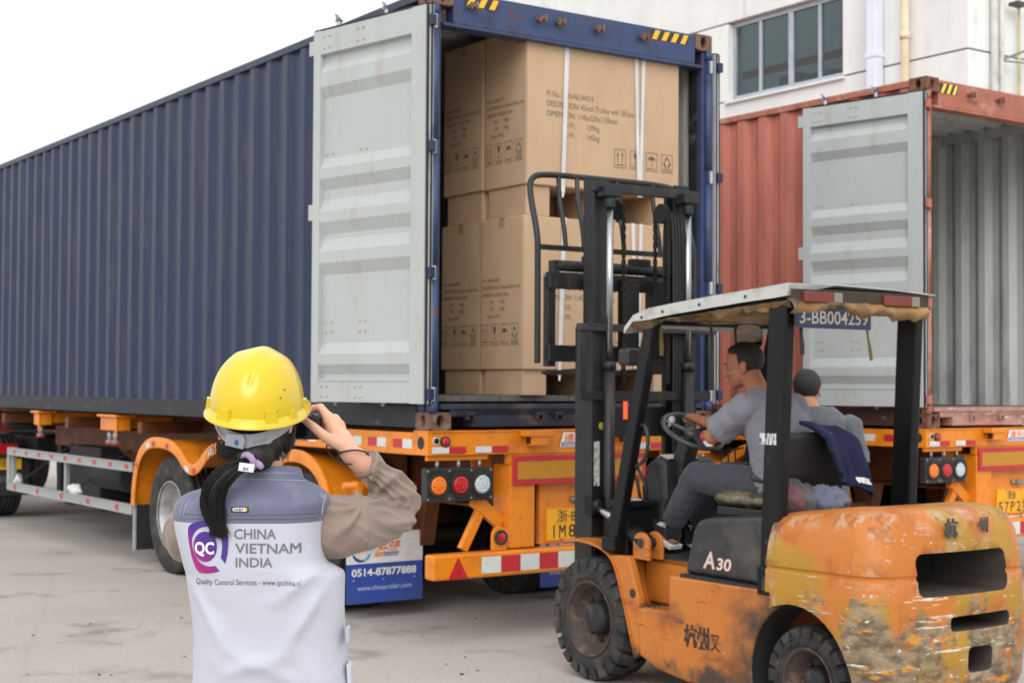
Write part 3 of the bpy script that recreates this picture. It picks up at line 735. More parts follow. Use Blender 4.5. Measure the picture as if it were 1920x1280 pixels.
    for s in (0, 1):
        X = (lambda a: a) if s == 0 else (lambda a: CW - a)
        g_ = MB(); g_.box(min(X(.47), X(.629)), max(X(.47), X(.629)), .22, .235, .93, 1.229); g_.build('gusset_plate', OR, t, bevel=.004)
        g_ = MB(); g_.beam((X(.40), .09, .93), (X(.62), .09, .76), .09, .05, (0,1,0)); g_.beam((X(.47), .10, .87), (X(.32), .10, .60), .06, .05, (0,1,0)); g_.build('diagonal_brace', OR, t, bevel=.004)
        l = MB(); P = [(-.055,.595),(.055,.595),(.055,.69)] + [(.055*cos(a), .69+.06*sin(a)) for a in [pi*k/10 for k in range(11)]] + [(-.055,.69)]
        l.prism(P, (X(.54), -.02, 0), (1,0,0), (0,0,1), (0,.03,0)); l.lathe([(0,.05),(.02,.05),(.022,.042)], (X(.54), -.0205, .68), (0,-1,0), 28, 1); disc(l, (X(.54), -.036, .68), (0,-1,0), .044, 2, 28, dome=.01)
        l.build('fog_lamp', [OR, M['black'], M['lens_r']], t, bevel=.002)
    p = MB(); p.box(.915, 1.523, .06, .10, .605, 1.159); pl = p.build('plate_panel', OR, t, bevel=.006)
    l = MB(); l.cyl((1.18, .055, .90), (1.28, .02, .90), .022, 12); l.box(1.2, 1.3, .0, .04, .885, .915); l.build('plate_lamp', M['steel'], t, bevel=.004)
    n = MB(); n.box(.973, 1.413, .044, .0585, .629, .843); n.box(.98, 1.406, .0425, .0439, .636, .836, 0)
    put_text(n, plate1, (1.06 if near else 1.11, .0415, .757), (1,0,0), (0,0,1), h=.066, m=1, bold=.004, w=.115 if len(plate1) == 2 else None)
    x = .99
    for i, ch in enumerate(plate2):
        put_text(n, ch, (x + (.035 if ch in '1' else 0), .0415, .645), (1,0,0), (0,0,1), h=.092, m=1, bold=.006, w=(.012 if ch == '1' else .058)); x += .083
    for xx in (1.09, 1.30):
        for zz in (.833, .640): n.ell((xx, .042, zz), (.009,.006,.009), 8, 2)
    n.build('number_plate', [M['plate'], M['ink'], M['steel']], t, fix=False)
    bp = MB(); bp.box(.0, CW, -.055, .06, .428, .592); bu = bp.build('bumper', OR, t, bevel=.02, seg=4)
    for k in range(11):
        x = .372 + k * .156
        if x + .15 > CW - .3: break
        MB().box(x, x + .152, -.0575, -.0555, .456, .563).build('bumper_tape', M['retwhite' if k % 2 == 0 else 'retred'], bu)
    for x in (.187, CW - .187):
        k = MB(); k.prism([(-.074,0),(.074,0),(0,.136)], (x, -.0555, .435), (1,0,0), (0,0,1), (0,-.008,0), 0); k.prism([(-.058,.008),(.058,.008),(0,.118)], (x, -.0637, .435), (1,0,0), (0,0,1), (0,-.002,0), 1)
        k.prism([(-.025,.028),(.025,.028),(0,.074)], (x, -.0658, .435), (1,0,0), (0,0,1), (0,-.002,0), 0)
        k.build('triangle_reflector', [M['lens_r'], M['retred']], bu)
    # wheels and wavy fenders
    for y in (4.46, 3.15, 1.84):
        truck_wheel(t, .03, y, outer=-1); truck_wheel(t, CW - .03, y, outer=1)
        a = MB(); a.cyl((.4, y, .52), (CW - .4, y, .52), .075, 12); a.build('axle', M['dark'], t)
        a = MB()
        for xx in (.72, 1.72):
            for q in range(4): a.box(xx - .045, xx + .045, y - .5 + q * .06, y + .5 - q * .06, .60 + q * .03, .626 + q * .03)
        a.build('leaf_spring', M['dark'], t)
    for y in (5.05, 3.8, 2.5, 1.25):
        for xx in (.72, 1.72):
            a = MB(); a.prism([(-.14,1.0),(.14,1.0),(.06,.66),(-.06,.66)], (xx - .06, y, -.15), (0,1,0), (0,0,1), (.12,0,0))
            a.build('spring_hanger', OD, t, bevel=.004)
    P = smooth_path([(0, a, b) for a, b in FEND], 2)
    for s in (0, 1):
        X = (lambda a: a) if s == 0 else (lambda a: CW - a)
        f = MB(); ring = []
        for i, p in enumerate(P):
            d = (P[min(i+1, len(P)-1)] - P[max(i-1, 0)]).normalized(); nrm = Vector((0, -d.z, d.y))
            if nrm.z < 0 and abs(d.y) > .3: nrm = -nrm
            c = Vector((0, 3.2, .75)); 
            nrm = Vector((0, d.z, -d.y))                      # outward: up over the crest
            if i == 0: pass
            q = lambda x, k: Vector((X(x), 0, 0)) + p + nrm * k
            ring.append([q(.56, 0), q(.56, .006), q(.02, .006), q(.004, .03), q(-.018, .032), q(-.026, .0), q(-.022, -.062), q(-.012, -.062), q(-.012, -.004), q(.02, 0)])
        f.loft(ring, sm=False); fo = f.build('fender', OR, t)
        for p in fo.data.polygons: p.use_smooth = True
        md = fo.modifiers.new('e', 'EDGE_SPLIT'); md.split_angle = radians(38)
        # reflective pieces along the lip
        for (ya, yb, c) in ((5.2,5.12,'retred'),(4.9,4.76,'retwhite'),(4.74,4.62,'retred'),(4.60,4.48,'retwhite'),(4.46,4.34,'retred'),(3.98,3.86,'retwhite'),(3.84,3.73,'retred'),(3.5,3.36,'retwhite'),(2.5,2.4,'retred')):
            k = MB(); pts = [(i, p) for i, p in enumerate(P) if yb <= p.y <= ya and p.z > .9]
            if len(pts) < 2: continue
            A = []
            for i, p in pts:
                d = (P[i+1] - P[i-1]).normalized(); nrm = Vector((0, d.z, -d.y))
                A += [Vector((X(-.0275), 0, 0)) + p + nrm * -.005, Vector((X(-.0255), 0, 0)) + p + nrm * -.052]
            k.add(A, [(2*i, 2*i+1, 2*i+3, 2*i+2) for i in range(len(pts) - 1)]); k.build('fender_reflector', M[c], t, fix=False)
        a = MB(); a.cyl((X(.0), 1.16, .97), (X(.6), 1.16, .97), .025, 10); a.box(min(X(.09), X(.13)), max(X(.09), X(.13)), 1.11, 1.21, .92, 1.0); a.build('fender_arm', M['orange'], t)
        a = MB(); a.box(min(X(.02), X(.05)), max(X(.02), X(.05)), 1.05, 1.12, 1.18, 1.225); a.build('side_marker_lamp', M['lens_a'], t, bevel=.006)
        # mud flaps: printed pair at the back, plain strips in front
        fl = MB(); fl.box(min(X(.055), X(.685)), max(X(.055), X(.685)), 1.2, 1.206, .405, .628, 0); fl.box(min(X(.055), X(.685)), max(X(.055), X(.685)), 1.2, 1.206, .122, .4049, 1)
        fl.box(min(X(.05), X(.69)), max(X(.05), X(.69)), 1.19, 1.22, .629, .67, 2)
        mf = fl.build('mud_flap', [M['flapwhite'], M['flapblue'], M['orangedirtyshade']], t)
        x0 = min(X(.055), X(.685)); y = 1.1985
        FPM = [M['orangeink'], M['blueink'], M['cyanink'], M['white'], FBAND, FPALE]
        k = MB(); put_text(k, 'THT', (x0 + .055, y, .475), (1,0,0), (0,0,1), h=.043, w=.125, m=0, bold=.03)
        cxx, cz = x0 + .118, .497
        for a0, a1, mi in ((200, 292, 1), (294, 345, 2), (20, 100, 1), (104, 160, 2)):
            A = []
            for i in range(13):
                aa = radians(a0 + (a1 - a0) * i / 12); th = .012 * (1 - abs(i - 6) / 14)
                A += [(cxx + (.072 + th) * cos(aa), y, cz + (.072 + th) * sin(aa)), (cxx + (.072 - th) * cos(aa), y, cz + (.072 - th) * sin(aa))]
            k.add(A, [(2*i, 2*i+1, 2*i+3, 2*i+2) for i in range(12)], mi)
        k.build('round_logo', FPM, mf, fix=False)
        k = MB(); put_text(k, '通华先锋', (x0 + .245, y, .492), (1,0,0), (.25,0,1), h=.06, w=.185, m=0, bold=.03)
        k.add([(x0+.225,y,.452),(x0+.30,y,.452),(x0+.306,y,.48),(x0+.235,y,.48)], [(0,1,2,3)], 0); k.add([(x0+.301,y,.452),(x0+.415,y,.452),(x0+.43,y,.48),(x0+.307,y,.48)], [(0,1,2,3)], 4)
        put_text(k, 'TONGHUA PIONEER', (x0 + .24, y - .001, .459), (1,0,0), (.1,0,1), h=.012, w=.175, m=3, bold=.02)
        k.build('maker_print', FPM, mf, fix=False)
        k = MB(); put_text(k, '0514-87877888', (x0 + .04, y, .318), (1,0,0), (0,0,1), h=.054, w=.535, m=3, bold=.025); k.build('phone_number', FPM, mf, fix=False)
        k = MB(); put_text(k, 'www.chinatrailer.com', (x0 + .085, y, .215), (1,0,0), (0,0,1), h=.036, w=.45, m=5, bold=.008); k.build('web_address', FPM, mf, fix=False)
        k = MB()
        for xx in (.055, .30, .56): k.ell((x0 + xx, y, .288), (.006,.003,.006), 8, 5)
        k.build('flap_bolts', FPM, mf, fix=False)['kind'] = 'stuff'
        fs = MB(); fs.box(min(X(.02), X(.6)), max(X(.02), X(.6)), 5.24, 5.25, .14, .60); fs.box(min(X(.0), X(.022)), max(X(.0), X(.022)), 5.225, 5.26, .14, .58, 1); fs.build('front_flap', [M['rubber'], mat('grey flap edge', srgb(150,152,152), .6)], t)
        # side guard
        gd = []
        for z0, z1, nm in ((.862,.948,'guard_rail'),(.462,.556,'guard_rail')):
            r = MB(); r.prism([(0,z0),(-.012,z0),(-.012,z0+.014),(-.005,z0+.018),(-.005,z1-.018),(-.012,z1-.014),(-.012,z1),(0,z1),(.03,z1),(.03,z1-.006),(.004,z1-.006),(.004,z0+.006),(.03,z0+.006),(.03,z0)], (X(.01) , 5.30, 0), (1 if s == 0 else -1,0,0), (0,0,1), (0,3.96,0))
            gr_ = r.build(nm, M['alu'], t); gd.append(gr_)
        for k in range(9):
            y = 9.02 - k * .445; MB().box(min(X(.0035), X(.0045)), max(X(.0035), X(.0045)), y - .05, y + .05, .885, .925).build('red_reflector', M['retred'], gd[0])
        for k in range(5):
            y = 8.95 - k * .82; c = MB(); sx = X(.0035)
            c.add([(sx,y+.05,.545),(sx,y-.03,.545),(sx,y-.0,.51),(sx,y-.03,.475),(sx,y+.05,.475),(sx,y+.09,.51)], [(0,1,2,3,4,5)]); c.build('red_chevron', M['retred'], gd[1], fix=False)
        for y in (9.22, 7.35, 5.33):
            MB().box(min(X(.04), X(.085)), max(X(.04), X(.085)), y - .03, y + .03, .46, .95).build('guard_post', M['alu'], t, bevel=.003)
            if y > 6:
                a = MB(); a.beam((X(.09), y, .52), (X(.68), y - .25, 1.0), .04, .02); a.build('guard_stay', M['dark'], t)
        MB().box(min(X(.0), X(.085)), max(X(.0), X(.085)), 9.251, 9.30, .462, .948).build('guard_end', M['alu'], t, bevel=.01)
    # landing legs, tanks, spare wheel in the shade underneath
    for x in (.80, CW - .80):
        a = MB(); a.box(x - .07, x + .07, 9.62, 9.76, .40, 1.2); a.box(x - .13, x + .13, 9.5, 9.84, .33, .40); a.build('landing_leg', M['dark'], t, bevel=.01)
    a = MB(); a.lathe(tyre_prof(.5, .27, .29), (.9, 7.2, .72), (0,0,1), 36, sm=True, close=True); a.build('spare_wheel', M['rubbertyre'], t)
    for p_, q_, r_ in (((.35, 6.2, .75), (.35, 7.1, .75), .15), ((1.2, 4.0, .86), (1.2, 4.9, .86), .13)):
        a = MB(); a.cyl(p_, q_, r_, 18); a.build('air_tank', M['dark'], t, bevel=.02)
    for bx_ in ((1.6, 2.1, 6.3, 7.6, .5, 1.0), (.42, .95, 5.5, 6.1, .42, .98), (.45, .95, 7.45, 8.45, .40, 1.0), (.98, 1.55, 6.9, 9.1, .36, 1.2), (1.6, 2.2, 7.7, 10.3, .30, 1.25)):  # invented dark boxes, added to fill bright gaps and darken the underside
        a = MB(); a.box(*bx_); a.build('dark_filler_box', M['dark'], t, bevel=.02)
    return t

trl = trailer('orange skeletal trailer under the dark blue container, with a plate reading 1M8', (BX, BY, 0), BYAW, 1.0, '浙·B', '1M83挂')
tr2 = trailer('orange skeletal trailer under the rusty red container, with a plate reading 57P2', (*REDP, 0), RYAW, .973, '浙B', '57P2挂', near=False)

# ---------------------------------------------------------------- tractor unit at the far end of the nearer trailer
tc_ = thing('tractor_truck', 'dark tractor truck coupled under the front of the blue container', 'truck', (BX, BY, 0), BYAW)
DK = M['dark']; dr = mat('dark red cab paint', srgb(120,30,28), .4, coat=.4)
a = MB(); a.box(.75, .9, 10.6, 16.6, .78, 1.02); a.box(1.55, 1.7, 10.6, 16.6, .78, 1.02)
for y in (10.62, 12.0, 13.4, 15.0): a.box(.9, 1.55, y, y + .1, .8, 1.0)
a.build('chassis', DK, tc_, bevel=.005)
for y in (11.25, 12.6): truck_wheel(tc_, .04, y, outer=-1); truck_wheel(tc_, CW - .04, y, outer=1)
truck_wheel(tc_, .08, 15.6, outer=-1); truck_wheel(tc_, CW - .08, 15.6, outer=1)
a = MB(); a.box(.1, 2.34, 14.3, 16.8, .75, 3.1); a.build('cab', dr, tc_, bevel=.12, seg=4)
a = MB(); a.box(.085, .099, 14.8, 15.9, 1.75, 2.6); a.box(2.341, 2.355, 14.8, 15.9, 1.75, 2.6); a.build('cab_window', M['ink'], tc_)
a = MB(); a.cyl((1.22, 11.9, 1.08), (1.22, 11.9, 1.16), .5, 28); a.build('fifth_wheel', DK, tc_, bevel=.02)
for x0 in (.02, 1.80):
    a = MB(); a.box(x0, x0 + .62, 10.56, 10.575, .30, .74); f = a.build('mud_flap', M['rubber'], tc_)
    k = MB(); put_text(k, 'SINOTRUK', (x0 + .06, 10.558, .46), (1,0,0), (0,0,1), h=.07, w=.5, bold=.02); k.build('flap_print', mat('grey flap letters', srgb(96,98,100), .6), f, fix=False)
    a = MB(); a.box(x0, x0 + .62, 10.5, 10.58, .76, .80); a.build('flap_bar', DK, tc_)
    a = MB(); a.box(x0 + .05, x0 + .45, 10.46, 10.499, .82, .94); a.build('tail_lamp', M['lens_r'], tc_, bevel=.01)
a = MB(); a.box(.1, .54, 10.535, 10.5499, .62, .79); put_text(a, '1M83', (.16, 10.533, .65), (1,0,0), (0,0,1), h=.09, m=1); a.build('number_plate', [M['plate'], M['ink']], tc_, fix=False)
# scraps of pale plastic by the guard
pm = mat('dirty white plastic film', srgb(214,212,206), .5, var=.1)
for i, (x, y, lab) in enumerate(((.05, 7.05, 'crumpled white plastic scrap caught on the lower guard rail'), (.08, 9.1, 'small white plastic scrap hanging at the far end of the guard rail'))):
    b_ = MB(); b_.ell((0,0,.035), (.05,.16 if i == 0 else .07,.045), 14)
    for q, p in enumerate(b_.v): b_.v[q] = p + Vector(noise.noise_vector(p * 16 + Vector((i,0,0)))) * .045
    o = b_.build('plastic_scrap', pm)
    o.location = Matrix.Rotation(BYAW, 3, 'Z') @ Vector((x, y, .55)) + Vector((BX, BY, 0)); o.rotation_euler = (0,0,BYAW)
    tag(o, lab, 'plastic scrap')
# ---------------------------------------------------------------- cartons in the blue container
CARD = mat('brown corrugated cardboard', srgb(190, 160, 129), .75, var=.04, vs_=3, dirt=(srgb(178,148,117), .22, 5, (1,1,.4), .4), dirt2=(srgb(176,146,116), .08, 16, (1,1,1), .1), bump=.35, bs=5)
CARD2 = mat('brown cardboard flap', srgb(186, 155, 124), .75, var=.05, vs_=4)
TAPE = mat('tan packing tape', srgb(168,128,88), .3); INK = mat('faded black carton print', srgb(104,88,74), .7); STRAP = mat('white packing strap', srgb(206,203,203), .35)
EDGE = mat('raw cardboard edge', srgb(136,100,66), .8)
def rect(mb, P, x0, x1, y0, y1, m=0): mb.add([P(x0,y0), P(x1,y0), P(x1,y1), P(x0,y1)], [(0,1,2,3)], m)
def icon(mb, kind, P, w, h):
    """handling symbol in a frame; P maps (0..w, 0..h) onto the carton"""
    t = w * .045
    rect(mb, P, 0, w, 0, t); rect(mb, P, 0, w, h - t, h); rect(mb, P, 0, t, t, h - t); rect(mb, P, w - t, w, t, h - t)
    cx = w / 2
    def poly(pts): mb.add([P(*p) for p in pts], [tuple(range(len(pts)))])
    if kind == 0:
        for dx in (-.19, .19):
            x = cx + dx * w; rect(mb, P, x - .03*w, x + .03*w, .26*h, .72*h); poly([(x - .09*w, .66*h), (x + .09*w, .66*h), (x, .88*h)])
        rect(mb, P, .2*w, .8*w, .13*h, .2*h)
    elif kind == 1:
        poly([(.3*w,.88*h),(.7*w,.88*h),(.68*w,.66*h),(.56*w,.54*h),(.44*w,.54*h),(.32*w,.66*h)]); rect(mb, P, cx - .03*w, cx + .03*w, .34*h, .55*h); rect(mb, P, .34*w, .66*w, .3*h, .35*h)
    elif kind == 2:
        A = [(cx + .33*w*cos(a), .60*h + .2*h*sin(a)) for a in [pi*k/12 for k in range(13)]]
        poly(A); rect(mb, P, cx - .02*w, cx + .02*w, .36*h, .60*h); rect(mb, P, cx - .02*w, cx + .12*w, .33*h, .36*h)
    else:
        for a, b in ((.5,.82),(.36,.72),(.64,.72)): poly([(a*w, b*h + .09*h), (a*w + .1*w, b*h), (a*w, b*h - .09*h), (a*w - .1*w, b*h)])
        poly([(.16*w,.58*h),(.26*w,.62*h),(.44*w,.36*h),(.44*w,.28*h),(.34*w,.28*h),(.2*w,.42*h)]); poly([(.84*w,.58*h),(.74*w,.62*h),(.56*w,.36*h),(.56*w,.28*h),(.66*w,.28*h),(.8*w,.42*h)][::-1])
    txt = ['', 'FRAGILE', 'KEEP DRY', 'HANDLE'][kind]
    if txt:
        o = Vector(P(.12*w, .16*h if kind == 3 else .1*h)); u = (Vector(P(w, 0)) - Vector(P(0, 0))).normalized(); v = (Vector(P(0, h)) - Vector(P(0, 0))).normalized()
        put_text(mb, txt, o, u, v, h=.085*h, w=.76*w, bold=.02)
        if kind == 3: put_text(mb, 'WITH CARE', Vector(P(.12*w, .06*h)), u, v, h=.07*h, w=.76*w, bold=.02)
def carton(label, x0, x1, y0, y1, zf, z0, z1, dz_label=0, straps=False, front=True):
    t = thing('carton', label, 'carton', (BX, BY, 1.391 * 0), BYAW, 'brown cartons stacked in the blue container')
    c = MB(); c.box(x0, x1, y0, y1, z0, z1); c.build('box', CARD, t, bevel=.010, seg=3)
    f = MB()
    for a, b_ in ((x0 + .005, x0 + .225), (x0 + .60, x0 + .80), (x1 - .23, x1 - .006)): MB().box(a + .012, b_ - .006, y0 + .012 + (.015 if a < x0 + .1 else 0), y1 - .03, zf, z0 - .001).build('foot_block', CARD2, t, bevel=.004)
    s = MB(); s.box(x0 - .0012, x0 - .0004, (y0+y1)/2 - .03, (y0+y1)/2 + .03, z1 - .07, z1 - .004); s.box(x0, x1, (y0+y1)/2 - .03, (y0+y1)/2 + .03, z1 + .0004, z1 + .0012); s.build('tape', TAPE, t)
    s = MB(); s.box(x0 - .0012, x0 - .0004, y1 - .006, y1 - .002, z0 + .01, z1 - .01); s.box(x0 + .002, x0 + .0035, y0 - .001, y0 - .0002, z0 + .01, z1 - .01); s.build('board_seam', EDGE, t)
    d = z0 - 3.08
    def line(*a, **k):
        p = MB(); put_text(p, *a, **k); p.build('lettering', INK, t, fix=False)
    lines = [('PI No.: 24N-NLIW019', 0, .405), ('DESCRIPTION: 42inch Trolley with 281pcs tools', 0, .875), ('DIMENSION: 1140x520x1130mm', 0, .62), ('N.W.:', .15, .1), ('G.W.:', .15, .1)]
    if front:
        X = x0 + .172; y = y0 - .0012
        for i, (s_, dx, w) in enumerate(lines):
            z = 3.70 - i * .068 + d
            line(s_, (X + dx, y, z), (1,0,0), (0,0,1), h=.042, w=w)
            if i > 2: line('139kg' if i == 3 else '145kg', (X + .35, y, z), (1,0,0), (0,0,1), h=.042, w=.11)
        for k in range(4):
            xx = x0 + .765 + k * .1465; p = MB(); icon(p, k, lambda a, b_, xx=xx: (xx + a, y, 3.257 + d + b_), .108, .135); p.build('handling_symbol', INK, t, fix=False)['kind'] = 'stuff'
    x = x0 - .0015
    for i, (s_, dx, w) in enumerate(lines + [('Made in P.R.C.', .10, .16)]):
        z = 3.69 - i * .05 + d
        line(s_, (x, y1 - .03 - dx * .6, z), (0,-1,0), (0,0,1), h=.028, w=w * .52 if i < 3 else (.055 if i < 5 else .16))
        if 2 < i < 5: line('139kg' if i == 3 else '145kg', (x, y1 - .24, z), (0,-1,0), (0,0,1), h=.028, w=.062)
    for k in range(4):
        yy = y1 - .015 - k * .122; p = MB(); icon(p, k, lambda a, b_, yy=yy: (x, yy - a, 3.25 + d + b_), .088, .148); p.build('handling_symbol', INK, t, fix=False)['kind'] = 'stuff'
    if straps:
        for a, b_, wd in ((x0 + .345, x0 + .305, .02), (x0 + .96, x0 + .985, .016), (x0 + 1.035, x0 + 1.0, .016)):
            k = MB()
            yy = y0 - .004
            k.loft([[Vector((a - wd, yy, z1 + .003)), Vector((a + wd, yy, z1 + .003)), Vector((a + wd, yy - .002, z1 + .003)), Vector((a - wd, yy - .002, z1 + .003))],
                    [Vector((b_ - wd*.8, yy - .006, z0 - .02)), Vector((b_ + wd*.8, yy - .006, z0 - .02)), Vector((b_ + wd*.8, yy - .008, z0 - .02)), Vector((b_ - wd*.8, yy - .008, z0 - .02))]], sm=False)
            k.box(a - wd, a + wd, y0 - .006, y1, z1 + .002, z1 + .0035)
            k.build('strap', STRAP, t)
        k = MB(); k.ell((x0 + .305, y0 - .012, z0 - .03), (.016,.012,.02), 10); k.beam((x0 + .305, y0 - .012, z0 - .03), (x0 + .29, y0 - .03, z0 - .075), .012, .004); k.build('strap_knot', STRAP, t)
    return t
FZ = 1.391 + .229
carton('upper carton at the container mouth, with large printed lines and white straps over its front', .795, 2.17, .06, .575, 2.852, 3.062, 4.152, straps=True)
carton('lower carton at the container mouth, standing on foot blocks behind the forklift backrest', .772, 2.16, .06, .58, FZ, 1.795, 2.848, straps=True)
carton('upper carton of the second row, only its printed end showing left of the strapped one', .785, 2.16, .583, 1.10, 2.852, 3.066, 4.145, front=False)
carton('lower carton of the second row, its printed end showing beside the door post', .776, 2.16, .585, 1.105, FZ, 1.795, 2.848, front=False)
# ---------------------------------------------------------------- forklift
FYAW = radians(33.5); FO = (.8703, 8.8815, 0)
fk = thing('forklift', 'worn orange diesel forklift with raised black mast and torn tarpaulin roof', 'forklift', FO, FYAW)
FKM = Matrix.Translation(Vector(FO)) @ Matrix.Rotation(FYAW, 4, 'Z')
def worn(name, heavy):
    m, nt, b, L = nodes_of(name); N = nt.nodes.new
    tc = N('ShaderNodeTexCoord'); sep = N('ShaderNodeSeparateXYZ'); L(tc.outputs['Object'], sep.inputs[0])
    def nz(sc, det=6, st=(1,1,1), loc=(0,0,0), ro=.6):
        mp = N('ShaderNodeMapping'); mp.inputs['Scale'].default_value = st; mp.inputs['Location'].default_value = loc; L(tc.outputs['Object'], mp.inputs[0])
        n = N('ShaderNodeTexNoise'); n.inputs['Scale'].default_value = sc; n.inputs['Detail'].default_value = det; n.inputs['Roughness'].default_value = ro; L(mp.outputs[0], n.inputs['Vector']); return n.outputs[0]
    def mr(x, a, c, lo=0., hi=1.):
        r = N('ShaderNodeMapRange'); r.interpolation_type = 'SMOOTHSTEP'; r.inputs[1].default_value = a; r.inputs[2].default_value = c; r.inputs[3].default_value = lo; r.inputs[4].default_value = hi; L(x, r.inputs[0]); return r.outputs[0]
    def ma(op, a, c):
        r = N('ShaderNodeMath'); r.operation = op; r.use_clamp = False
        for i, x in enumerate((a, c)):
            if isinstance(x, (int, float)): r.inputs[i].default_value = x
            else: L(x, r.inputs[i])
        return r.outputs[0]
    def mix(f, a, c):
        x = N('ShaderNodeMixRGB'); L(f, x.inputs[0])
        for i, y in ((1, a), (2, c)):
            if isinstance(y, tuple): x.inputs[i].default_value = y
            else: L(y, x.inputs[i])
        return x.outputs[0]
    z, y = sep.outputs[2], sep.outputs[1]
    c = mix(nz(2.2, 4), srgb(180,102,30), srgb(196,120,48))
    c = mix(mr(nz(5, 7, (1,1,.6)), .52, .66), c, srgb(176,94,28))
    if heavy:
        band = ma('MULTIPLY', mr(z, 1.02, .86), mr(z, .28, .45))
        back = mr(y, -1.55, -1.9)
        yel = mr(ma('ADD', nz(1.9, 5, (1,.6,1.3), (2,1,5), .5), ma('MULTIPLY', band, .10)), .57, .64)
        c = mix(yel, c, mix(nz(3, 4), srgb(160,114,22), srgb(180,134,36)))
        low = ma('MULTIPLY', mr(z, .92, .45), back)
        gr = mr(ma('ADD', ma('MULTIPLY', nz(3.2, 11, (1,1,.7), (5,2,1), .72), 1.0), ma('MULTIPLY', low, .24)), .65, .75)
        c = mix(gr, c, mix(mr(nz(17, 8, (.6,.6,1.4)), .35, .65), srgb(92,76,56), srgb(150,132,104)))
        oy = mr(nz(7, 8, (.5,.5,1.7), (3,3,9), .7), .57, .61)
        c = mix(ma('MULTIPLY', oy, gr), c, srgb(206,136,36))
        zone = mr(ma('ADD', nz(2.0, 4, (1,1,1), (8,3,3)), ma('MULTIPLY', ma('MULTIPLY', band, back), .16)), .54, .64)
        sk = mr(nz(11, 8, (.25,.25,2.6), (1,7,2), .7), .60, .64)
        c = mix(ma('MULTIPLY', sk, zone), c, srgb(214,206,192))
        s2 = mr(nz(30, 6, (.6,.6,1.2), (9,2,4), .7), .62, .66)
        c = mix(ma('MULTIPLY', s2, zone), c, srgb(204,198,186))
        c = mix(mr(nz(5.5, 9, (.5,.5,1.2), (6,1,1), .7), .685, .705), c, srgb(74,48,32))
        c = mix(mr(nz(8, 9, (.25,.25,2.2), (2,9,1), .7), .70, .715), c, srgb(206,200,190))
    else:
        c = mix(mr(nz(4, 8, (1,.6,1.4), (4,4,0), .66), .50, .70), c, srgb(140,78,32))
        c = mix(mr(nz(13, 8, (.4,.25,2.4), (7,2,5), .7), .62, .68), c, srgb(104,64,36))
        c = mix(mr(nz(24, 6, (.4,.3,1.6), (1,5,8), .7), .66, .69), c, srgb(190,176,150))
        c = mix(mr(nz(9, 8, (.4,.4,2), (1,8,0), .66), .66, .72), c, srgb(72,52,38))
        low = mr(z, .36, .14)
        c = mix(mr(ma('ADD', nz(4, 6, (1,1,1), (9,1,4)), ma('MULTIPLY', low, .3)), .62, .85), c, srgb(70,54,42))
        dk = ma('MULTIPLY', mr(y, -1.08, -1.35), mr(nz(2.5, 6, (1,1,1.3), (2,7,2)), .35, .62))
        c = mix(dk, c, srgb(66,52,42))
    geo = N('ShaderNodeNewGeometry')
    if heavy:
      pe = ma('MULTIPLY', mr(geo.outputs['Pointiness'], .515, .56), mr(nz(14, 7, (1,1,1), (3,8,1), .7), .44, .56))
      c = mix(pe, c, mix(mr(nz(9, 4), .45, .55), srgb(92,66,46), srgb(186,176,160)))
    L(c, b.inputs['Base Color']); L(mr(nz(7), .3, .7, .34, .6), b.inputs['Roughness'])
    bp = N('ShaderNodeBump'); bp.inputs['Strength'].default_value = .25; bp.inputs['Distance'].default_value = .006; L(nz(18, 7), bp.inputs['Height']); L(bp.outputs[0], b.inputs['Normal'])
    return m
FW = worn('chipped orange counterweight paint', True); FB = worn('scraped orange body paint', False)
FK = mat('worn black mast paint', srgb(25,25,27), .5, var=.25, vs_=5, dirt=(srgb(62,58,53), .20, 9, (1,1,.3), .2), dirt2=(srgb(96,92,88), .1, 30, (1,1,.4), .06), bump=.08)
FP = mat('satin black post paint', srgb(17,18,20), .38, var=.15, dirt=(srgb(48,47,46), .12, 9, (1,1,.3), .2), spec=.25)
CHROME = mat('polished ram rod', srgb(170,173,176), .26, metal=1.0, var=.05)
HOOD = mat('dusty black hood paint', srgb(40,41,43), .45, var=.12, dirt=(srgb(86,82,76), .26, 5, (1,1,1), .35))
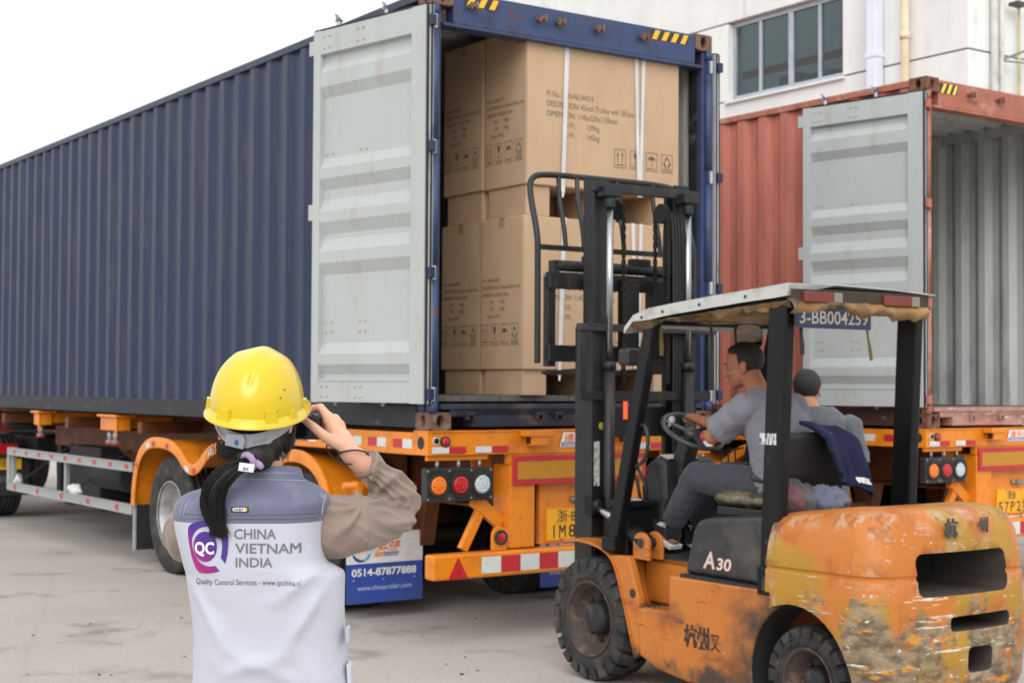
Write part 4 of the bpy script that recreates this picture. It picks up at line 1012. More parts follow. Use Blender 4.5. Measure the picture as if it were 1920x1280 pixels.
# front wheels with deep lugs
def lug_wheel(x, y, R, w, rim, n, out, parent):
    t = bpy.data.objects.new('wheel', None); COL.objects.link(t); t.parent = parent; t.location = (x, y, R)
    s = -out                                           # x: outer face, s: inwards
    ty = MB(); rb = R - .026
    ty.lathe([(.03, rim), (.006, rim + .02), (.0, rim + (R - rim) * .45), (.012, rb - .03), (.03, rb), (w - .03, rb), (w - .012, rb - .03), (w, rim + (R - rim) * .45), (w - .006, rim + .02), (w - .03, rim)], (0,0,0), (s,0,0), 48, sm=True, close=True)
    ty.lathe([(-.003, rim + (R - rim) * .52), (.004, rim + (R - rim) * .56), (.004, rim + (R - rim) * .48)], (0,0,0), (s,0,0), 48, close=True)
    for side in (0, 1):
        for k in range(n):
            a0 = 2 * pi * (k + side * .5) / n; da = 2 * pi / n * .36
            P = []
            for (xx, r, sc, tw) in ((-.004, rb - .058, .8, 0), (.004, R - .012, 1, 0), (w * .22, R, 1, .10), (w * .53, R, .9, .34), (w * .53, rb - .004, .9, .34), (w * .1, rb - .02, 1, .05)):
                xv = xx if side == 0 else w - xx
                for sg in (-1, 1):
                    a = a0 + tw * da * 2 + sg * da * sc; P.append((s * xv, r * cos(a), r * sin(a)))
            f = [(0,1,3,2),(2,3,5,4),(4,5,7,6),(6,7,9,8),(8,9,11,10),(10,11,1,0),(0,2,4,6,8,10),(1,11,9,7,5,3)]
            ty.add(P, f)
    o = ty.build('tyre', M['rubbertyre'], t, fix=False)
    bm = bmesh.new(); bm.from_mesh(o.data); bmesh.ops.recalc_face_normals(bm, faces=bm.faces); bm.to_mesh(o.data); bm.free()
    rm = MB(); rm.lathe([(.012, rim - .004), (.0, rim + .012), (.008, rim + .016), (.02, rim), (.035, rim - .016), (.075, rim - .03), (.10, rim - .045), (.11, rim * .62), (.105, rim * .55)], (0,0,0), (s,0,0), 40, sm=True, cap=False)
    rm.lathe([(.112, rim * .8), (.113, .0001)], (0,0,0), (s,0,0), 32, cap=False)
    rm.build('rim', mat('rusty dark rim', srgb(66,54,48), .7, var=.3, vs_=14, dirt=(srgb(104,80,66), .35, 12)), t)
    hb = MB(); hb.lathe([(.112, rim*.5), (.06, rim*.44), (.04, rim*.36), (.035, .0001)], (0,0,0), (s,0,0), 24)
    for k in range(8):
        a = 2*pi*k/8; hb.cyl((s*.112, cos(a)*rim*.62, sin(a)*rim*.62), (s*.088, cos(a)*rim*.62, sin(a)*rim*.62), .014, 6)
    hb.build('hub', M['dark'], t, bevel=.004)
    return t
for s in (-1, 1):
    lug_wheel(s * .515, 0, .353, .23, .205, 22, s, fk)
    lug_wheel(s * .49, -1.72, .272, .17, .155, 20, s, fk)
a = MB(); a.cyl((-.3,0,.353), (.3,0,.353), .09, 14); a.box(-.2, .2, -.2, .12, .2, .55); a.cyl((-.32,-1.72,.272), (.32,-1.72,.272), .06, 12); a.build('axle', M['dark'], fk)

# body side panels, fenders, step
AR = [( -1.72 + .37*cos(radians(d)), .29 + .37*sin(radians(d))) for d in range(70, 205, 9)]
for s in (-1, 1):
    body = [(-.42,.478),(-.705,.49),(-.712,.678),(-1.50,.690),(-1.595,.642)] 
    arch = [(-1.72 + .365*cos(radians(d)), .285 + .365*sin(radians(d))) for d in range(70, -28, -8)]
    body = [(-.44,.478),(-.705,.49),(-.712,.678),(-1.515,.690),(-1.60,.66)] + arch[1:] + [(-1.30,.125),(-.85,.135),(-.62,.16),(-.455,.215)]
    p = MB(); p.prism(body, (s * .505, 0, 0), (0,1,0), (0,0,1), (-s * .15, 0, 0)); p.build('side_panel', FB, fk, bevel=.018, seg=3)
    ln = MB(); q_ = [radians(d) for d in range(-30, 216, 8)]
    ln.loft([[Vector((s*.502, -1.72 + .361*cos(a), .285 + .361*sin(a))), Vector((s*.30, -1.72 + .361*cos(a), .285 + .361*sin(a)))] for a in q_], closed=False, caps=False); ln.build('wheel_liner', M['rubber'], fk, fix=False)
    # fender over the front wheel
    P = smooth_path([(0,.235,.79),(0,.10,.803),(0,-.08,.785),(0,-.19,.745),(0,-.25,.67),(0,-.32,.50),(0,-.425,.21)], 2)
    f = MB(); f.loft([[Vector((s*.515,p.y,p.z)), Vector((s*.28,p.y,p.z)), Vector((s*.28,p.y-.008,p.z-.01)), Vector((s*.515,p.y-.008,p.z-.014))] for p in P], sm=False)
    f.build('fender', FB, fk)
    f = MB(); f.prism([(-.19,.735),(-.36,.745),(-.455,.52),(-.455,.215),(-.428,.20),(-.325,.49),(-.255,.66)], (s*.505,0,0), (0,1,0), (0,0,1), (-s*.05,0,0)); f.build('fender_plate', FB, fk, bevel=.008)
    f = MB(); f.lathe([(0,.026),(.001,.0001)], (s*.5065,-.405,.545), (s,0,0), 20); f.build('plate_hole', M['ink'], fk)
    f = MB(); f.box(min(s*.5,s*.3), max(s*.5,s*.3), -.70, -.44, .455, .477)
    for k in range(5):
        for q in range(5): f.box(min(s*(.34+q*.034), s*(.355+q*.034)), max(s*(.34+q*.034), s*(.355+q*.034)), -.68+k*.048, -.655+k*.048, .477, .486)
    f.build('step', M['black'], fk, bevel=.002)
    f = MB(); f.box(min(s*.33,s*.25), max(s*.33,s*.25), -.72, -.30, .48, .74); f.build('footwell_wall', FB, fk, bevel=.01)
    # tilt ram and its lug
    f = MB(); f.prism([(-.07,-.03),(.07,-.03),(.07,.06)] + [(.07*cos(q), .06+.06*sin(q)) for q in [pi*k/8 for k in range(1,8)]] + [(-.07,.06)], (s*.47,-.43,.76), (0,1,0), (0,0,1), (-s*.02,0,0))
    f.prism([(-.07,-.03),(.07,-.03),(.07,.06)] + [(.07*cos(q), .06+.06*sin(q)) for q in [pi*k/8 for k in range(1,8)]] + [(-.07,.06)], (s*.38,-.43,.76), (0,1,0), (0,0,1), (-s*.02,0,0))
    f.cyl((s*.475,-.43,.82),(s*.35,-.43,.82),.028,14,1); f.build('tilt_lug', [FB, M['dark']], fk, bevel=.004)
    f = MB(); f.cyl((s*.425,-.42,.82),(s*.40,-.10,.92),.05,16); f.build('tilt_cylinder', FP, fk, bevel=.006)
    f = MB(); f.cyl((s*.40,-.10,.92),(s*.385,.10,.985),.02,14); f.build('tilt_rod', CHROME, fk)
    f = MB(); f.ell((s*.385,.10,.985),(.045,.05,.05),12); f.box(s*.385-.04, s*.385+.04, .08,.16,.93,1.04); f.build('tilt_clevis', FP, fk, bevel=.004)
# black lettering stencilled on the near side, model letters on the hood
k = MB(); put_text(k, '杭州', (-.5065,-.842,.335), (0,-1,0.03), (0,0,1), h=.085, w=.20, bold=.045); put_text(k, '叉', (-.5065,-1.05,.335), (0,-1,0.03), (0,0,1), h=.075, w=.075, bold=.01)
k.build('stencil_letters', mat('rubbed black stencil', srgb(46,38,34), .7, dirt=(srgb(150,88,40), .3, 40)), fk, fix=False)
c = MB(); c.box(-.33, .33, -.86, -.10, .70, .742); c.box(-.33, .33, -.12, -.08, .45, .742); c.build('floor_plate', M['black'], fk, bevel=.004)
hood = MB()
hs_ = [(-.795,.695),(-.865,.93),(-.905,.985),(-1.0,1.005),(-1.52,1.055),(-1.52,.695)]
hood.prism(hs_, (-.47,0,0), (0,1,0), (0,0,1), (.94,0,0)); hood.build('engine_hood', HOOD, fk, bevel=.03, seg=4)
MB().box(-.50, .50, -1.515, -.80, .6785, .6945).build('hood_seal', M['rubber'], fk)
k = MB()
for b_, mi, off in ((.035, 1, 0), (.0, 0, -.0012)):
    x = -.4715 + off
    put_text(k, 'A', (x,-.955,.742), (0,-1,0.02), (0,-.18,1), h=.088, w=.092, m=mi, bold=b_ + .02); put_text(k, '30', (x,-1.058,.742), (0,-1,0.02), (0,-.18,1), h=.062, w=.11, m=mi, bold=b_ + .02)
k.build('model_letters', [mat('cream letters', srgb(206,196,184), .5), mat('red outline', srgb(166,58,46), .5)], fk, fix=False)
# counterweight
rings = []
PROF = [(.235,.10),(.25,.03),(.30,.012),(.45,.0),(.60,.0),(.70,.004),(.795,.008),(.805,.018),(.818,.018),(.828,.008),(.92,.022),(1.0,.036),(1.06,.062),(1.098,.105),(1.116,.17),(1.123,.26)]
def cw_ring(z, ins):
    hw, yb, yf, r = .575 - ins * .9, -2.235 + ins * .7, -1.525, .17
    P = []
    for (cx, cy, a0) in ((hw - r, yb + r, -90), ):
        pass
    n = 10
    P.append((hw, yf)); 
    for k in range(1, 6): P.append((hw, yf + (yb + r - yf) * k / 6))
    for k in range(n + 1):
        a = radians(0 - 90 * k / n); P.append((hw - r + r * cos(a), yb + r + r * sin(a)))
    for k in range(1, 9): P.append((hw - r - (2 * (hw - r)) * k / 9, yb - .03 * sin(pi * k / 9)))
    for k in range(n + 1):
        a = radians(-90 - 90 * k / n); P.append((-hw + r + r * cos(a), yb + r + r * sin(a)))
    for k in range(1, 6): P.append((-hw, yb + r + (yf - yb - r) * k / 6))
    P.append((-hw, yf))
    for k in range(1, 8): P.append((-hw + 2 * hw * k / 8, yf))
    dz = lambda y: -.055 * max(0, (y + 1.95) / .43) * (1 if z > 1.0 else (max(0, z - .8) / .2))
    return [Vector((x, y, z + dz(y))) for x, y in P]
m_ = MB(); m_.loft([cw_ring(z, i) for z, i in PROF], sm=True)
def rbox(x0, x1, y0, y1, z0, z1, r, skew=0):
    pts = []
    for cx, cz, a0 in ((x1 - r, z1 - r, 0), (x0 + r, z1 - r, 90), (x0 + r, z0 + r, 180), (x1 - r, z0 + r, 270)):
        for q in range(6):
            a = radians(a0 + 90 * q / 5); pts.append((cx + r * cos(a) + skew * (cz - z0), cz + r * sin(a)))
    c = MB(); c.prism(pts, (0, y0, 0), (1,0,0), (0,0,1), (0, y1 - y0, 0)); return c
cuts = [rbox(-.29, .34, -2.6, -1.75, .722, .922, .045, -.1), rbox(-.10, .34, -2.6, -1.95, .555, .625, .025), rbox(.02, .20, -2.6, -1.9, .355, .475, .03)]
ac = MB(); ac.prism([(-1.72 + .375*cos(radians(d)), .275 + .375*sin(radians(d))) for d in range(-35, 216, 8)] + [(-2.03,-.2),(-1.41,-.2)], (-.8,0,0), (0,1,0), (0,0,1), (1.6,0,0))
cuts.append(ac)
fr = MB(); fr.box(-.9,.9,-1.56,-1.2,-.2,.69); cuts.append(fr)
me = boolean(m_.mesh('counterweight'), cuts, 'counterweight')
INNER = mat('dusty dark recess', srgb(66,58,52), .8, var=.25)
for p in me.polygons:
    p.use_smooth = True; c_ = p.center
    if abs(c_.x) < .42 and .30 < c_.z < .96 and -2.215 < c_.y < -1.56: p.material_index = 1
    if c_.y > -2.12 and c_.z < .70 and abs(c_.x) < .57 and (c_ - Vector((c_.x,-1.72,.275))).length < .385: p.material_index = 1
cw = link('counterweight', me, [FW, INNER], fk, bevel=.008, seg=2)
md = cw.modifiers.new('e', 'EDGE_SPLIT'); md.split_angle = radians(42)
MB().box(-.3, .33, -1.80, -1.79, .66, .95).build('radiator', M['ink'], fk)
a = MB(); a.cyl((.03,-2.12,.34),(.03,-2.12,.49),.014,10); a.build('tow_pin', M['steel'], fk)
for ch_, x_, z_, h_ in (('杭',-.13,1.0,.065),('州',.10,1.01,.055)):
    k = MB(); put_text(k, ch_, (x_,-2.26,z_), (1,0,0), (.0,.16,1), h=h_, bold=.03, shear=.25); ml_ = k.build('metal_letter', mat('grey metal letters', srgb(74,72,70), .4, metal=.4), fk, fix=False); ml_.modifiers.new('s', 'SOLIDIFY').thickness = .006
a = MB(); a.lathe([(0,.035),(.06,.035),(.065,.02)], (-.52,-1.50,.69), (0,0,1), 14); a.build('filler_cap', M['black'], fk)
# overhead guard
for s in (-1, 1):
    x = -.475 if s < 0 else .445
    a = MB(); a.beam((x,-1.475,.69),(x - .0,-1.545,2.10),.06,.13,(0,1,0)); 
    a.box(x - .045, x + .035, -1.54, -1.41, .66, .80)
    p = a.build('rear_post', FP, fk, bevel=.01, seg=2)
    b_ = MB()
    for z in (.80,.88): b_.lathe([(0,.018),(.01,.016),(.011,.0001)], (x - .031,-1.48,z + .04), (-1,0,0), 12)
    b_.build('post_bolt', M['dark'], fk)
    a = MB(); a.beam((x,-.20,.79),(x,-.545,2.05),.06,.085,(0,1,0)); a.build('front_post', FP, fk, bevel=.008)
    a = MB(); a.box(x - .05, x + .05, -.26, -.14, .76, .84); a.build('post_foot', FP, fk, bevel=.008)
a = MB()
for x in (-.47, -.24, -.01, .21, .44): a.beam((x,-.54,2.055),(x,-1.60,2.105),.05,.04)
a.beam((-.5,-.53,2.05),(.47,-.53,2.05),.06,.06); a.beam((-.5,-1.56,2.10),(.47,-1.56,2.10),.06,.06); a.build('guard_frame', FP, fk, bevel=.006)
st = MB(); st.box(-.507,-.504,-1.535,-1.42,1.40,1.455); st.build('torn_label', mat('torn white label', srgb(206,208,208), .6, dirt=(srgb(30,30,32), .5, 26, (1,2.5,.5), .06)), fk)
# sheet metal roof with a bent edge
rs = mat('off-white roof sheet', srgb(182,184,181), .5, var=.08, dirt=(srgb(150,140,122), .24, 9, (1,1,2), .25), dirt2=(srgb(60,54,48), .14, 34, (1,1,1), .05))
P = [(-.36,2.005),(-.44,2.07),(-.58,2.103),(-.7,2.113),(-.8,2.122),(-.9,2.130),(-1.0,2.137),(-1.1,2.145),(-1.2,2.151),(-1.3,2.158),(-1.42,2.166),(-1.54,2.174),(-1.645,2.182)]
rf = MB(); ring = []
for y, z in P:
    ring.append([Vector((-.54,y,z-.055 + .010*noise.noise(Vector((y*9,1,2))) if y < -.5 else z - .03)), Vector((-.535,y,z-.055 + .010*noise.noise(Vector((y*9,1,2))) if y < -.5 else z - .03)), Vector((-.53,y,z)), Vector((-.2,y,z+.012)), Vector((.2,y,z+.004)), Vector((.50,y-.02,z-.015)), Vector((.50,y-.02,z-.02)), Vector((.2,y,z-.002)), Vector((-.2,y,z+.006)), Vector((-.535,y,z+.006))])
rf.loft(ring, sm=False); rf.build('roof_sheet', rs, fk, fix=False)
rb_ = MB()
for y, z in ((-.7,2.085),(-1.0,2.11),(-1.35,2.135),(-.52,2.06)): rb_.ell((-.542,y,z),(.004,.009,.009),8)
q = rb_.build('rivets', M['dark'], fk, fix=False); q['kind'] = 'stuff'
tarp = mat('torn tan tarpaulin', srgb(166,142,96), .55, var=.3, vs_=6, dirt=(srgb(50,40,28), .62, 3.5, (1,1,1.6), .3), dirt2=(srgb(160,104,40), .3, 4, (1,1,1), .3), bump=.3, bs=24)
tp = MB()
def tarp_fn(side):
    def f(u, v):
        if side == 0:
            y = -.40 - u * 1.24; p = Vector((-.525 + .03 * v + .012 * sin(u * 40) * v, y, 2.03 + .075 * u - v * (.026 + .03 * noise.noise(Vector((u * 6, 3, 1))) + .02 * noise.noise(Vector((u * 22, 1, 5))))))
        else:
            x = -.53 + u * .99; p = Vector((x, -1.64 - .03 * sin(v * 3) , 2.112 - v * (.062 + .035 * noise.noise(Vector((u * 5, 7, 2))) + .03 * noise.noise(Vector((u * 18, 2, 9)))) - .012 * u))
        n = noise.noise_vector(p * Vector((6,6,3)) if False else Vector((p.x*6,p.y*6,p.z*3))) * .026 * v + noise.noise_vector(p * 19) * .006
        return p + Vector(n)
    return f
for sd, nm in ((0, 'side_tarpaulin'), (1, 'rear_tarpaulin')):
    tp = MB(); tp.grid(tarp_fn(sd), 70, 14); o = tp.build(nm, tarp, fk, fix=False); sdm = o.modifiers.new('t', 'SOLIDIFY'); sdm.thickness = .003
tp = MB(); tp.grid(lambda u, v: Vector((-.50 + u * .94, -.45 - v * 1.15, 2.035 + v * .06 - .03 * sin(pi * u) * sin(pi * v))) + Vector(noise.noise_vector(Vector((u * 5, v * 5, 1)))) * .02, 30, 30)
tp.build('lining', tarp, fk, fix=False)
a = MB(); a.box(-.52,.47,-1.645,-1.62,2.07,2.165); a.build('rear_board', mat('dark weathered board', srgb(58,46,36), .7, var=.3), fk, bevel=.004)
for x0, x1 in ((-.44,-.24),(.12,.32)):
    a = MB(); a.box(x0, x1, -1.668, -1.6455, 2.098, 2.15); a.box(x1 + .001, x1 + .06, -1.668, -1.6455, 2.098, 2.15, 1); a.build('roof_tail_lamp', [mat('dusty red lens', srgb(112,48,38), .5, dirt=(srgb(90,66,48), .3, 12)), mat('dusty clear lens', srgb(130,122,108), .5)], fk, bevel=.006)
pb = mat('dark blue plate', srgb(32,38,68), .5, dirt=(srgb(70,70,84), .2, 12))
a = MB(); a.box(-.485, .03, -1.655, -1.648, 1.972, 2.082); a.box(-.478,.023,-1.6565,-1.6552,1.979,2.075,0)
put_text(a, '3-BB004259', (-.465,-1.658,1.995), (1,0,0), (0,0,1), h=.066, w=.47, m=1, bold=.01); a.build('fleet_plate', [pb, mat('pale plate figures', srgb(150,146,134), .6)], fk, fix=False)
for i, (x, y, z, l, dx) in enumerate(((-.48,-.62,2.0,.15,0),(-.48,-1.02,2.02,.13,.01),(-.45,-1.0,2.0,.19,-.01),(-.42,-1.62,2.0,.16,.01),(.04,-1.62,1.99,.17,.03))):
    a = MB(); a.loft([[Vector((x+dx*k/3-w_,y+.004*sin(k*2),z-l*k/3)),Vector((x+dx*k/3+w_,y+.006*sin(k*2),z-l*k/3)),Vector((x+dx*k/3+w_,y+.004,z-l*k/3)),Vector((x+dx*k/3-w_,y+.003,z-l*k/3))] for k in range(4) for w_ in ((.012,.006,.004,.011,.009)[i],)], sm=False); a.build('loose_strap', mat('strap', srgb(*((96,84,44) if i in (0,4) else (34,32,30))), .7), fk)
# mirror, work lamp, indicator, handle
a = MB(); a.prism([(.075*sgn_*(1-.12*0), 0) for sgn_ in ()] or [(.068*math.copysign(abs(cos(q))**.5, cos(q)), .062*math.copysign(abs(sin(q))**.5, sin(q))) for q in [2*pi*k/40 for k in range(40)]], (-.01,-.80,1.965), (1.05,-.5,0), (0,.12,1.1), (.012,.024,0)); mo = a.build('mirror', M['black'], fk, bevel=.006)
g_ = MB(); g_.prism([(.061*math.copysign(abs(cos(q))**.5, cos(q)), .055*math.copysign(abs(sin(q))**.5, sin(q))) for q in [2*pi*k/40 for k in range(40)]], (-.0105,-.801,1.965), (1.05,-.5,0), (0,.12,1.1), (-.001,-.002,0)); g_.build('mirror_glass', mat('mirror', (.9,.9,.9), .03, metal=1, var=0, rvar=0), mo)
a = MB(); a.cyl((.0,-.78,2.03),(0,-.7,2.1),.008,8); a.build('mirror_stalk', M['black'], fk)
a = MB(); a.box(-.44,-.34,-.27,-.17,1.80,1.90); a.build('work_lamp', M['black'], fk, bevel=.02, seg=3)
a = MB(); a.box(-.515,-.505,-.36,-.325,1.50,1.60); a.build('side_indicator', mat('orange lens', srgb(240,92,30), .3), fk, bevel=.003)
a = MB(); a.tube(smooth_path([(-.47,-.385,1.24),(-.47,-.46,1.27),(-.47,-.50,1.38),(-.47,-.47,1.47),(-.47,-.43,1.47)]), .011, 8); a.build('grab_handle', M['black'], fk)
# mast: outer and raised inner channels
for s in (-1, 1):
    X = lambda a: s * a
    o = MB()
    o.prism([(.26,.12),(.40,.12),(.40,.29),(.26,.29),(.26,.265),(.375,.265),(.375,.145),(.26,.145)], (0,0,.09), (s,0,0), (0,1,0), (0,0,1.95)); o.build('outer_upright', FK, fk, bevel=.004)
    o = MB()
    o.prism([(.25,.15),(.365,.15),(.365,.26),(.25,.26),(.25,.24),(.345,.24),(.345,.17),(.25,.17)], (0,0,.95), (s,0,0), (0,1,0), (0,0,1.97)); o.build('inner_upright', FK, fk, bevel=.003)
    o = MB(); o.cyl((X(.30),.085,.25),(X(.30),.085,1.80),.036,16); o.cyl((X(.30),.085,1.78),(X(.30),.085,1.83),.042,16); o.build('lift_cylinder', FK, fk)
    o = MB(); o.cyl((X(.30),.085,1.83),(X(.30),.085,2.76),.021,16); o.build('lift_rod', CHROME, fk)
    o = MB(); o.cyl((X(.30),.085,2.735),(X(.30),.085,2.80),.033,14); o.box(min(X(.24),X(.36)), max(X(.24),X(.36)), .04,.13,2.80,2.86); o.build('rod_head', FK, fk, bevel=.004)
    w_ = MB(); w_.lathe([(-.012,.055),(-.012,.062),(.012,.062),(.012,.055)], (X(.17),.18,2.74), (1,0,0), 22); w_.lathe([(-.014,.02),(.014,.02)], (X(.17),.18,2.74), (1,0,0), 12); w_.build('chain_sheave', M['dark'], fk)
    for dy, ztop, zbot in ((-.062, 2.74, 1.70), (.062, 2.74, 2.30)):
        ch = MB(); z = zbot; q = 0
        while z < ztop:
            for dx in ((-.009,.009) if q % 2 else (-.004,.004)): ch.box(X(.17)+dx-.0022, X(.17)+dx+.0022, .18+dy-.008, .18+dy+.008, z, z+.032)
            ch.cyl((X(.17)-.012,.18+dy,z+.004),(X(.17)+.012,.18+dy,z+.004),.005,6); z += .026; q += 1
        co = ch.build('lift_chain', mat('greasy chain', srgb(54,46,40), .45, metal=.6, var=.3), fk, fix=False); co['kind'] = 'stuff'
for z0, z1, y0, y1, hw, nm in ((2.005,2.05,.075,.115,.52,'crossbar'),(1.60,1.655,.10,.118,.50,'crossbar'),(.55,.80,.105,.12,.39,'crossbar'),(2.83,2.885,.10,.145,.40,'crossbar'),(1.38,1.56,.225,.245,.245,'crossbar')):
    MB().box(-hw, hw, y0, y1, z0, z1).build(nm, FK, fk, bevel=.004)
for s in (-1, 1): MB().beam((s*.49,.10,1.66),(s*.49,.10,2.005),.05,.03).build('crossbar_stay', FK, fk, bevel=.003)
for k in range(4):
    a = MB(); x = .22 + k * .024
    a.tube(smooth_path([(x,.12,1.0),(x,.12,2.3),(x,.13,2.68),(x,.17,2.77),(x,.215,2.70),(x,.22,2.35)]), .009, 8); a.build('hydraulic_hose', M['rubber'], fk)
st = MB(); st.box(-.385,-.345,.1165,.1185,1.10,1.36); st.build('data_label', mat('dirty white label', srgb(190,188,180), .6, dirt=(srgb(90,86,80), .4, 40)), fk)
st = MB(); st.lathe([(0,.022),(.002,.022),(.003,.0001)], (-.33,.1185,1.45), (0,-1,0), 18); st.build('round_sticker', mat('yellow sticker', srgb(150,142,52), .6), fk)
# carriage with load backrest
cx = .05
a = MB()
for z0, z1 in ((2.27,2.37),(1.83,1.93)): a.box(cx-.56, cx+.56, .40,.45, z0, z1)
for x in (-.20,.06,.30): a.box(x-.06, x+.06, .33,.399, 1.86,2.34)
a.build('carriage', FK, fk, bevel=.006)
a = MB(); a.cyl((cx-.50,.43,2.41),(cx+.52,.43,2.41),.034,16); a.box(cx-.53,cx-.49,.40,.46,2.36,2.44); a.box(cx+.49,cx+.54,.40,.46,2.36,2.44); a.build('sideshift_cylinder', FK, fk, bevel=.004)
for x in (-.16,.20): MB().box(x-.07, x+.07, .40,.47, 2.43,2.48).build('carriage_hook', FK, fk, bevel=.01)
for s in (-1, 1):
    a = MB(); a.box(cx+s*.53-.03, cx+s*.53+.03, .42,.47, 1.80,2.345); a.build('side_bracket', FK, fk, bevel=.006)
    a = MB()
    for z in (1.90,2.28): a.lathe([(0,.02),(.015,.02),(.016,.0001)], (cx+s*.53,.419,z), (0,-1,0), 6)
    a.build('bracket_bolt', M['dark'], fk)
for s in (-1, 1):
    a = MB(); x = cx + s*.61
    a.tube(smooth_path([(x,.455,1.82),(x,.455,2.50),(x,.46,2.6),(x-s*.01,.56,2.86),(x-s*.03,.58,2.95),(x-s*.12,.585,2.985),(cx,.585,2.985)],3), .019, 10); a.build('backrest_frame', FK, fk)
a = MB(); a.beam((cx-.61,.46,2.52),(cx+.61,.46,2.52),.04,.03); a.build('backrest_rail', FK, fk, bevel=.003)
for k, x in enumerate((-.40,-.26,.05,.34,.50)):
    a = MB(); a.tube(smooth_path([(cx+x,.46,2.52),(cx+x+.0,.48,2.66),(cx+x+.02,.56,2.84),(cx+x+.03,.582,2.98)]), .015, 8); a.build('backrest_bar', FK, fk)
for x in (-.10, .36):
    a = MB(); a.prism([(.452,2.40),(.452,1.80),(.47,1.76),(.96,1.755),(1.0,1.765),(1.0,1.775),(.52,1.80),(.505,1.84),(.505,2.40)], (x-.06,0,0), (0,1,0), (0,0,1), (.12,0,0)); a.build('fork', FK, fk, bevel=.006)
# cab: cowl, column, wheel, levers, pedals, seat
a = MB(); a.prism([(-.10,.74),(-.08,1.10),(-.13,1.24),(-.22,1.285),(-.30,1.26),(-.31,1.05),(-.24,.74)], (-.20,0,0), (0,1,0), (0,0,1), (.40,0,0)); a.build('dash_cowl', M['black'], fk, bevel=.035, seg=4)
a = MB(); a.prism([(-.135,1.252),(-.215,1.293),(-.29,1.272),(-.28,1.268),(-.21,1.286)], (-.15,0,0), (0,1,0), (0,0,1), (.22,0,0)); a.build('dash_panel', mat('pale grey dash panel', srgb(196,196,188), .5), fk)
wc = Vector((-.07,-.40,1.43)); wax = Vector((.0,-.52,.86)).normalized(); wu = Vector((1,0,0)); wv = wax.cross(wu)
a = MB(); a.beam((-.07,-.25,1.10), wc + wax * -.05, .09, .10); a.cyl(wc + wax * -.09, wc + wax * -.01, .03, 14); a.build('steering_column', M['black'], fk, bevel=.012)
a = MB(); a.tube([wc + wu*(.18*cos(q)) + wv*(.18*sin(q)) for q in [2*pi*k/40 for k in range(40)]], .0135, 10, closed=True)
a.ell(wc - wax*.01, (.05,.05,.03), 14, rot=Matrix((wu, wv, wax)).transposed())
for q in (.3, 2.4, 4.5): a.beam(wc - wax*.012, wc + wu*(.175*cos(q)) + wv*(.175*sin(q)), .028, .01, wax)
a.build('steering_wheel', mat('worn grey wheel rim', srgb(66,68,72), .35, var=.15), fk)
a = MB(); kn = wc + wu*(-.17) + wv*(.02) + wax*.02; a.cyl(kn, kn + wax*.03, .008, 8); a.ell(kn + wax*.045, (.02,.02,.024), 12); a.build('spinner_knob', mat('pale knob', srgb(170,170,168), .3), fk)
a = MB(); a.box(-.47,-.24,-.30,-.10,1.0,1.04); a.box(-.45,-.26,-.28,-.12,.74,1.0); a.build('valve_box', FP, fk, bevel=.01)
MB().box(-.40,-.33,-.26,-.20,1.041,1.046).build('paper_scrap', M['white'], fk)
for i, x in enumerate((-.27,-.32)):
    a = MB(); a.tube([(x,-.24,1.03),(x,-.21,1.14),(x-.01,-.14,1.24)], .01, 8); a.cyl((x-.01,-.15,1.225),(x-.015,-.12,1.275),.018,10); a.build('control_lever', M['black'], fk)
for i, (x0, y0) in enumerate(((-.38,-.12),(-.30,-.10),(-.35,-.16))):
    a = MB(); a.tube(smooth_path([(x0,y0,1.0),(x0+.03,y0+.08,.92),(x0-.02,y0+.05,.80),(x0+.02,y0+.12,.70)]), .012, 8); a.build('valve_hose', mat('grey-brown hose', srgb(70,62,54), .6), fk)
a = MB()
for k in range(3): a.tube([(.12 + k*.0,-.40-k*.06,1.06),(.13,-.42-k*.06,1.22),(.14,-.40-k*.06,1.33)], .006, 6)
a.tube([(.12,-.36,1.30),(.15,-.58,1.34)], .006, 6); a.tube([(.12,-.36,1.12),(.15,-.58,1.14)], .006, 6); q = a.build('side_lever_rack', M['black'], fk)
a = MB()
for x in (-.16,.0,.14): a.box(x-.035,x+.035,-.30,-.285,.78,.86)
a.build('pedal', M['rubber'], fk, bevel=.004)
sv = mat('black seat vinyl', srgb(30,30,32), .45, var=.2); sw = mat('cling-wrapped seat cover', srgb(118,104,72), .2, var=.6, vs_=6, dirt=(srgb(44,46,46), .6, 5, (1,1,1), .15), dirt2=(srgb(176,176,170), .25, 16, (.4,1.5,1), .06), bump=.9, bs=16, coat=.5)
a = MB(); a.grid(lambda u, v: Vector((-.04 + .27*math.copysign(abs(cos(2*pi*u))**.45, cos(2*pi*u))*sin(pi*v)**.5, -1.03 + .25*math.copysign(abs(sin(2*pi*u))**.45, sin(2*pi*u))*sin(pi*v)**.5, 1.09 - .055*cos(pi*v))) + Vector(noise.noise_vector(Vector((cos(2*pi*u)*4,sin(2*pi*u)*4,v*3))))*.012, 60, 20); so = a.build('seat_cushion', sw, fk)
a = MB(); a.prism([(-1.20,1.10),(-1.29,1.42),(-1.33,1.46),(-1.37,1.44),(-1.34,1.24),(-1.28,1.06)], (-.27,0,0), (0,1,0), (0,0,1), (.46,0,0)); a.build('seat_back', sv, fk, bevel=.03, seg=4)
a = MB(); a.box(-.28,.20,-1.30,-.84,1.0,1.05); a.build('seat_base', sv, fk, bevel=.01)
a = MB(); a.cyl((-.30,-1.36,1.065),(-.30,-1.30,1.10),.008,8); a.ell((-.30,-1.39,1.075),(.028,.03,.028),14); a.build('brown_knob', mat('brown knob', srgb(150,76,40), .35), fk)
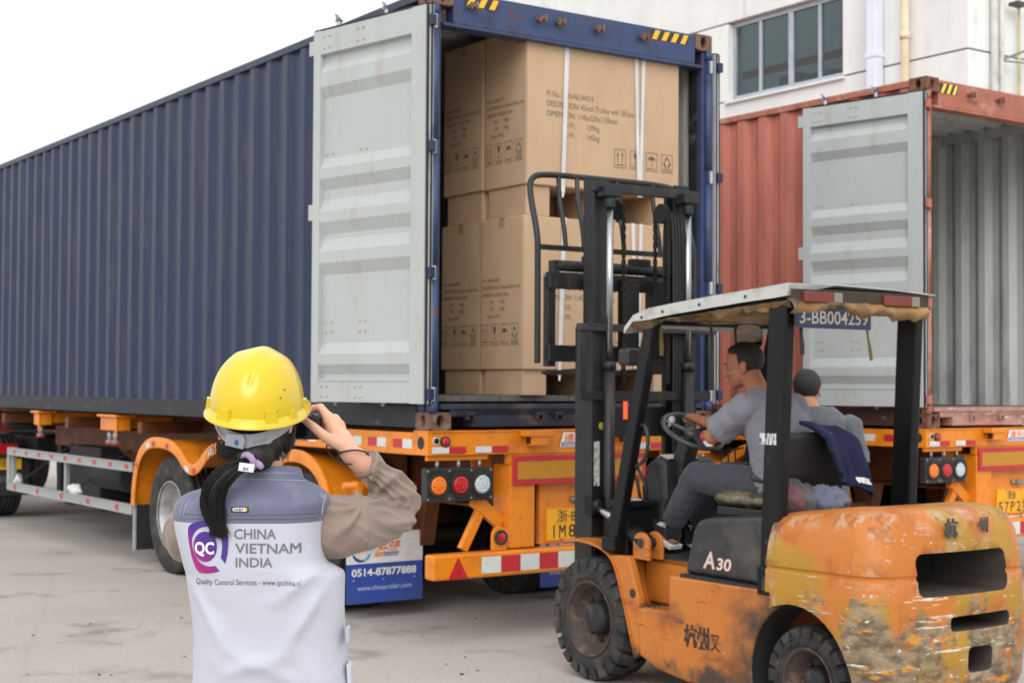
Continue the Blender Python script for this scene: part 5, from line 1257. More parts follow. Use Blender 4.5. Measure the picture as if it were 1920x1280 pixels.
# ---------------------------------------------------------------- people
def skin_mat(name, c):
    return mat(name, c, .5, var=.05, vs_=10, bump=.08, bs=220, Subsurface_Weight=.12, Subsurface_Scale=.01, spec=.4)
SKIN = skin_mat('light skin', srgb(222,172,144)); SKIN2 = skin_mat('tanned skin', srgb(168,112,84)); SKIN3 = skin_mat('warm skin', srgb(186,132,102))
HAIR = mat('black hair', (0.010,0.009,0.009), .48, var=.4, vs_=40, stretch=(1,1,.25), spec=.35)
HAIRM = mat('short black hair', (0.013,0.012,0.012), .6, var=.4, vs_=60, bump=.6, bs=240)
def cloth(name, c, **kw):
    kw.setdefault('bump', .12); kw.setdefault('bs', 420); kw.setdefault('var', .05)
    return mat(name, c, .85, vs_=5, spec=.2, Sheen_Weight=.15, **kw)
def limb(mb, pts, rs, n=14):
    """tapered limb with rounded ends"""
    pts = [Vector(p) for p in pts]
    mb.tube(pts, list(rs), n)
    for p, r in zip(pts, rs): mb.ell(p, (r * .995,) * 3, n)
def wrinkle(me, amp, sc, st=(1,1,1), seed=0, mask=None, ridge=True):
    me.update(); vs_ = me.vertices; nr = [v.normal.copy() for v in vs_]
    for v, n in zip(vs_, nr):
        p = Vector((v.co.x * st[0], v.co.y * st[1], v.co.z * st[2])) * sc + Vector((seed, seed * 2.3, 0))
        h = noise.noise(p) + .5 * noise.noise(p * 2.1)
        if ridge: h = (1 - abs(h) * 2.2)
        v.co += n * (amp * h * (mask(v.co) if mask else 1))
    me.update()
def basis(f, up):
    f = Vector(f).normalized(); r = f.cross(Vector(up)).normalized(); u = r.cross(f)
    return Matrix((r, f, u)).transposed()        # columns: right, forward, up
def head(mb, c, B_, s=1.0, female=False):
    """skull, jaw, nose, brow, lips, ears in the head's own axes"""
    P = lambda x, y, z: Vector(c) + B_ @ Vector((x, y, z)) * s
    E = lambda p, r: mb.ell(P(*p), [q * s for q in r], 20, rot=B_)
    E((0,-.008,.035), (.076,.095,.085)); E((0,.028,-.03), (.062,.066,.075)); E((0,.048,-.078), (.036,.036,.03)); E((0,.03,-.06), (.052,.05,.045))
    E((0,.094,-.015), (.012,.02,.022)); E((0,.103,-.028), (.015,.013,.011)); mb.tube([P(0,.088,.012), P(0,.102,-.026)], [.007*s,.009*s], 8)
    for q in (-1, 1):
        E((q*.030,.080,.016), (.024,.014,.010)); E((q*.042,.062,-.026), (.022,.022,.022))
        E((q*.077,-.008,-.008), (.010,.019,.031)); E((q*.080,-.014,.008), (.009,.016,.016)); E((q*.077,.0,-.034), (.008,.010,.010))
    E((0,.083,-.056), (.022,.012,.006)); E((0,.082,-.064), (.019,.011,.006))
def eyes(parent, c, B_, s=1.0):
    P = lambda x, y, z: Vector(c) + B_ @ Vector((x, y, z)) * s
    e = MB()
    for q in (-1, 1): e.ell(P(q*.031,.066,.002), (.0120*s,)*3, 12)
    e.build('eyes', mat('eyeball', (.32,.28,.25), .3), parent, fix=False)
    e = MB()
    for q in (-1, 1): e.ell(P(q*.031,.0745,.002), (.0058*s,)*3, 10); 
    for q in (-1, 1): e.tube([P(q*.014,.092,.022), P(q*.03,.093,.028), P(q*.048,.082,.024)], .003*s, 6)
    e.build('brows', HAIRM, parent, fix=False)
def hair_cap(c, B_, s, keep, r=(.086,.105,.096), o=(0,-.008,.035), n=64, rough=.004):
    mb = MB(); mb.ell((0,0,0), r, n)
    me = mb.mesh('hair'); bm = bmesh.new(); bm.from_mesh(me)
    bmesh.ops.remove_doubles(bm, verts=bm.verts, dist=1e-6)
    bmesh.ops.delete(bm, geom=[v for v in bm.verts if not keep(v.co + Vector(o))], context='VERTS')
    for v in bm.verts:
        v.co += v.co.normalized() * rough * noise.noise(v.co * 60)
        v.co = Vector(c) + B_ @ (v.co + Vector(o)) * s
    for f in bm.faces: f.smooth = True
    bmesh.ops.recalc_face_normals(bm, faces=bm.faces)
    bm.to_mesh(me); bm.free(); return me

# ------------------------------------------------ the woman with the camera
WY = 3.36
wroot = thing('person', 'woman in yellow helmet and white and grey vest, seen from behind, holding up a camera', 'person', (at(500, 900, WY).x, WY, 0))
WO = Vector(wroot.location)
A = lambda u, v, Y=WY: at(u, v, Y) - WO
hb = basis((.16, 1, .22), (.045, -.25, 1)); hc = A(484, 778, WY + .02)
body = MB()
head(body, hc, hb, .96)
nk = A(492, 905); limb(body, [hc + hb @ Vector((0,-.02,-.06)), nk + Vector((0,.01,.0)), nk + Vector((0,.0,-.05))], [.05,.054,.066])
pel = Vector((.0,.02,.90)); ch = A(482, 1010)
body.loft([[Vector((c.x + a * cos(q), c.y + b_ * sin(q), c.z)) for q in [2*pi*k/24 for k in range(24)]] for c, a, b_ in
    ((Vector((0,.02,.82)), .15,.10), (Vector((0,.02,.90)), .16,.105), (Vector((0,.02,1.05)), .125,.09), (Vector((-.01,.02,1.2)), .135,.095), (A(480,1000)+Vector((0,.02,0)), .14,.095), (A(480,950)+Vector((0,.02,0)), .14,.07), (A(484,915)+Vector((0,.02,0)), .09,.055))])
shR, elR, wrR = A(604, 972, WY + .06), A(746, 948, 3.58), A(657, 849, 3.47)
limb(body, [A(560, 965, WY + .03), shR, elR], [.05,.040,.033]); limb(body, [elR, A(716, 903, 3.54), wrR], [.034,.033,.0245])
shL, elL, wrL = A(352, 962), A(345, 1015, 3.60), A(545, 812, 3.56)
limb(body, [shL + Vector((.02,.01,0)), elL], [.034,.031]); limb(body, [elL, elL.lerp(wrL, .35), wrL], [.032,.033,.024])
# right hand: palm, then five fingers each on its own chain
H = lambda u, v, Y: A(u, v, Y)
limb(body, [wrR, H(640,822,3.475)], [.0245,.025])
for mc, r in ((H(616,783,3.487), .0150), (H(627,787,3.50), .0155), (H(636,797,3.505), .0150), (H(641,810,3.505), .0135)):
    limb(body, [H(640,826,3.478), mc], [.019, r])
body.ell(H(628,806,3.485), (.022,.016,.026), 14)
def finger(mb, pts, rs): limb(mb, pts, rs, 10)
finger(body, [H(616,783,3.487), H(601,763,3.503), H(586,765,3.512), H(571,774,3.508)], [.0128,.0100,.0088,.0074])
finger(body, [H(627,787,3.50), H(611,784,3.545), H(594,789,3.560), H(579,793,3.558)], [.0128,.0100,.0086,.0072])
finger(body, [H(636,797,3.505), H(618,798,3.55), H(600,802,3.562), H(585,805,3.558)], [.0124,.0096,.0084,.0072])
finger(body, [H(641,810,3.505), H(626,812,3.545), H(610,814,3.556), H(597,816,3.553)], [.0110,.0086,.0076,.0066])
finger(body, [H(634,832,3.462), H(608,817,3.450), H(588,800,3.452), H(570,786,3.462)], [.0160,.0128,.0108,.0086])
# left hand under the far side of the camera
limb(body, [wrL, A(535,805,3.56)], [.024,.026])
for k, (v, Y) in enumerate(((786,3.57),(793,3.575),(801,3.575),(809,3.57))):
    finger(body, [A(535,800 + k*4,3.565), A(520 - k,v + 1,3.578), A(508,v + 2,3.566), A(505,v + 3,3.552)], [.012,.0098,.0086,.0074])
finger(body, [A(540,815,3.55), A(532,808,3.535), A(522,800,3.528), A(514,796,3.528)], [.014,.0118,.010,.0085])
for q in (-1, 1):
    limb(body, [Vector((q*.085,.02,.86)), Vector((q*.09,.03,.48)), Vector((q*.09,.01,.09))], [.082,.055,.04])
    limb(body, [Vector((q*.09,-.01,.05)), Vector((q*.10,.14,.035))], [.038,.03])
bm_ = fuse(body, 'body', .0033, 5)
bo = link('body', bm_, SKIN, wroot); eyes(wroot, hc, hb, .96)
nails = MB(); nb_ = basis((A(588,800,3.452) - A(570,786,3.462)), (0,-1,.3)); nails.ell(A(573,786.5,3.4545), (.0062,.0085,.003), 12, rot=nb_); nails.build('thumb_nail', mat('pale nail', srgb(226,170,156), .3), wroot, fix=False)
tr = MB()
for q in (-1, 1): limb(tr, [Vector((q*.085,.02,.92)), Vector((q*.09,.03,.50)), Vector((q*.09,.01,.12))], [.105,.08,.065])
tr.ell((0,.02,.95), (.175,.12,.10), 20); link('trousers', fuse(tr, 'trousers', .012, 4), cloth('dark trousers', srgb(44,46,54)), wroot)
for q in (-1, 1):
    s_ = MB(); limb(s_, [Vector((q*.09,-.03,.055)), Vector((q*.10,.16,.045))], [.05,.045]); s_.box(q*.095-.05, q*.095+.05, -.08,.2,.0,.03); link('shoe', fuse(s_, 'shoe', .007, 4), M['black'], wroot)
# vest
EDGES = [(893,440,560),(903,418,580),(912,388,596),(921,360,607),(930,342,614),(942,329,616),(958,324,611),(980,326,606),(1010,332,604),(1038,339,606),(1054,343,613),(1064,345,632),(1074,347,646),(1100,350,650),(1140,353,651),(1190,356,650),(1240,356,653),(1300,353,660),(1400,349,668)]
def vest_ring(i, m=1.0):
    v, l, r = EDGES[i]; c = A((l + r) / 2, v); hw = (A(r, v) - A(l, v)).length / 2
    dp = min(.118, .062 + .0011 * max(0, v - 893)); 
    if v > 1060: dp = .118 - .00006 * (v - 1060)
    ring = []
    for k in range(96):
        q = 2 * pi * k / 96; cx, sx = cos(q), sin(q)
        e = .62
        ring.append(Vector((c.x + hw * math.copysign(abs(cx) ** e, cx), c.y + .02 + dp * math.copysign(abs(sx) ** .8, sx), c.z)))
    return ring
rr = [vest_ring(i) for i in range(len(EDGES))]
fine = []
for i in range(len(rr) - 1):
    n = 8 if i > 8 else 4
    p0, p1, p2, p3 = rr[max(i-1,0)], rr[i], rr[i+1], rr[min(i+2, len(rr)-1)]
    for k in range(n):
        t = k / n
        fine.append([(b * 2 + (c - a) * t + (a * 2 - b * 5 + c * 4 - d) * t*t + (b * 3 - a - c * 3 + d) * t*t*t) * .5 for a, b, c, d in zip(p0, p1, p2, p3)])
fine.append(rr[-1])
vm = MB(); vm.loft(fine, caps=False); vme = vm.mesh('vest')
zY = A(480, 972).z; zB = A(480, 1110).z
def vmask(p):
    return .25 + .75 * min(1, max(0, (zY - .05 - p.z) / .15))
wrinkle(vme, .0040, 4.6, (1.6,.6,.7), 3, vmask, ridge=False)
wrinkle(vme, .0048, 5.2, (1.5,.5,.55), 8, vmask)
for v in vme.vertices:
    p = v.co
    if p.y < .04:
        for (ax, az, dx, dz, w_, h_, ln) in ((.155,-.02,-.75,-.62,.014,.007,.20),(.16,-.06,-.55,-.85,.016,.008,.24),(-.165,-.06,.5,-.86,.015,.006,.2),(-.10,-.28,.95,.30,.02,.006,.2),(.10,-.30,-.9,.42,.018,.006,.2),(.0,-.10,.12,-1,.012,.004,.4),(.06,-.2,-.3,-.95,.016,.005,.3)):
            qx, qz = p.x - ax, p.z - (zY - .06) - az; t = qx * dx + qz * dz; d_ = qx * -dz + qz * dx
            if 0 < t < ln: p.y -= 1.7 * h_ * math.exp(-(d_ / (w_ * .75)) ** 2) * sin(pi * t / ln)
wrinkle(vme, .0042, 10, (1.2,.5,.42), 5, vmask)
wrinkle(vme, .0010, 30, (1.0,.5,.6), 6, vmask)
for v in vme.vertices:                       # hollow between the shoulder blades and soft drape folds
    p = v.co
    if p.y < .02:
        t = max(0, min(1, (zY - p.z) / .25)); p.y -= .006 * sin(p.x * 38 + p.z * 9) * t * (1 - .4 * t); p.y += .007 * math.exp(-((p.x + .02) / .04) ** 2) * t
WHT = cloth('white vest cotton', srgb(186,188,200), var=.02, bump=.10); GRY = cloth('slate grey vest cotton', srgb(104,107,128), dirt=(srgb(124,127,146), .25, 16, (1,1,1), .3))
for p in vme.polygons:
    c = p.center; p.use_smooth = True
    p.material_index = 1 if c.z > zY else 0
vest = link('vest', vme, [WHT, GRY], wroot)
nt = WHT.node_tree; b = nt.nodes['Principled BSDF']; old = b.inputs['Normal'].links[0].from_node
tcw = nt.nodes.new('ShaderNodeTexCoord'); mpw = nt.nodes.new('ShaderNodeMapping'); mpw.inputs['Scale'].default_value = (1.3,.6,.55); nt.links.new(tcw.outputs['Object'], mpw.inputs[0])
nw = nt.nodes.new('ShaderNodeTexNoise'); nw.noise_type = 'RIDGED_MULTIFRACTAL'; nw.inputs['Scale'].default_value = 9; nw.inputs['Detail'].default_value = 3; nt.links.new(mpw.outputs[0], nw.inputs['Vector'])
bw_ = nt.nodes.new('ShaderNodeBump'); bw_.inputs['Strength'].default_value = .22; bw_.inputs['Distance'].default_value = .006; nt.links.new(nw.outputs[0], bw_.inputs['Height']); nt.links.new(old.outputs[0], bw_.inputs['Normal']); nt.links.new(bw_.outputs[0], b.inputs['Normal'])
VT = BVHTree.FromObject(vest, bpy.context.evaluated_depsgraph_get())
def on_back(x, z, off=.0012):
    h = VT.ray_cast(Vector((x, -1.0, z)), Vector((0,1,0)))
    return Vector((x, (h[0].y if h[0] else -.1) - off, z))
def px_back(u, v, off=.0012):
    a = A(u, v, WY - .10)
    return on_back(a.x, a.z, off)
def flat_geo(mb, verts, faces, off=.0012, m=0, cut=0):
    bm = bmesh.new(); V = [bm.verts.new((x, 0, z)) for x, z in verts]
    for f in faces:
        try: bm.faces.new([V[i] for i in f])
        except ValueError: pass
    if cut:
        bmesh.ops.triangulate(bm, faces=bm.faces)
        for _ in range(cut): bmesh.ops.subdivide_edges(bm, edges=[e for e in bm.edges if e.calc_length() > .006], cuts=1, use_grid_fill=False); bmesh.ops.triangulate(bm, faces=[f for f in bm.faces if len(f.verts) > 3])
    bm.verts.index_update()
    mb.add([on_back(v.co.x, v.co.z, off) for v in bm.verts], [[v.index for v in f.verts] for f in bm.faces], m); bm.free()
def back_text(mb, s_, u0, u1, v0, v1, bold=0, m=0):
    """characters printed on the back between picture columns u0..u1 and rows v0 (top) .. v1 (baseline)"""
    vv, ff = text_geo(s_, bold); x0 = min(p[0] for p in vv); x1 = max(p[0] for p in vv)
    a, b_, c = A(u0, v1, WY - .10), A(u1, v1, WY - .10), A(u0, v0, WY - .10)
    sx = (b_.x - a.x) / (x1 - x0); sz = (c.z - a.z) / .73
    flat_geo(mb, [(a.x + (x - x0) * sx, a.z + y * sz) for x, y in vv], ff, m=m)
for s_, u0, u1, v0, v1 in (('CHINA',438.5,517,990.5,1010),('VIETNAM',440,562,1017.5,1037),('INDIA',441,510,1044.5,1063)):
    lt = MB(); back_text(lt, s_, u0, u1, v0, v1, .012); lt.build('lettering', mat('grey print', srgb(104,108,112), .7, var=.02), vest, fix=False)
lt = MB(); back_text(lt, 'Quality Control Services - www.qcchina.nl', 362, 564, 1085.5, 1096.5); lt.build('lettering', mat('dark grey print', srgb(86,88,92), .7, var=.02), vest, fix=False)
gm, nt, b, L = nodes_of('magenta to violet print')
tcn = nt.nodes.new('ShaderNodeTexCoord'); mpn = nt.nodes.new('ShaderNodeMapping'); grd = nt.nodes.new('ShaderNodeTexGradient'); crn = nt.nodes.new('ShaderNodeValToRGB')
L(tcn.outputs['Generated'], mpn.inputs[0]); mpn.inputs['Rotation'].default_value = (0, radians(52), 0); mpn.inputs['Location'].default_value = (.18,0,.0); L(mpn.outputs[0], grd.inputs[0]); L(grd.outputs[0], crn.inputs[0])
crn.color_ramp.elements[0].color = srgb(214,40,118); crn.color_ramp.elements[1].color = srgb(70,36,132); crn.color_ramp.elements[0].position = .12; crn.color_ramp.elements[1].position = .92
e_ = crn.color_ramp.elements.new(.5); e_.color = srgb(158,34,122); L(crn.outputs[0], b.inputs['Base Color']); b.inputs['Roughness'].default_value = .6
Z = lambda x, y: (300 + x / 3.048, 860 + y / 3.048)
out_ = [(372,600),(386,540),(390,470),(386,396),(332,366),(270,352),(208,358),(152,382),(146,420),(152,480),(166,560),(182,612),(206,658),(270,659),(338,643)]
inn_ = [(314,611),(280,618),(240,608),(214,590),(192,558),(174,510),(170,465),(186,425),(215,398),(260,386),(300,392),(332,416),(350,455),(356,505),(346,565)]
def resample(P, n):
    P = smooth_path([Vector((*p, 0)) for p in P], 2); L_ = [0]
    for a, b_ in zip(P, P[1:]): L_.append(L_[-1] + (b_ - a).length)
    o = []; i = 0
    for k in range(n):
        d = L_[-1] * k / (n - 1)
        while i < len(P) - 2 and L_[i + 1] < d: i += 1
        o.append(P[i].lerp(P[i + 1], (d - L_[i]) / max(1e-9, L_[i + 1] - L_[i])))
    return o
def zp(p): return px_back(*Z(p.x, p.y))
lg = MB(); O_, I_ = resample(out_, 90), resample(inn_[::-1], 90)
lg.grid(lambda a, c: zp(O_[round(a * 89)].lerp(I_[round(a * 89)], c)), 89, 6, sm=True)
lg.grid(lambda a, c: zp(Vector((253 + 71 * c * cos(2*pi*a), 503 + 87 * c * sin(2*pi*a), 0))), 48, 8, sm=True); lg.build('logo', gm, vest, fix=False)
lt = MB(); u0, v1 = Z(190, 543); u1, v0 = Z(308, 474)
vv, ff = text_geo('QC', .03); x0 = min(p[0] for p in vv); x1 = max(p[0] for p in vv); a = A(u0, v1, WY-.10); b__ = A(u1, v0, WY-.10)
flat_geo(lt, [(a.x + (x - x0) * (b__.x - a.x) / (x1 - x0), a.z + y * (b__.z - a.z) / .73) for x, y in vv], ff, off=.0022); lt.build('logo_letters', M['white'], vest, fix=False)
# brand patch, yoke seam, stitch lines, side pocket
pt_ = MB(); pts = [(A(u, v, WY-.10).x, A(u, v, WY-.10).z) for u, v in ((432.5,949.5),(465.8,949.5),(465.8,960.5),(432.5,960.5))]; flat_geo(pt_, pts, [(0,1,2,3)], off=.002, cut=2)
pts = [(A(u, v, WY-.10).x, A(u, v, WY-.10).z) for u, v in ((437,951.5),(458,951.5),(460,955),(458,958.5),(437,958.5),(435.5,955))]; flat_geo(pt_, pts, [(0,1,2,3,4,5)], off=.0026, m=1, cut=2)
pts = [(A(u, v, WY-.10).x, A(u, v, WY-.10).z) for u, v in ((458.5,951.5),(461.5,951.5),(463,955),(461.5,958.5),(458.5,958.5),(460.4,955))]; flat_geo(pt_, pts, [(0,1,2,3,4,5)], off=.0026, m=2, cut=2)
vv, ff = text_geo('DASSY', .03); x0 = min(p[0] for p in vv); x1 = max(p[0] for p in vv); a = A(438, 957.6, WY-.10); b__ = A(457.5, 952.4, WY-.10)
flat_geo(pt_, [(a.x + (x - x0) * (b__.x - a.x) / (x1 - x0), a.z + y * (b__.z - a.z) / .73) for x, y in vv], ff, off=.0032, m=0)
pt_.build('brand_patch', [M['ink'], M['white'], M['hazy']], vest, fix=False)
STI = mat('pale stitching', srgb(196,198,204), .8); STW = mat('white stitching', srgb(190,192,202), .8)
def stitch(line, m, r=.0007, off=.0004):
    P = smooth_path([Vector((u, v, 0)) for u, v in line], 1); pts = []
    for a, b_ in zip(P, P[1:]):
        n = max(1, int((b_ - a).length / 3))
        pts += [px_back(*(a.lerp(b_, k / n).xy), off) for k in range(n)]
    s_ = MB(); q = 0
    for i in range(0, len(pts) - 1): 
        s_.tube([pts[i], pts[i].lerp(pts[i+1], .72)], r, 5)
    o = s_.build('stitching', m, vest, fix=False); o['kind'] = 'stuff'
stitch([(337,940),(331,955),(331,970)], STI); stitch([(347,940),(340,957),(339,971)], STI)
stitch([(603,925),(599,948),(594,970)], STI); stitch([(610,926),(606,948),(602,970)], STI)
stitch([(334,965),(470,966),(600,965)], mat('grey stitching', srgb(80,84,98), .8))
stitch([(598,980),(597,1010),(598,1040),(604,1062),(622,1076),(642,1080)], STW)
sb = MB()
for k in range(40):
    u = 330 + k * 6.9
    if u < 604: sb.tube([px_back(u, 972.4, .0008), px_back(min(u + 6.9, 605), 972.4, .0008)], .0011, 6)
q = sb.build('yoke_seam', GRY, vest, fix=False); q['kind'] = 'stuff'
pk = MB(); pk.prism([(0,0),(.010,-.01),(.006,.06),(-.004,.065)], A(652,1300,WY-.02), (1,0,0), (0,0,1), (0,.06,0)); pk.prism([(0,0),(.003,0),(.002,.03),(-.002,.035)], A(650,1205,WY-.03), (1,0,0), (0,0,1), (0,.05,0)); pk.build('side_flap', WHT, vest, bevel=.003)
# collar
cl = MB(); n0 = A(497, 895, WY) + Vector((0,.012,0)); rings = []
for (dz, rx, ry, tilt) in ((-.018,.090,.068,0), (-.004,.086,.064,.006), (.012,.079,.060,.010), (.016,.074,.056,.010), (.010,.070,.053,.008), (-.02,.068,.05,0)):
    rings.append([n0 + Vector((rx * cos(q), ry * sin(q), dz + tilt * (-sin(q)) + .006 * cos(q) * (dz > 0))) for q in [2*pi*k/60 for k in range(60)]])
cl.loft(rings, caps=False); cme = cl.mesh('collar'); wrinkle(cme, .0012, 22, (1,1,.6), 2); co = link('collar', cme, GRY, vest)
for dz, rx, ry in ((-.007,.0882,.0662), (.008,.0822,.0628)):
    s_ = MB(); P = [n0 + Vector((rx * cos(q), ry * sin(q), dz - .006 * sin(q))) for q in [pi + pi*k/70 for k in range(71)]]
    for a, b_ in zip(P, P[1:]): s_.tube([a, a.lerp(b_, .7)], .0007, 5)
    o = s_.build('stitching', STI, vest, fix=False); o['kind'] = 'stuff'
tg = MB(); tg.M = Matrix.Translation(A(462, 876, WY - .118)) @ Matrix.Rotation(.12, 4, 'Y') @ Matrix.Rotation(-.25, 4, 'X'); tg.box(-.0165,.0165,-.0006,.0006,-.009,.009)
put_text(tg, 'SX', (-.007,-.0011,-.0065), (1,0,0), (0,0,1), h=.0065, w=.013, m=1, bold=.04); tg.build('size_tag', [mat('white woven tag', srgb(214,214,210), .7), M['ink']], vest, fix=False)
# sleeves
TAU = cloth('taupe twill', srgb(142,126,115), var=.04, Sheen_Tint=(1,1,1,1)); TAU.node_tree.nodes['Principled BSDF'].inputs['Roughness'].default_value = .6
def sleeve(name, pts, rs, seed, crook=None):
    s_ = MB()
    P = smooth_path(pts, 2); k = len(P)
    R_ = smooth_path([Vector((r, 0, 0)) for r in rs], 2)
    s_.tube(P, [r.x for r in R_], 28)
    me = fuse(s_, name, .0042, 4)
    ax = (pts[-1] - pts[0]).normalized()
    P2 = [(p, (P[min(i+1, k-1)] - P[max(i-1, 0)]).normalized()) for i, p in enumerate(P)]
    L_ = [0]
    for a, b_ in zip(P, P[1:]): L_.append(L_[-1] + (b_ - a).length)
    me.update(); nr = [v.normal.copy() for v in me.vertices]
    elbow = pts[len(pts) // 2]
    for v, n in zip(me.vertices, nr):
        i = min(range(k), key=lambda j: (P[j] - v.co).length_squared); d = P2[i][1]; l = L_[i] + (v.co - P[i]).dot(d)
        rad = v.co - P[i]; rad -= d * rad.dot(d); sd = rad.normalized()
        w = sd.x * 1.3 + sd.z * 2.1 + sd.y * .9
        q = Vector((l * 8.5 + w * .9, sd.x * .8 + seed, sd.z * .8 + sd.y * .4))
        h = 1 - abs(noise.noise(q)) * 2.6 + .22 * noise.noise(q * 2.1)
        near = math.exp(-((v.co - elbow).length / .10) ** 2)
        v.co += n * (.0050 + .0070 * near) * (h - .35)
        if crook is not None:
            dx, dz = v.co.x - crook.x, v.co.z - crook.z; r_ = sqrt(dx*dx + dz*dz)
            th = atan2(dz, dx); v.co += n * .0068 * (1 - abs(sin(th * 4.2 + 1.3 * noise.noise(v.co * 9))) * 2.2) * math.exp(-((r_ - .055) / .055) ** 2)
    for p in me.polygons: p.use_smooth = True
    me.update()
    o = link(name, me, TAU, wroot); sb_ = o.modifiers.new('sm', 'SMOOTH'); sb_.iterations = 3; sb_.factor = .5; return o
sleeve('sleeve', [A(560,985,WY+.06), A(606,986,WY+.062), A(650,984,WY+.07), A(702,978,3.51), A(744,960,3.57), A(750,936,3.575), A(727,908,3.545), A(703,884,3.51), A(686,869,3.49)], [.060,.076,.073,.061,.053,.051,.046,.040,.035], 4, crook=A(690,938,3.5))
sleeve('sleeve', [A(390,980,WY+.03), A(360,984,WY+.025), A(349,1000,3.46), A(347,1012,3.55), A(356,1012,3.62), A(400,970,3.62), A(470,890,3.60), A(520,832,3.575)], [.052,.056,.053,.050,.048,.044,.040,.036], 9)
cf = MB(); d = (A(686,869,3.49) - A(703,884,3.51)).normalized(); c0 = A(684.5,867.5,3.488)
cf.lathe([(-.012,.0365),(.0,.0365),(.002,.035),(.0,.032),(-.012,.031)], c0, d, 28, sm=True, close=True); cf.build('cuff', TAU, wroot)
# wrist strap of the camera, on the wrist
# helmet
YEL = mat('glossy yellow helmet shell', srgb(214,186,22), .20, var=.015, vs_=4, coat=.35, spec=.5, rvar=.04)
hm = basis((.07, 1, .26), (.055, -.26, 1)); ho = A(482, 762, WY + .015)
def shell(u, v):
    q = 2 * pi * u; t = (pi / 2) * v            # t: 0 rim .. pi/2 crown
    ct, st = cos(t) ** .80, sin(t)
    x = .1045 * ct * cos(q); y = .127 * ct * sin(q); z = .130 * st
    p = Vector((x, y, z)); n = Vector((x / .011, y / .016, z / .022)).normalized()
    fy = max(0, min(1, (y + .075) / .06))
    rg = 0
    for xr, w_, h_ in ((0.004, .020, .0055), (-.042, .012, .0016), (.046, .012, .0016)):
        rg += h_ * math.exp(-((x - xr * (1 + .35 * (y + .05) / .1)) / w_) ** 2) * fy * max(0, min(1, (z - .045) / .05))
    if y < 0:
        for x0 in (.008, -.060): rg -= .0045 * math.exp(-((x - x0 - .12 * (z - .085)) / .0055) ** 2) * math.exp(-((z - .088) / .016) ** 2)
    return p + n * rg
sh = MB(); sh.grid(lambda u, v: shell(u, v * .985), 144, 48)
sh.add([shell(i / 144, .985) for i in range(144)], [tuple(range(144))], 0, True)
rim = []
for i in range(144):
    q = 2 * pi * i / 144; c_, s_ = cos(q), sin(q)
    fr_ = 1 + .0 * max(0, s_)
    ex = .010 + .040 * max(0, s_) ** 2 + .002
    row = []
    for a, z in ((.0, .006), (.35, .001), (.8, -.007), (1.0, -.011), (1.0, -.0135), (.75, -.011), (.3, -.004), (-.06, .002)):
        row.append(Vector(((.1045 + ex * a) * c_, (.127 + (ex + .004) * a) * s_, z)))
    rim.append(row)
rim.append(rim[0]); rm_ = MB(); rm_.loft(rim, caps=False)
sh.v += rm_.v; off = len(sh.v) - len(rm_.v)
for f, m_, s_ in zip(rm_.f, rm_.m, rm_.s): sh.f.append([i + off for i in f]); sh.m.append(0); sh.s.append(True)
for ang, w_, h_ in ((-115,.018,.024), (-58,.015,.024), (-28,.011,.016), (195,.011,.022), (8,.010,.022)):
    q = radians(ang); nrm = Vector((cos(q) / .1045, sin(q) / .127, 0)).normalized(); tg_ = Vector((-nrm.y, nrm.x, 0)); c_ = Vector((.1045 * cos(q), .127 * sin(q), 0))
    sh.prism([(-w_,-.003),(w_,-.003),(w_*.82,h_),(-w_*.82,h_)], c_ - nrm * .004 + Vector((0,0,.0)), tg_, Vector((0,0,1)) - nrm * .12, nrm * .0115)
sh.v = [ho + hm @ p for p in sh.v]
he = sh.build('helmet', YEL, wroot); he['label'] = 'glossy yellow hard hat'
md = he.modifiers.new('e', 'EDGE_SPLIT'); md.split_angle = radians(50)
vt = MB()
for ang, t in ((-50,.10), (-44,.24), (-36,.32)):
    p = shell((ang / 360) % 1, t); n = Vector((p.x / .011, p.y / .016, p.z / .022)).normalized(); vt.ell(ho + hm @ (p + n * .0002), (.0020,)*3, 8)
vt.build('vent_hole', M['ink'], he, fix=False)['kind'] = 'stuff'
# headband with ratchet
hbm = mat('grey headband plastic', srgb(150,154,160), .45, var=.04)
bd = MB(); ring = []
for k in range(61):
    q = radians(180 + 180 * k / 60); sag = -.034 * max(0, -sin(q)) ** 1.5
    cxy = Vector((.091 * cos(q), .116 * sin(q) , -.012 + sag))
    nrm = Vector((cos(q), sin(q), 0)); hh = .012 if abs(k - 30) > 12 else .016
    ring.append([ho + hm @ (cxy + nrm * a + Vector((0,0,b_))) for a, b_ in ((0,-hh),(.0022,-hh),(.0022,hh),(0,hh))])
bd.loft(ring, sm=False); hbo = bd.build('headband', hbm, he, bevel=.0008)
rt = MB()
for k in range(12):
    q = radians(222 + k * 2.2); sag = -.034 * max(0, -sin(q)) ** 1.5; c_ = Vector((.0935 * cos(q), .1185 * sin(q), -.012 + sag)); rt.ell(ho + hm @ c_, (.0008,.0012,.008), 6)
for k in range(9):
    q = radians(283 + k * 2.2); sag = -.034 * max(0, -sin(q)) ** 1.5; c_ = Vector((.0935 * cos(q), .1185 * sin(q), -.012 + sag)); rt.ell(ho + hm @ c_, (.0008,.0012,.008), 6)
rt.build('headband_teeth', hbm, he, fix=False)['kind'] = 'stuff'
q = radians(258); sag = -.034 * max(0, -sin(q)) ** 1.5; c_ = Vector((.091 * cos(q), .116 * sin(q) - .004, -.014 + sag))
rt = MB(); rt.prism([(-.024,-.012),(.020,-.016),(.024,.004),(.020,.018),(-.022,.016)], ho + hm @ c_, hm @ Vector((.98,-.2,0)), hm @ Vector((0,0,1)), hm @ Vector((0,-.007,0))); rt.build('ratchet', hbm, he, bevel=.002)
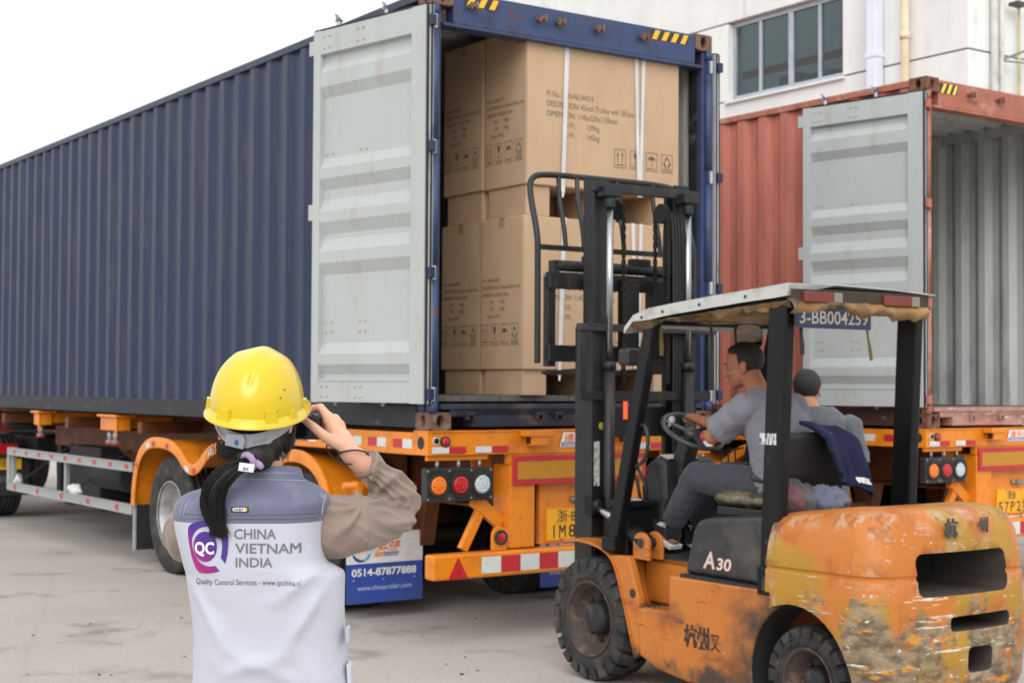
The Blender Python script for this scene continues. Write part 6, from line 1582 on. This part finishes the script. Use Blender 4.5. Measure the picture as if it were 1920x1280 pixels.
rt = MB(); rt.prism([(.0045*cos(a), .0065*sin(a)) for a in [2*pi*k/20 for k in range(20)]], ho + hm @ (c_ + Vector((.004,-.0085,-.001))), hm @ Vector((.98,-.2,0)), hm @ Vector((0,0,1)), hm @ Vector((0,-.0012,0))); rt.build('ratchet_badge', mat('blue badge', srgb(30,92,180), .35), he)
# hair: scalp mass, combed strands, ponytail
HB = lambda x, y, z: hc + hb @ (Vector((x, y, z)) * .96)
hm_ = MB(); hm_.ell(HB(0,-.020,.022), (.087,.094,.104), 28, rot=hb); hm_.ell(HB(0,-.034,-.022), (.076,.076,.072), 28, rot=hb)
hm_.ell(A(480,834,WY-.030), (.058,.050,.050), 24); hm_.ell(A(478,856,WY-.058), (.044,.034,.034), 20)
for q in (-1, 1): hm_.ell(HB(q*.068,.012,-.035), (.016,.035,.055), 16, rot=hb)
hme = fuse(hm_, 'hair', .005, 4); wrinkle(hme, .0016, 40, (1.2,.3,.35), 2)
link('hair', hme, HAIR, wroot)
tie = A(470, 863, WY - .085)
rnd = random.Random(5); st_ = MB()
for k in range(520):
    q = rnd.uniform(pi * 1.14, 2 * pi * .93); z0 = rnd.uniform(-.085, -.052)
    p0 = HB(.088 * cos(q) * 1.02, -.014 + .103 * sin(q) * 1.02, z0)
    p3 = tie + Vector((rnd.gauss(0,.006), rnd.gauss(.008,.004), rnd.gauss(0,.006)))
    mid = p0.lerp(p3, .5); loc = hb.transposed() @ (mid - hc); rr_ = sqrt((loc.x / .084) ** 2 + ((loc.y + .006) / .104) ** 2 + ((loc.z - .028) / .112) ** 2)
    loc2 = Vector((loc.x / max(rr_, .4), (loc.y + .006) / max(rr_, .4) - .006, (loc.z - .028) / max(rr_, .4) + .028)) * 1.0
    m1 = hc + hb @ (loc2 * 1.06) + Vector((0, -.020, -.008))
    P = smooth_path([p0, p0.lerp(m1, .6) + (m1 - mid) * .2, m1, m1.lerp(p3, .6) + (m1 - mid) * .12, p3], 1)
    st_.tube(P, [.0012] * len(P), 4, caps=False)
q = st_.build('hair_strands', HAIR, wroot, fix=False); q['kind'] = 'stuff'
pt = MB(); core = [tie + Vector((0,.004,0)), A(452,872,WY-.105), A(424,888,WY-.112), A(404,912,WY-.110), A(398,940,WY-.108), A(402,965,WY-.108), A(408,985,WY-.11)]
pt.tube(smooth_path(core), [r_.x for r_ in smooth_path([Vector((r,0,0)) for r in (.007,.010,.013,.015,.014,.009,.003)])], 16)
link('ponytail', fuse(pt, 'ponytail', .004, 3), HAIR, wroot)
st_ = MB()
for k in range(1100):
    off_ = Vector((rnd.gauss(0,1), rnd.gauss(0,.45), rnd.gauss(0,1)))
    if off_.length > 2.2: off_ *= 2.2 / off_.length
    ln = rnd.uniform(.8, 1.12); spread = (.004,.011,.018,.021,.020,.018,.013)
    P = []
    for i, c_ in enumerate(core):
        o_ = Vector((off_.x, off_.y * .8 - .25, off_.z * (.6 if i > 2 else .9))) * spread[i] * .62
        P.append(c_ + o_ + Vector((rnd.gauss(0,.0012), 0, rnd.gauss(0,.001))))
    P.append(P[-1] + Vector((rnd.uniform(-.006,.012), 0, -.018 * ln)))
    n_ = 7 if rnd.random() < .6 else 6
    if ln < .9: P = P[:-1]
    P = smooth_path(P, 1); st_.tube(P, [.00085 * (1 - .6 * i / len(P)) for i in range(len(P))], 4, caps=False)
for k in range(16):                      # loose wisps
    p0 = HB(rnd.uniform(-.085,-.06), -.05 + rnd.uniform(-.03,.03), -.03); s0 = Vector((rnd.uniform(-.035,-.005), rnd.uniform(-.02,.02), rnd.uniform(-.09,-.04)))
    P = smooth_path([p0, p0 + s0 * .5 + Vector((-.008,0,0)), p0 + s0, p0 + s0 * 1.3 + Vector((.01,0,0))], 1); st_.tube(P, .0004, 4, caps=False)
for k in range(16):
    p0 = HB(.070 + rnd.uniform(-.006,.006), rnd.uniform(-.0,.05), -.02); l_ = rnd.uniform(.05,.10)
    P = smooth_path([p0, p0 + Vector((rnd.uniform(-.004,.008),0,-l_*.4)), p0 + Vector((rnd.uniform(-.014,.008),0,-l_*.75)), p0 + Vector((rnd.uniform(-.02,.006),0,-l_))], 1); st_.tube(P, .0005, 4, caps=False)
q = st_.build('hair_strands', HAIR, wroot, fix=False); q['kind'] = 'stuff'
tt = MB(); axis = (A(452,872,WY-.105) - tie).normalized(); a_ = axis.orthogonal().normalized(); b__ = axis.cross(a_)
tt.tube([tie + axis * .006 + a_ * (.0155 * cos(q)) + b__ * (.0155 * sin(q)) for q in [2*pi*k/24 for k in range(24)]], [.0075 + .0012 * sin(k * 2.6) for k in range(24)], 10, closed=True)
tt.tube([tie + Vector((.012,-.008,-.002)), tie + Vector((.022,-.012,-.010)), tie + Vector((.028,-.010,-.016))], [.007,.008,.005], 10)
tt.build('hair_tie', cloth('lilac scrunchie', srgb(166,142,178)), wroot)
ck_ = MB(); ck_.tube([A(549,782,WY+.03), A(552,800,WY+.02), A(551,826,WY+.01), A(549,842,WY+.01)], .003, 6); ck_.box(*(lambda p: (p.x-.004,p.x+.004,p.y-.003,p.y+.003,p.z-.010,p.z+.010))(A(550,796,WY+.018))); ck_.build('helmet_strap', M['black'], he)
# camera and its wrist strap
cmo = thing('camera', 'small black compact camera held up in her raised hand', 'camera', at(563, 800, 3.52))
ct_ = MB(); ct_.box(-.052,.050,-.016,.016,-.029,.026); ct_.box(-.020,.012,-.014,.014,.026,.033); ct_.build('camera_body', M['black'], cmo, bevel=.006, seg=3)
ct_ = MB(); ct_.cyl((.034,0,.026),(.034,0,.0315),.008,18); ct_.build('shutter_button', M['steel'], cmo, bevel=.001)
ct_ = MB(); ct_.cyl((.014,0,.026),(.014,0,.0325),.0085,20); ct_.build('mode_dial', M['steel'], cmo, bevel=.001)
ct_ = MB(); ct_.box(-.044,.022,-.0175,-.0162,-.024,.020); ct_.build('screen', mat('dark screen', (.01,.01,.014), .08, var=0, rvar=0), cmo)
ct_ = MB(); ct_.cyl((-.010,.016,-.002),(-.010,.034,-.002),.023,28); ct_.build('lens_barrel', M['dark'], cmo, bevel=.002)
def cam_l(u, v, Y): return at(u, v, Y) - cmo.location
ws = MB(); wr_c = A(664,856,3.47) + WO - cmo.location
P = [cam_l(638,848,3.445), cam_l(650,845,3.437), cam_l(665,843,3.44), cam_l(680,845,3.455), cam_l(690,850,3.475), cam_l(692,855,3.50), cam_l(676,862,3.515), cam_l(650,866,3.51), cam_l(636,858,3.49), cam_l(634,852,3.465)]
ws.tube(smooth_path(P + [P[0]], 2)[:-1], .0021, 8, closed=True)
ws.tube(smooth_path([cam_l(637,848,3.448), cam_l(622,838,3.455), cam_l(611,832,3.47), cam_l(614,845,3.47), cam_l(625,858,3.465), cam_l(640,868,3.46), cam_l(655,871,3.46), cam_l(668,866,3.462)], 2), .0017, 8)
ws.build('wrist_strap', M['rubber'], cmo)

# ------------------------------------------------ the driver
dr_ = thing('person', 'man in grey T-shirt sitting at the forklift wheel with his face turned aside', 'person', FO, FYAW)
V = Vector
dhb = basis((-.62, .78, -.16), (-.05, .12, 1)); dhc = V((-.05,-.80,1.795))
b = MB(); head(b, dhc, dhb, 1.05)
limb(b, [dhc + dhb @ V((0,-.03,-.045)), V((-.06,-.92,1.665)), V((-.06,-.99,1.56))], [.058,.062,.08])
b.loft([[V((-.06 + a * cos(q), y + d_ * sin(q), z)) for q in [2*pi*k/24 for k in range(24)]] for y, z, a, d_ in ((-1.13,1.10,.15,.12),(-1.14,1.20,.155,.12),(-1.11,1.32,.16,.115),(-1.06,1.45,.175,.115),(-1.02,1.54,.165,.09),(-1.00,1.585,.09,.06))])
shl, ell_, wl = V((-.245,-1.02,1.565)), V((-.265,-.79,1.415)), V((-.045,-.585,1.46))
limb(b, [shl, ell_], [.058,.046]); limb(b, [ell_, ell_.lerp(wl,.3), wl], [.045,.046,.03])
def grip(mb, w0, g, d, sgn):
    limb(mb, [w0, w0.lerp(g, .6)], [.029,.034])
    side = d
    for k in range(4):
        o = side * ((k - 1.5) * .019); base = w0.lerp(g, .62) + o
        finger(mb, [base, g + o + V((0,.028,.016)), g + o + V((0,.036,-.012)), g + o + V((0,.012,-.024))], [.0115,.0102,.0092,.008])
    finger(mb, [w0.lerp(g,.35) + side*-.03, g + side*-.042 + V((0,-.005,.01)), g + side*-.036 + V((0,.018,.016)), g + side*-.026 + V((0,.03,.012))], [.0135,.0118,.0102,.0088])
gl = wc + wu*(-.02) + wv*.18
grip(b, wl, wc + wu*.10 + wv*.145, V((.8,-.5,0)), 1)
shr, elr, wrr = V((.125,-1.0,1.565)), V((.21,-.80,1.36)), V((.10,-.57,1.46))
limb(b, [shr, elr], [.058,.046]); limb(b, [elr, elr.lerp(wrr,.3), wrr], [.045,.046,.03]); grip(b, wrr, wc + wu*.13 + wv*.12, V((.8,-.6,0)), 1)
KL, AL = V((-.19,-.57,1.185)), V((-.185,-.35,.885)); KR, AR_ = V((.06,-.56,1.18)), V((.05,-.30,.86))
for hp, kn_, an, tx in ((V((-.15,-1.06,1.16)), KL, AL, -.2), (V((.03,-1.06,1.16)), KR, AR_, .05)):
    limb(b, [hp, kn_], [.085,.058]); limb(b, [kn_, kn_.lerp(an,.3), an], [.056,.056,.038]); limb(b, [an + V((0,-.02,-.06)), an + V((0,.16,-.03))], [.036,.028])
link('body', fuse(b, 'body', .005, 5), SKIN2, dr_); eyes(dr_, dhc, dhb, 1.05)
hk = lambda p: (p.z > .045 and p.y < .088) or (p.y < .03 and p.z > .0 and abs(p.x) < .2) or (p.y < -.02 and p.z > -.055 - (p.y + .02) * .25)
link('hair', hair_cap(dhc, dhb, 1.05, lambda p: (p.y < .07 and p.z > .055 + .3 * max(0, p.y)) or (p.y < .022 and p.z > .002) or (p.y < -.022 and p.z > -.050), r=(.0835,.108,.094), rough=.003), HAIRM, dr_)
GT = cloth('grey T-shirt jersey', srgb(120,119,127), var=.04)
s_ = MB()
s_.loft([[V((-.06 + a * cos(q), y + d_ * sin(q), z)) for q in [2*pi*k/28 for k in range(28)]] for y, z, a, d_ in ((-1.10,1.10,.170,.15),(-1.13,1.16,.178,.155),(-1.14,1.24,.186,.155),(-1.12,1.34,.192,.155),(-1.09,1.45,.202,.15),(-1.06,1.54,.20,.135),(-1.03,1.60,.15,.11),(-.99,1.645,.098,.088),(-.965,1.67,.074,.07))])
s_.tube([V((-.15,-1.04,1.56)), shl, ell_.lerp(shl,.22)], [.080,.085,.082], 20); s_.ell(shl, (.084,)*3, 18)
s_.tube([V((.05,-1.02,1.56)), shr, elr.lerp(shr,.3)], [.080,.083,.080], 20); s_.ell(shr, (.083,)*3, 18)
me = fuse(s_, 'shirt', .006, 6); wrinkle(me, .006, 9, (1,1,.6), 2); wrinkle(me, .003, 18, (1,1,.7), 6); link('shirt', me, GT, dr_)
TR_ = cloth('dark grey trousers', srgb(62,62,70), var=.05)
s_ = MB(); s_.ell((-.06,-1.10,1.145), (.185,.15,.09), 22)
for hp, kn_, an in ((V((-.15,-1.05,1.16)), KL, AL), (V((.03,-1.05,1.16)), KR, AR_)):
    limb(s_, [hp, kn_ + V((0,0,.0))], [.102,.079], 18); s_.tube([kn_, kn_.lerp(an,.5), an + V((0,-.01,.035))], [.078,.070,.060], 18)
me = fuse(s_, 'trousers', .006, 5); wrinkle(me, .006, 10, (1,1,1), 1); wrinkle(me, .0014, 15, (1,1,1), 4); link('trousers', me, TR_, dr_)
bt = MB(); bt.lathe([(-.018,.0),(0,0)], (0,0,0), (0,0,1), 3) if False else None
bt.tube([V((-.06 + .183*cos(q), -1.115 + .148*sin(q), 1.205 + .02*sin(q))) for q in [2*pi*k/40 for k in range(40)]], .012, 8, closed=True, flat=1.6); bt.build('belt', M['black'], dr_)
for an, tx in ((AL, -.19), (AR_, .05)):
    f = (V((-.03,.23,.10))).normalized(); R_ = basis(f, (0,-.4,1)); o_ = an + V((0,-.01,-.05))
    s_ = MB(); s_.ell(o_ + R_ @ V((0,.11,-.004)), (.047,.10,.036), 18, rot=R_); s_.ell(o_ + R_ @ V((0,.01,.012)), (.043,.06,.052), 18, rot=R_); s_.tube([o_ + V((0,0,.0)), o_ + V((0,-.01,.07))], [.046,.044], 16)
    so_ = link('shoe', fuse(s_, 'shoe', .005, 4), cloth('black canvas', srgb(30,30,32)), dr_)
    s_ = MB(); out = [R_ @ V((.046*(1 - .25*max(0, (y_-.1)/.13))*sx, y_, -.03)) + o_ for sx, ys_ in ((1, [-.05 + .028*k for k in range(10)]), (-1, [.21 - .028*k for k in range(10)])) for y_ in ys_]
    s_.loft([[p for p in out], [p + R_ @ V((0,0,-.028)) for p in out]], sm=False); s_.build('sole', mat('off-white rubber sole', srgb(206,206,202), .5), so_, bevel=.004)
    s_ = MB()
    for k in range(4): s_.tube([o_ + R_ @ V((-.028,.055+.018*k,.035-.004*k)), o_ + R_ @ V((0,.058+.018*k,.046-.005*k)), o_ + R_ @ V((.028,.055+.018*k,.035-.004*k))], .0048, 6)
    s_.tube([o_ + R_ @ V((-.01,.05,.05)), o_ + R_ @ V((-.035,.06,.05)), o_ + R_ @ V((-.02,.085,.05))], .004, 6); s_.build('laces', M['white'], so_, fix=False)
# ------------------------------------------------ the man beyond the forklift
p2 = thing('person', 'man standing beyond the forklift, back of his dark hair and shirt behind the driver', 'person', (at(1536, 800, 9.4).x, 9.4, 0), radians(-12))
b = MB(); bb = basis((.12,1,-.12), (0,.1,1)); hc2 = V((-.075,.03,1.665)); head(b, hc2, bb, 1.02)
limb(b, [hc2 + bb @ V((0,-.02,-.06)), V((-.03,.0,1.50)), V((-.02,0,1.42))], [.056,.06,.075])
b.loft([[V((a * cos(q), d_ * sin(q), z)) for q in [2*pi*k/20 for k in range(20)]] for z, a, d_ in ((.85,.15,.11),(1.0,.15,.11),(1.2,.165,.11),(1.36,.18,.11),(1.44,.16,.085),(1.49,.08,.06))])
S2, E2, W2_ = V((.185,.0,1.435)), V((.255,-.03,1.15)), V((.13,.20,1.06))
limb(b, [S2, E2], [.056,.044]); limb(b, [E2, W2_], [.042,.03]); S3, E3, W3 = V((-.185,0,1.435)), V((-.22,.06,1.12)), V((-.10,.24,1.08)); limb(b, [S3, E3], [.056,.044]); limb(b, [E3, W3], [.042,.03])
for w_, dx in ((W2_, -.02), (W3, .02)):
    limb(b, [w_, w_ + V((dx,.07,-.01))], [.03,.034])
    for k in range(4): finger(b, [w_ + V((dx,.075,-.028+k*.018)), w_ + V((dx*2.2,.12,-.03+k*.018)), w_ + V((dx*3,.14,-.05+k*.018)), w_ + V((dx*3,.13,-.07+k*.018))], [.012,.0105,.0095,.008])
    finger(b, [w_ + V((dx,.03,.025)), w_ + V((dx*2,.07,.045)), w_ + V((dx*2.4,.10,.04)), w_ + V((dx*2.4,.12,.03))], [.0135,.0118,.0102,.009])
for q in (-1, 1): limb(b, [V((q*.09,0,.9)), V((q*.10,.01,.48)), V((q*.10,0,.08))], [.085,.06,.042]); limb(b, [V((q*.1,-.03,.045)), V((q*.11,.16,.035))], [.04,.03])
link('body', fuse(b, 'body', .006, 5), SKIN3, p2); eyes(p2, hc2, bb, 1.02)
link('hair', hair_cap(hc2, bb, 1.02, lambda p: (p.y < .06 and p.z > .05) or (p.y < .02 and p.z > .0) or (p.y < -.02 and p.z > -.062), r=(.0865,.108,.098), rough=.003), mat('greying short hair', (0.015,0.014,0.015), .65, var=.6, vs_=140, bump=.6, bs=240), p2)
s_ = MB(); s_.loft([[V((a * cos(q), d_ * sin(q), z)) for q in [2*pi*k/24 for k in range(24)]] for z, a, d_ in ((.86,.18,.135),(1.0,.18,.13),(1.2,.195,.135),(1.38,.215,.135),(1.47,.20,.115),(1.525,.135,.09),(1.56,.085,.075))])
for S_, E_ in ((S2, E2), (S3, E3)): s_.ell(S_, (.082,)*3, 16); s_.tube([S_, S_.lerp(E_, .80)], [.081,.072], 18)
me = fuse(s_, 'shirt', .007, 5); wrinkle(me, .007, 8, (1,1,.6), 7); link('shirt', me, cloth('dull grey shirt', srgb(100,101,107)), p2)
s_ = MB()
for q in (-1, 1): limb(s_, [V((q*.09,0,.90)), V((q*.10,.01,.48)), V((q*.10,0,.10))], [.105,.085,.07])
s_.ell((0,0,.93), (.175,.125,.1), 18); link('trousers', fuse(s_, 'trousers', .01, 4), cloth('dark trousers', srgb(50,52,60)), p2)
for q in (-1, 1):
    s_ = MB(); limb(s_, [V((q*.1,-.03,.055)), V((q*.11,.17,.045))], [.052,.045]); s_.box(q*.105-.05,q*.105+.05,-.08,.22,0,.03); link('shoe', fuse(s_, 'shoe', .008, 3), M['black'], p2)

# ------------------------------------------------ things lying on the forklift
def crumple(name, c, r, amp, sc, seed, n=36):
    m_ = MB(); m_.ell((0,0,0), r, n); me = m_.mesh(name); bm = bmesh.new(); bm.from_mesh(me); bmesh.ops.remove_doubles(bm, verts=bm.verts, dist=1e-6); bm.to_mesh(me); bm.free()
    wrinkle(me, amp, sc, (1,1,1), seed); wrinkle(me, amp * .5, sc * 2.4, (1,1,1), seed + 4)
    zf = min(v.co.z for v in me.vertices)
    for v in me.vertices: v.co.z = max(v.co.z, zf * .72)
    return me
def fkat(x, y, z): return FKM @ V((x, y, z))
jk = MB()
def jac(u, v):
    x = -.10 + .24 * u + .09 * v; s1 = -1.335 - .045 * sin(min(v * 4, 1) * pi / 2) - .10 * v; z = 1.485 - .34 * v + .05 * v * (1 - u) - .03 * u
    p = V((x, s1 - .025 * sin(u * 7 + v * 3), z)); f_ = (1 - abs(noise.noise(V((u*5 + v*2.2, v*1.3, 2)))) * 2.4) * .022 * min(1, v * 3)
    return p + V(noise.noise_vector(p * 6)) * .028 + V((0, -f_, 0)) + V((0, .05 * (1 - min(1, v * 6)), 0))
jk.grid(jac, 50, 44); jk.v = [V(p) for p in jk.v]
jt = thing('jacket', 'navy blue jacket with a small white label hung over the forklift seat back', 'jacket', FO, FYAW)
jo = jk.build('jacket_cloth', cloth('navy jacket cloth', srgb(30,35,62), Sheen_Tint=(.2,.2,.4,1)), jt, fix=False); sd = jo.modifiers.new('s', 'SOLIDIFY'); sd.thickness = .022
def jsurf(u, v): return jac(u, v) + V((0,-.013,0))
lb = MB(); lb.grid(lambda a, c: jsurf(.52 + .30 * a, .80 + .10 * c - .05 * a) + V((-.012,-.026,0)), 8, 4); lb.build('white_label', mat('white cloth label', srgb(208,208,206), .7, dirt=(srgb(60,60,66), .3, 60)), jt, fix=False)
rz_ = MB(); rz_.tube([jsurf(.72 + .2*k/6, .03 + .24*k/6) for k in range(7)], .006, 6); rz_.build('red_piping', mat('red piping', srgb(170,40,46), .6), jt, fix=False)
bagm, nt, b, L = nodes_of('clear plastic film'); b.inputs['Base Color'].default_value = (.86,.86,.88,1); b.inputs['Roughness'].default_value = .08; b.inputs['Transmission Weight'].default_value = .93; b.inputs['IOR'].default_value = 1.12
bt_ = thing('plastic_bag', 'crumpled clear plastic bag with something red inside on the engine hood', 'plastic bag', fkat(-.27,-1.42,1.115), FYAW)
link('bag_film', crumple('bag_film', 0, (.10,.09,.085), .022, 14, 3), bagm, bt_)
link('red_contents', crumple('red_contents', 0, (.072,.06,.058), .015, 20, 5, 24), mat('dark red cloth', srgb(96,22,30), .6), bt_).location = (-.03,0,.0)
ragm = cloth('blue-grey rag', srgb(98,104,124))
rg_ = link('rag', crumple('rag', 0, (.11,.085,.06), .024, 13, 8), ragm); rg_.location = fkat(-.06,-1.43,1.10); rg_.rotation_euler = (0,0,FYAW)
tag(rg_, 'crumpled blue-grey rag lying on the engine hood beside the plastic bag', 'rag')
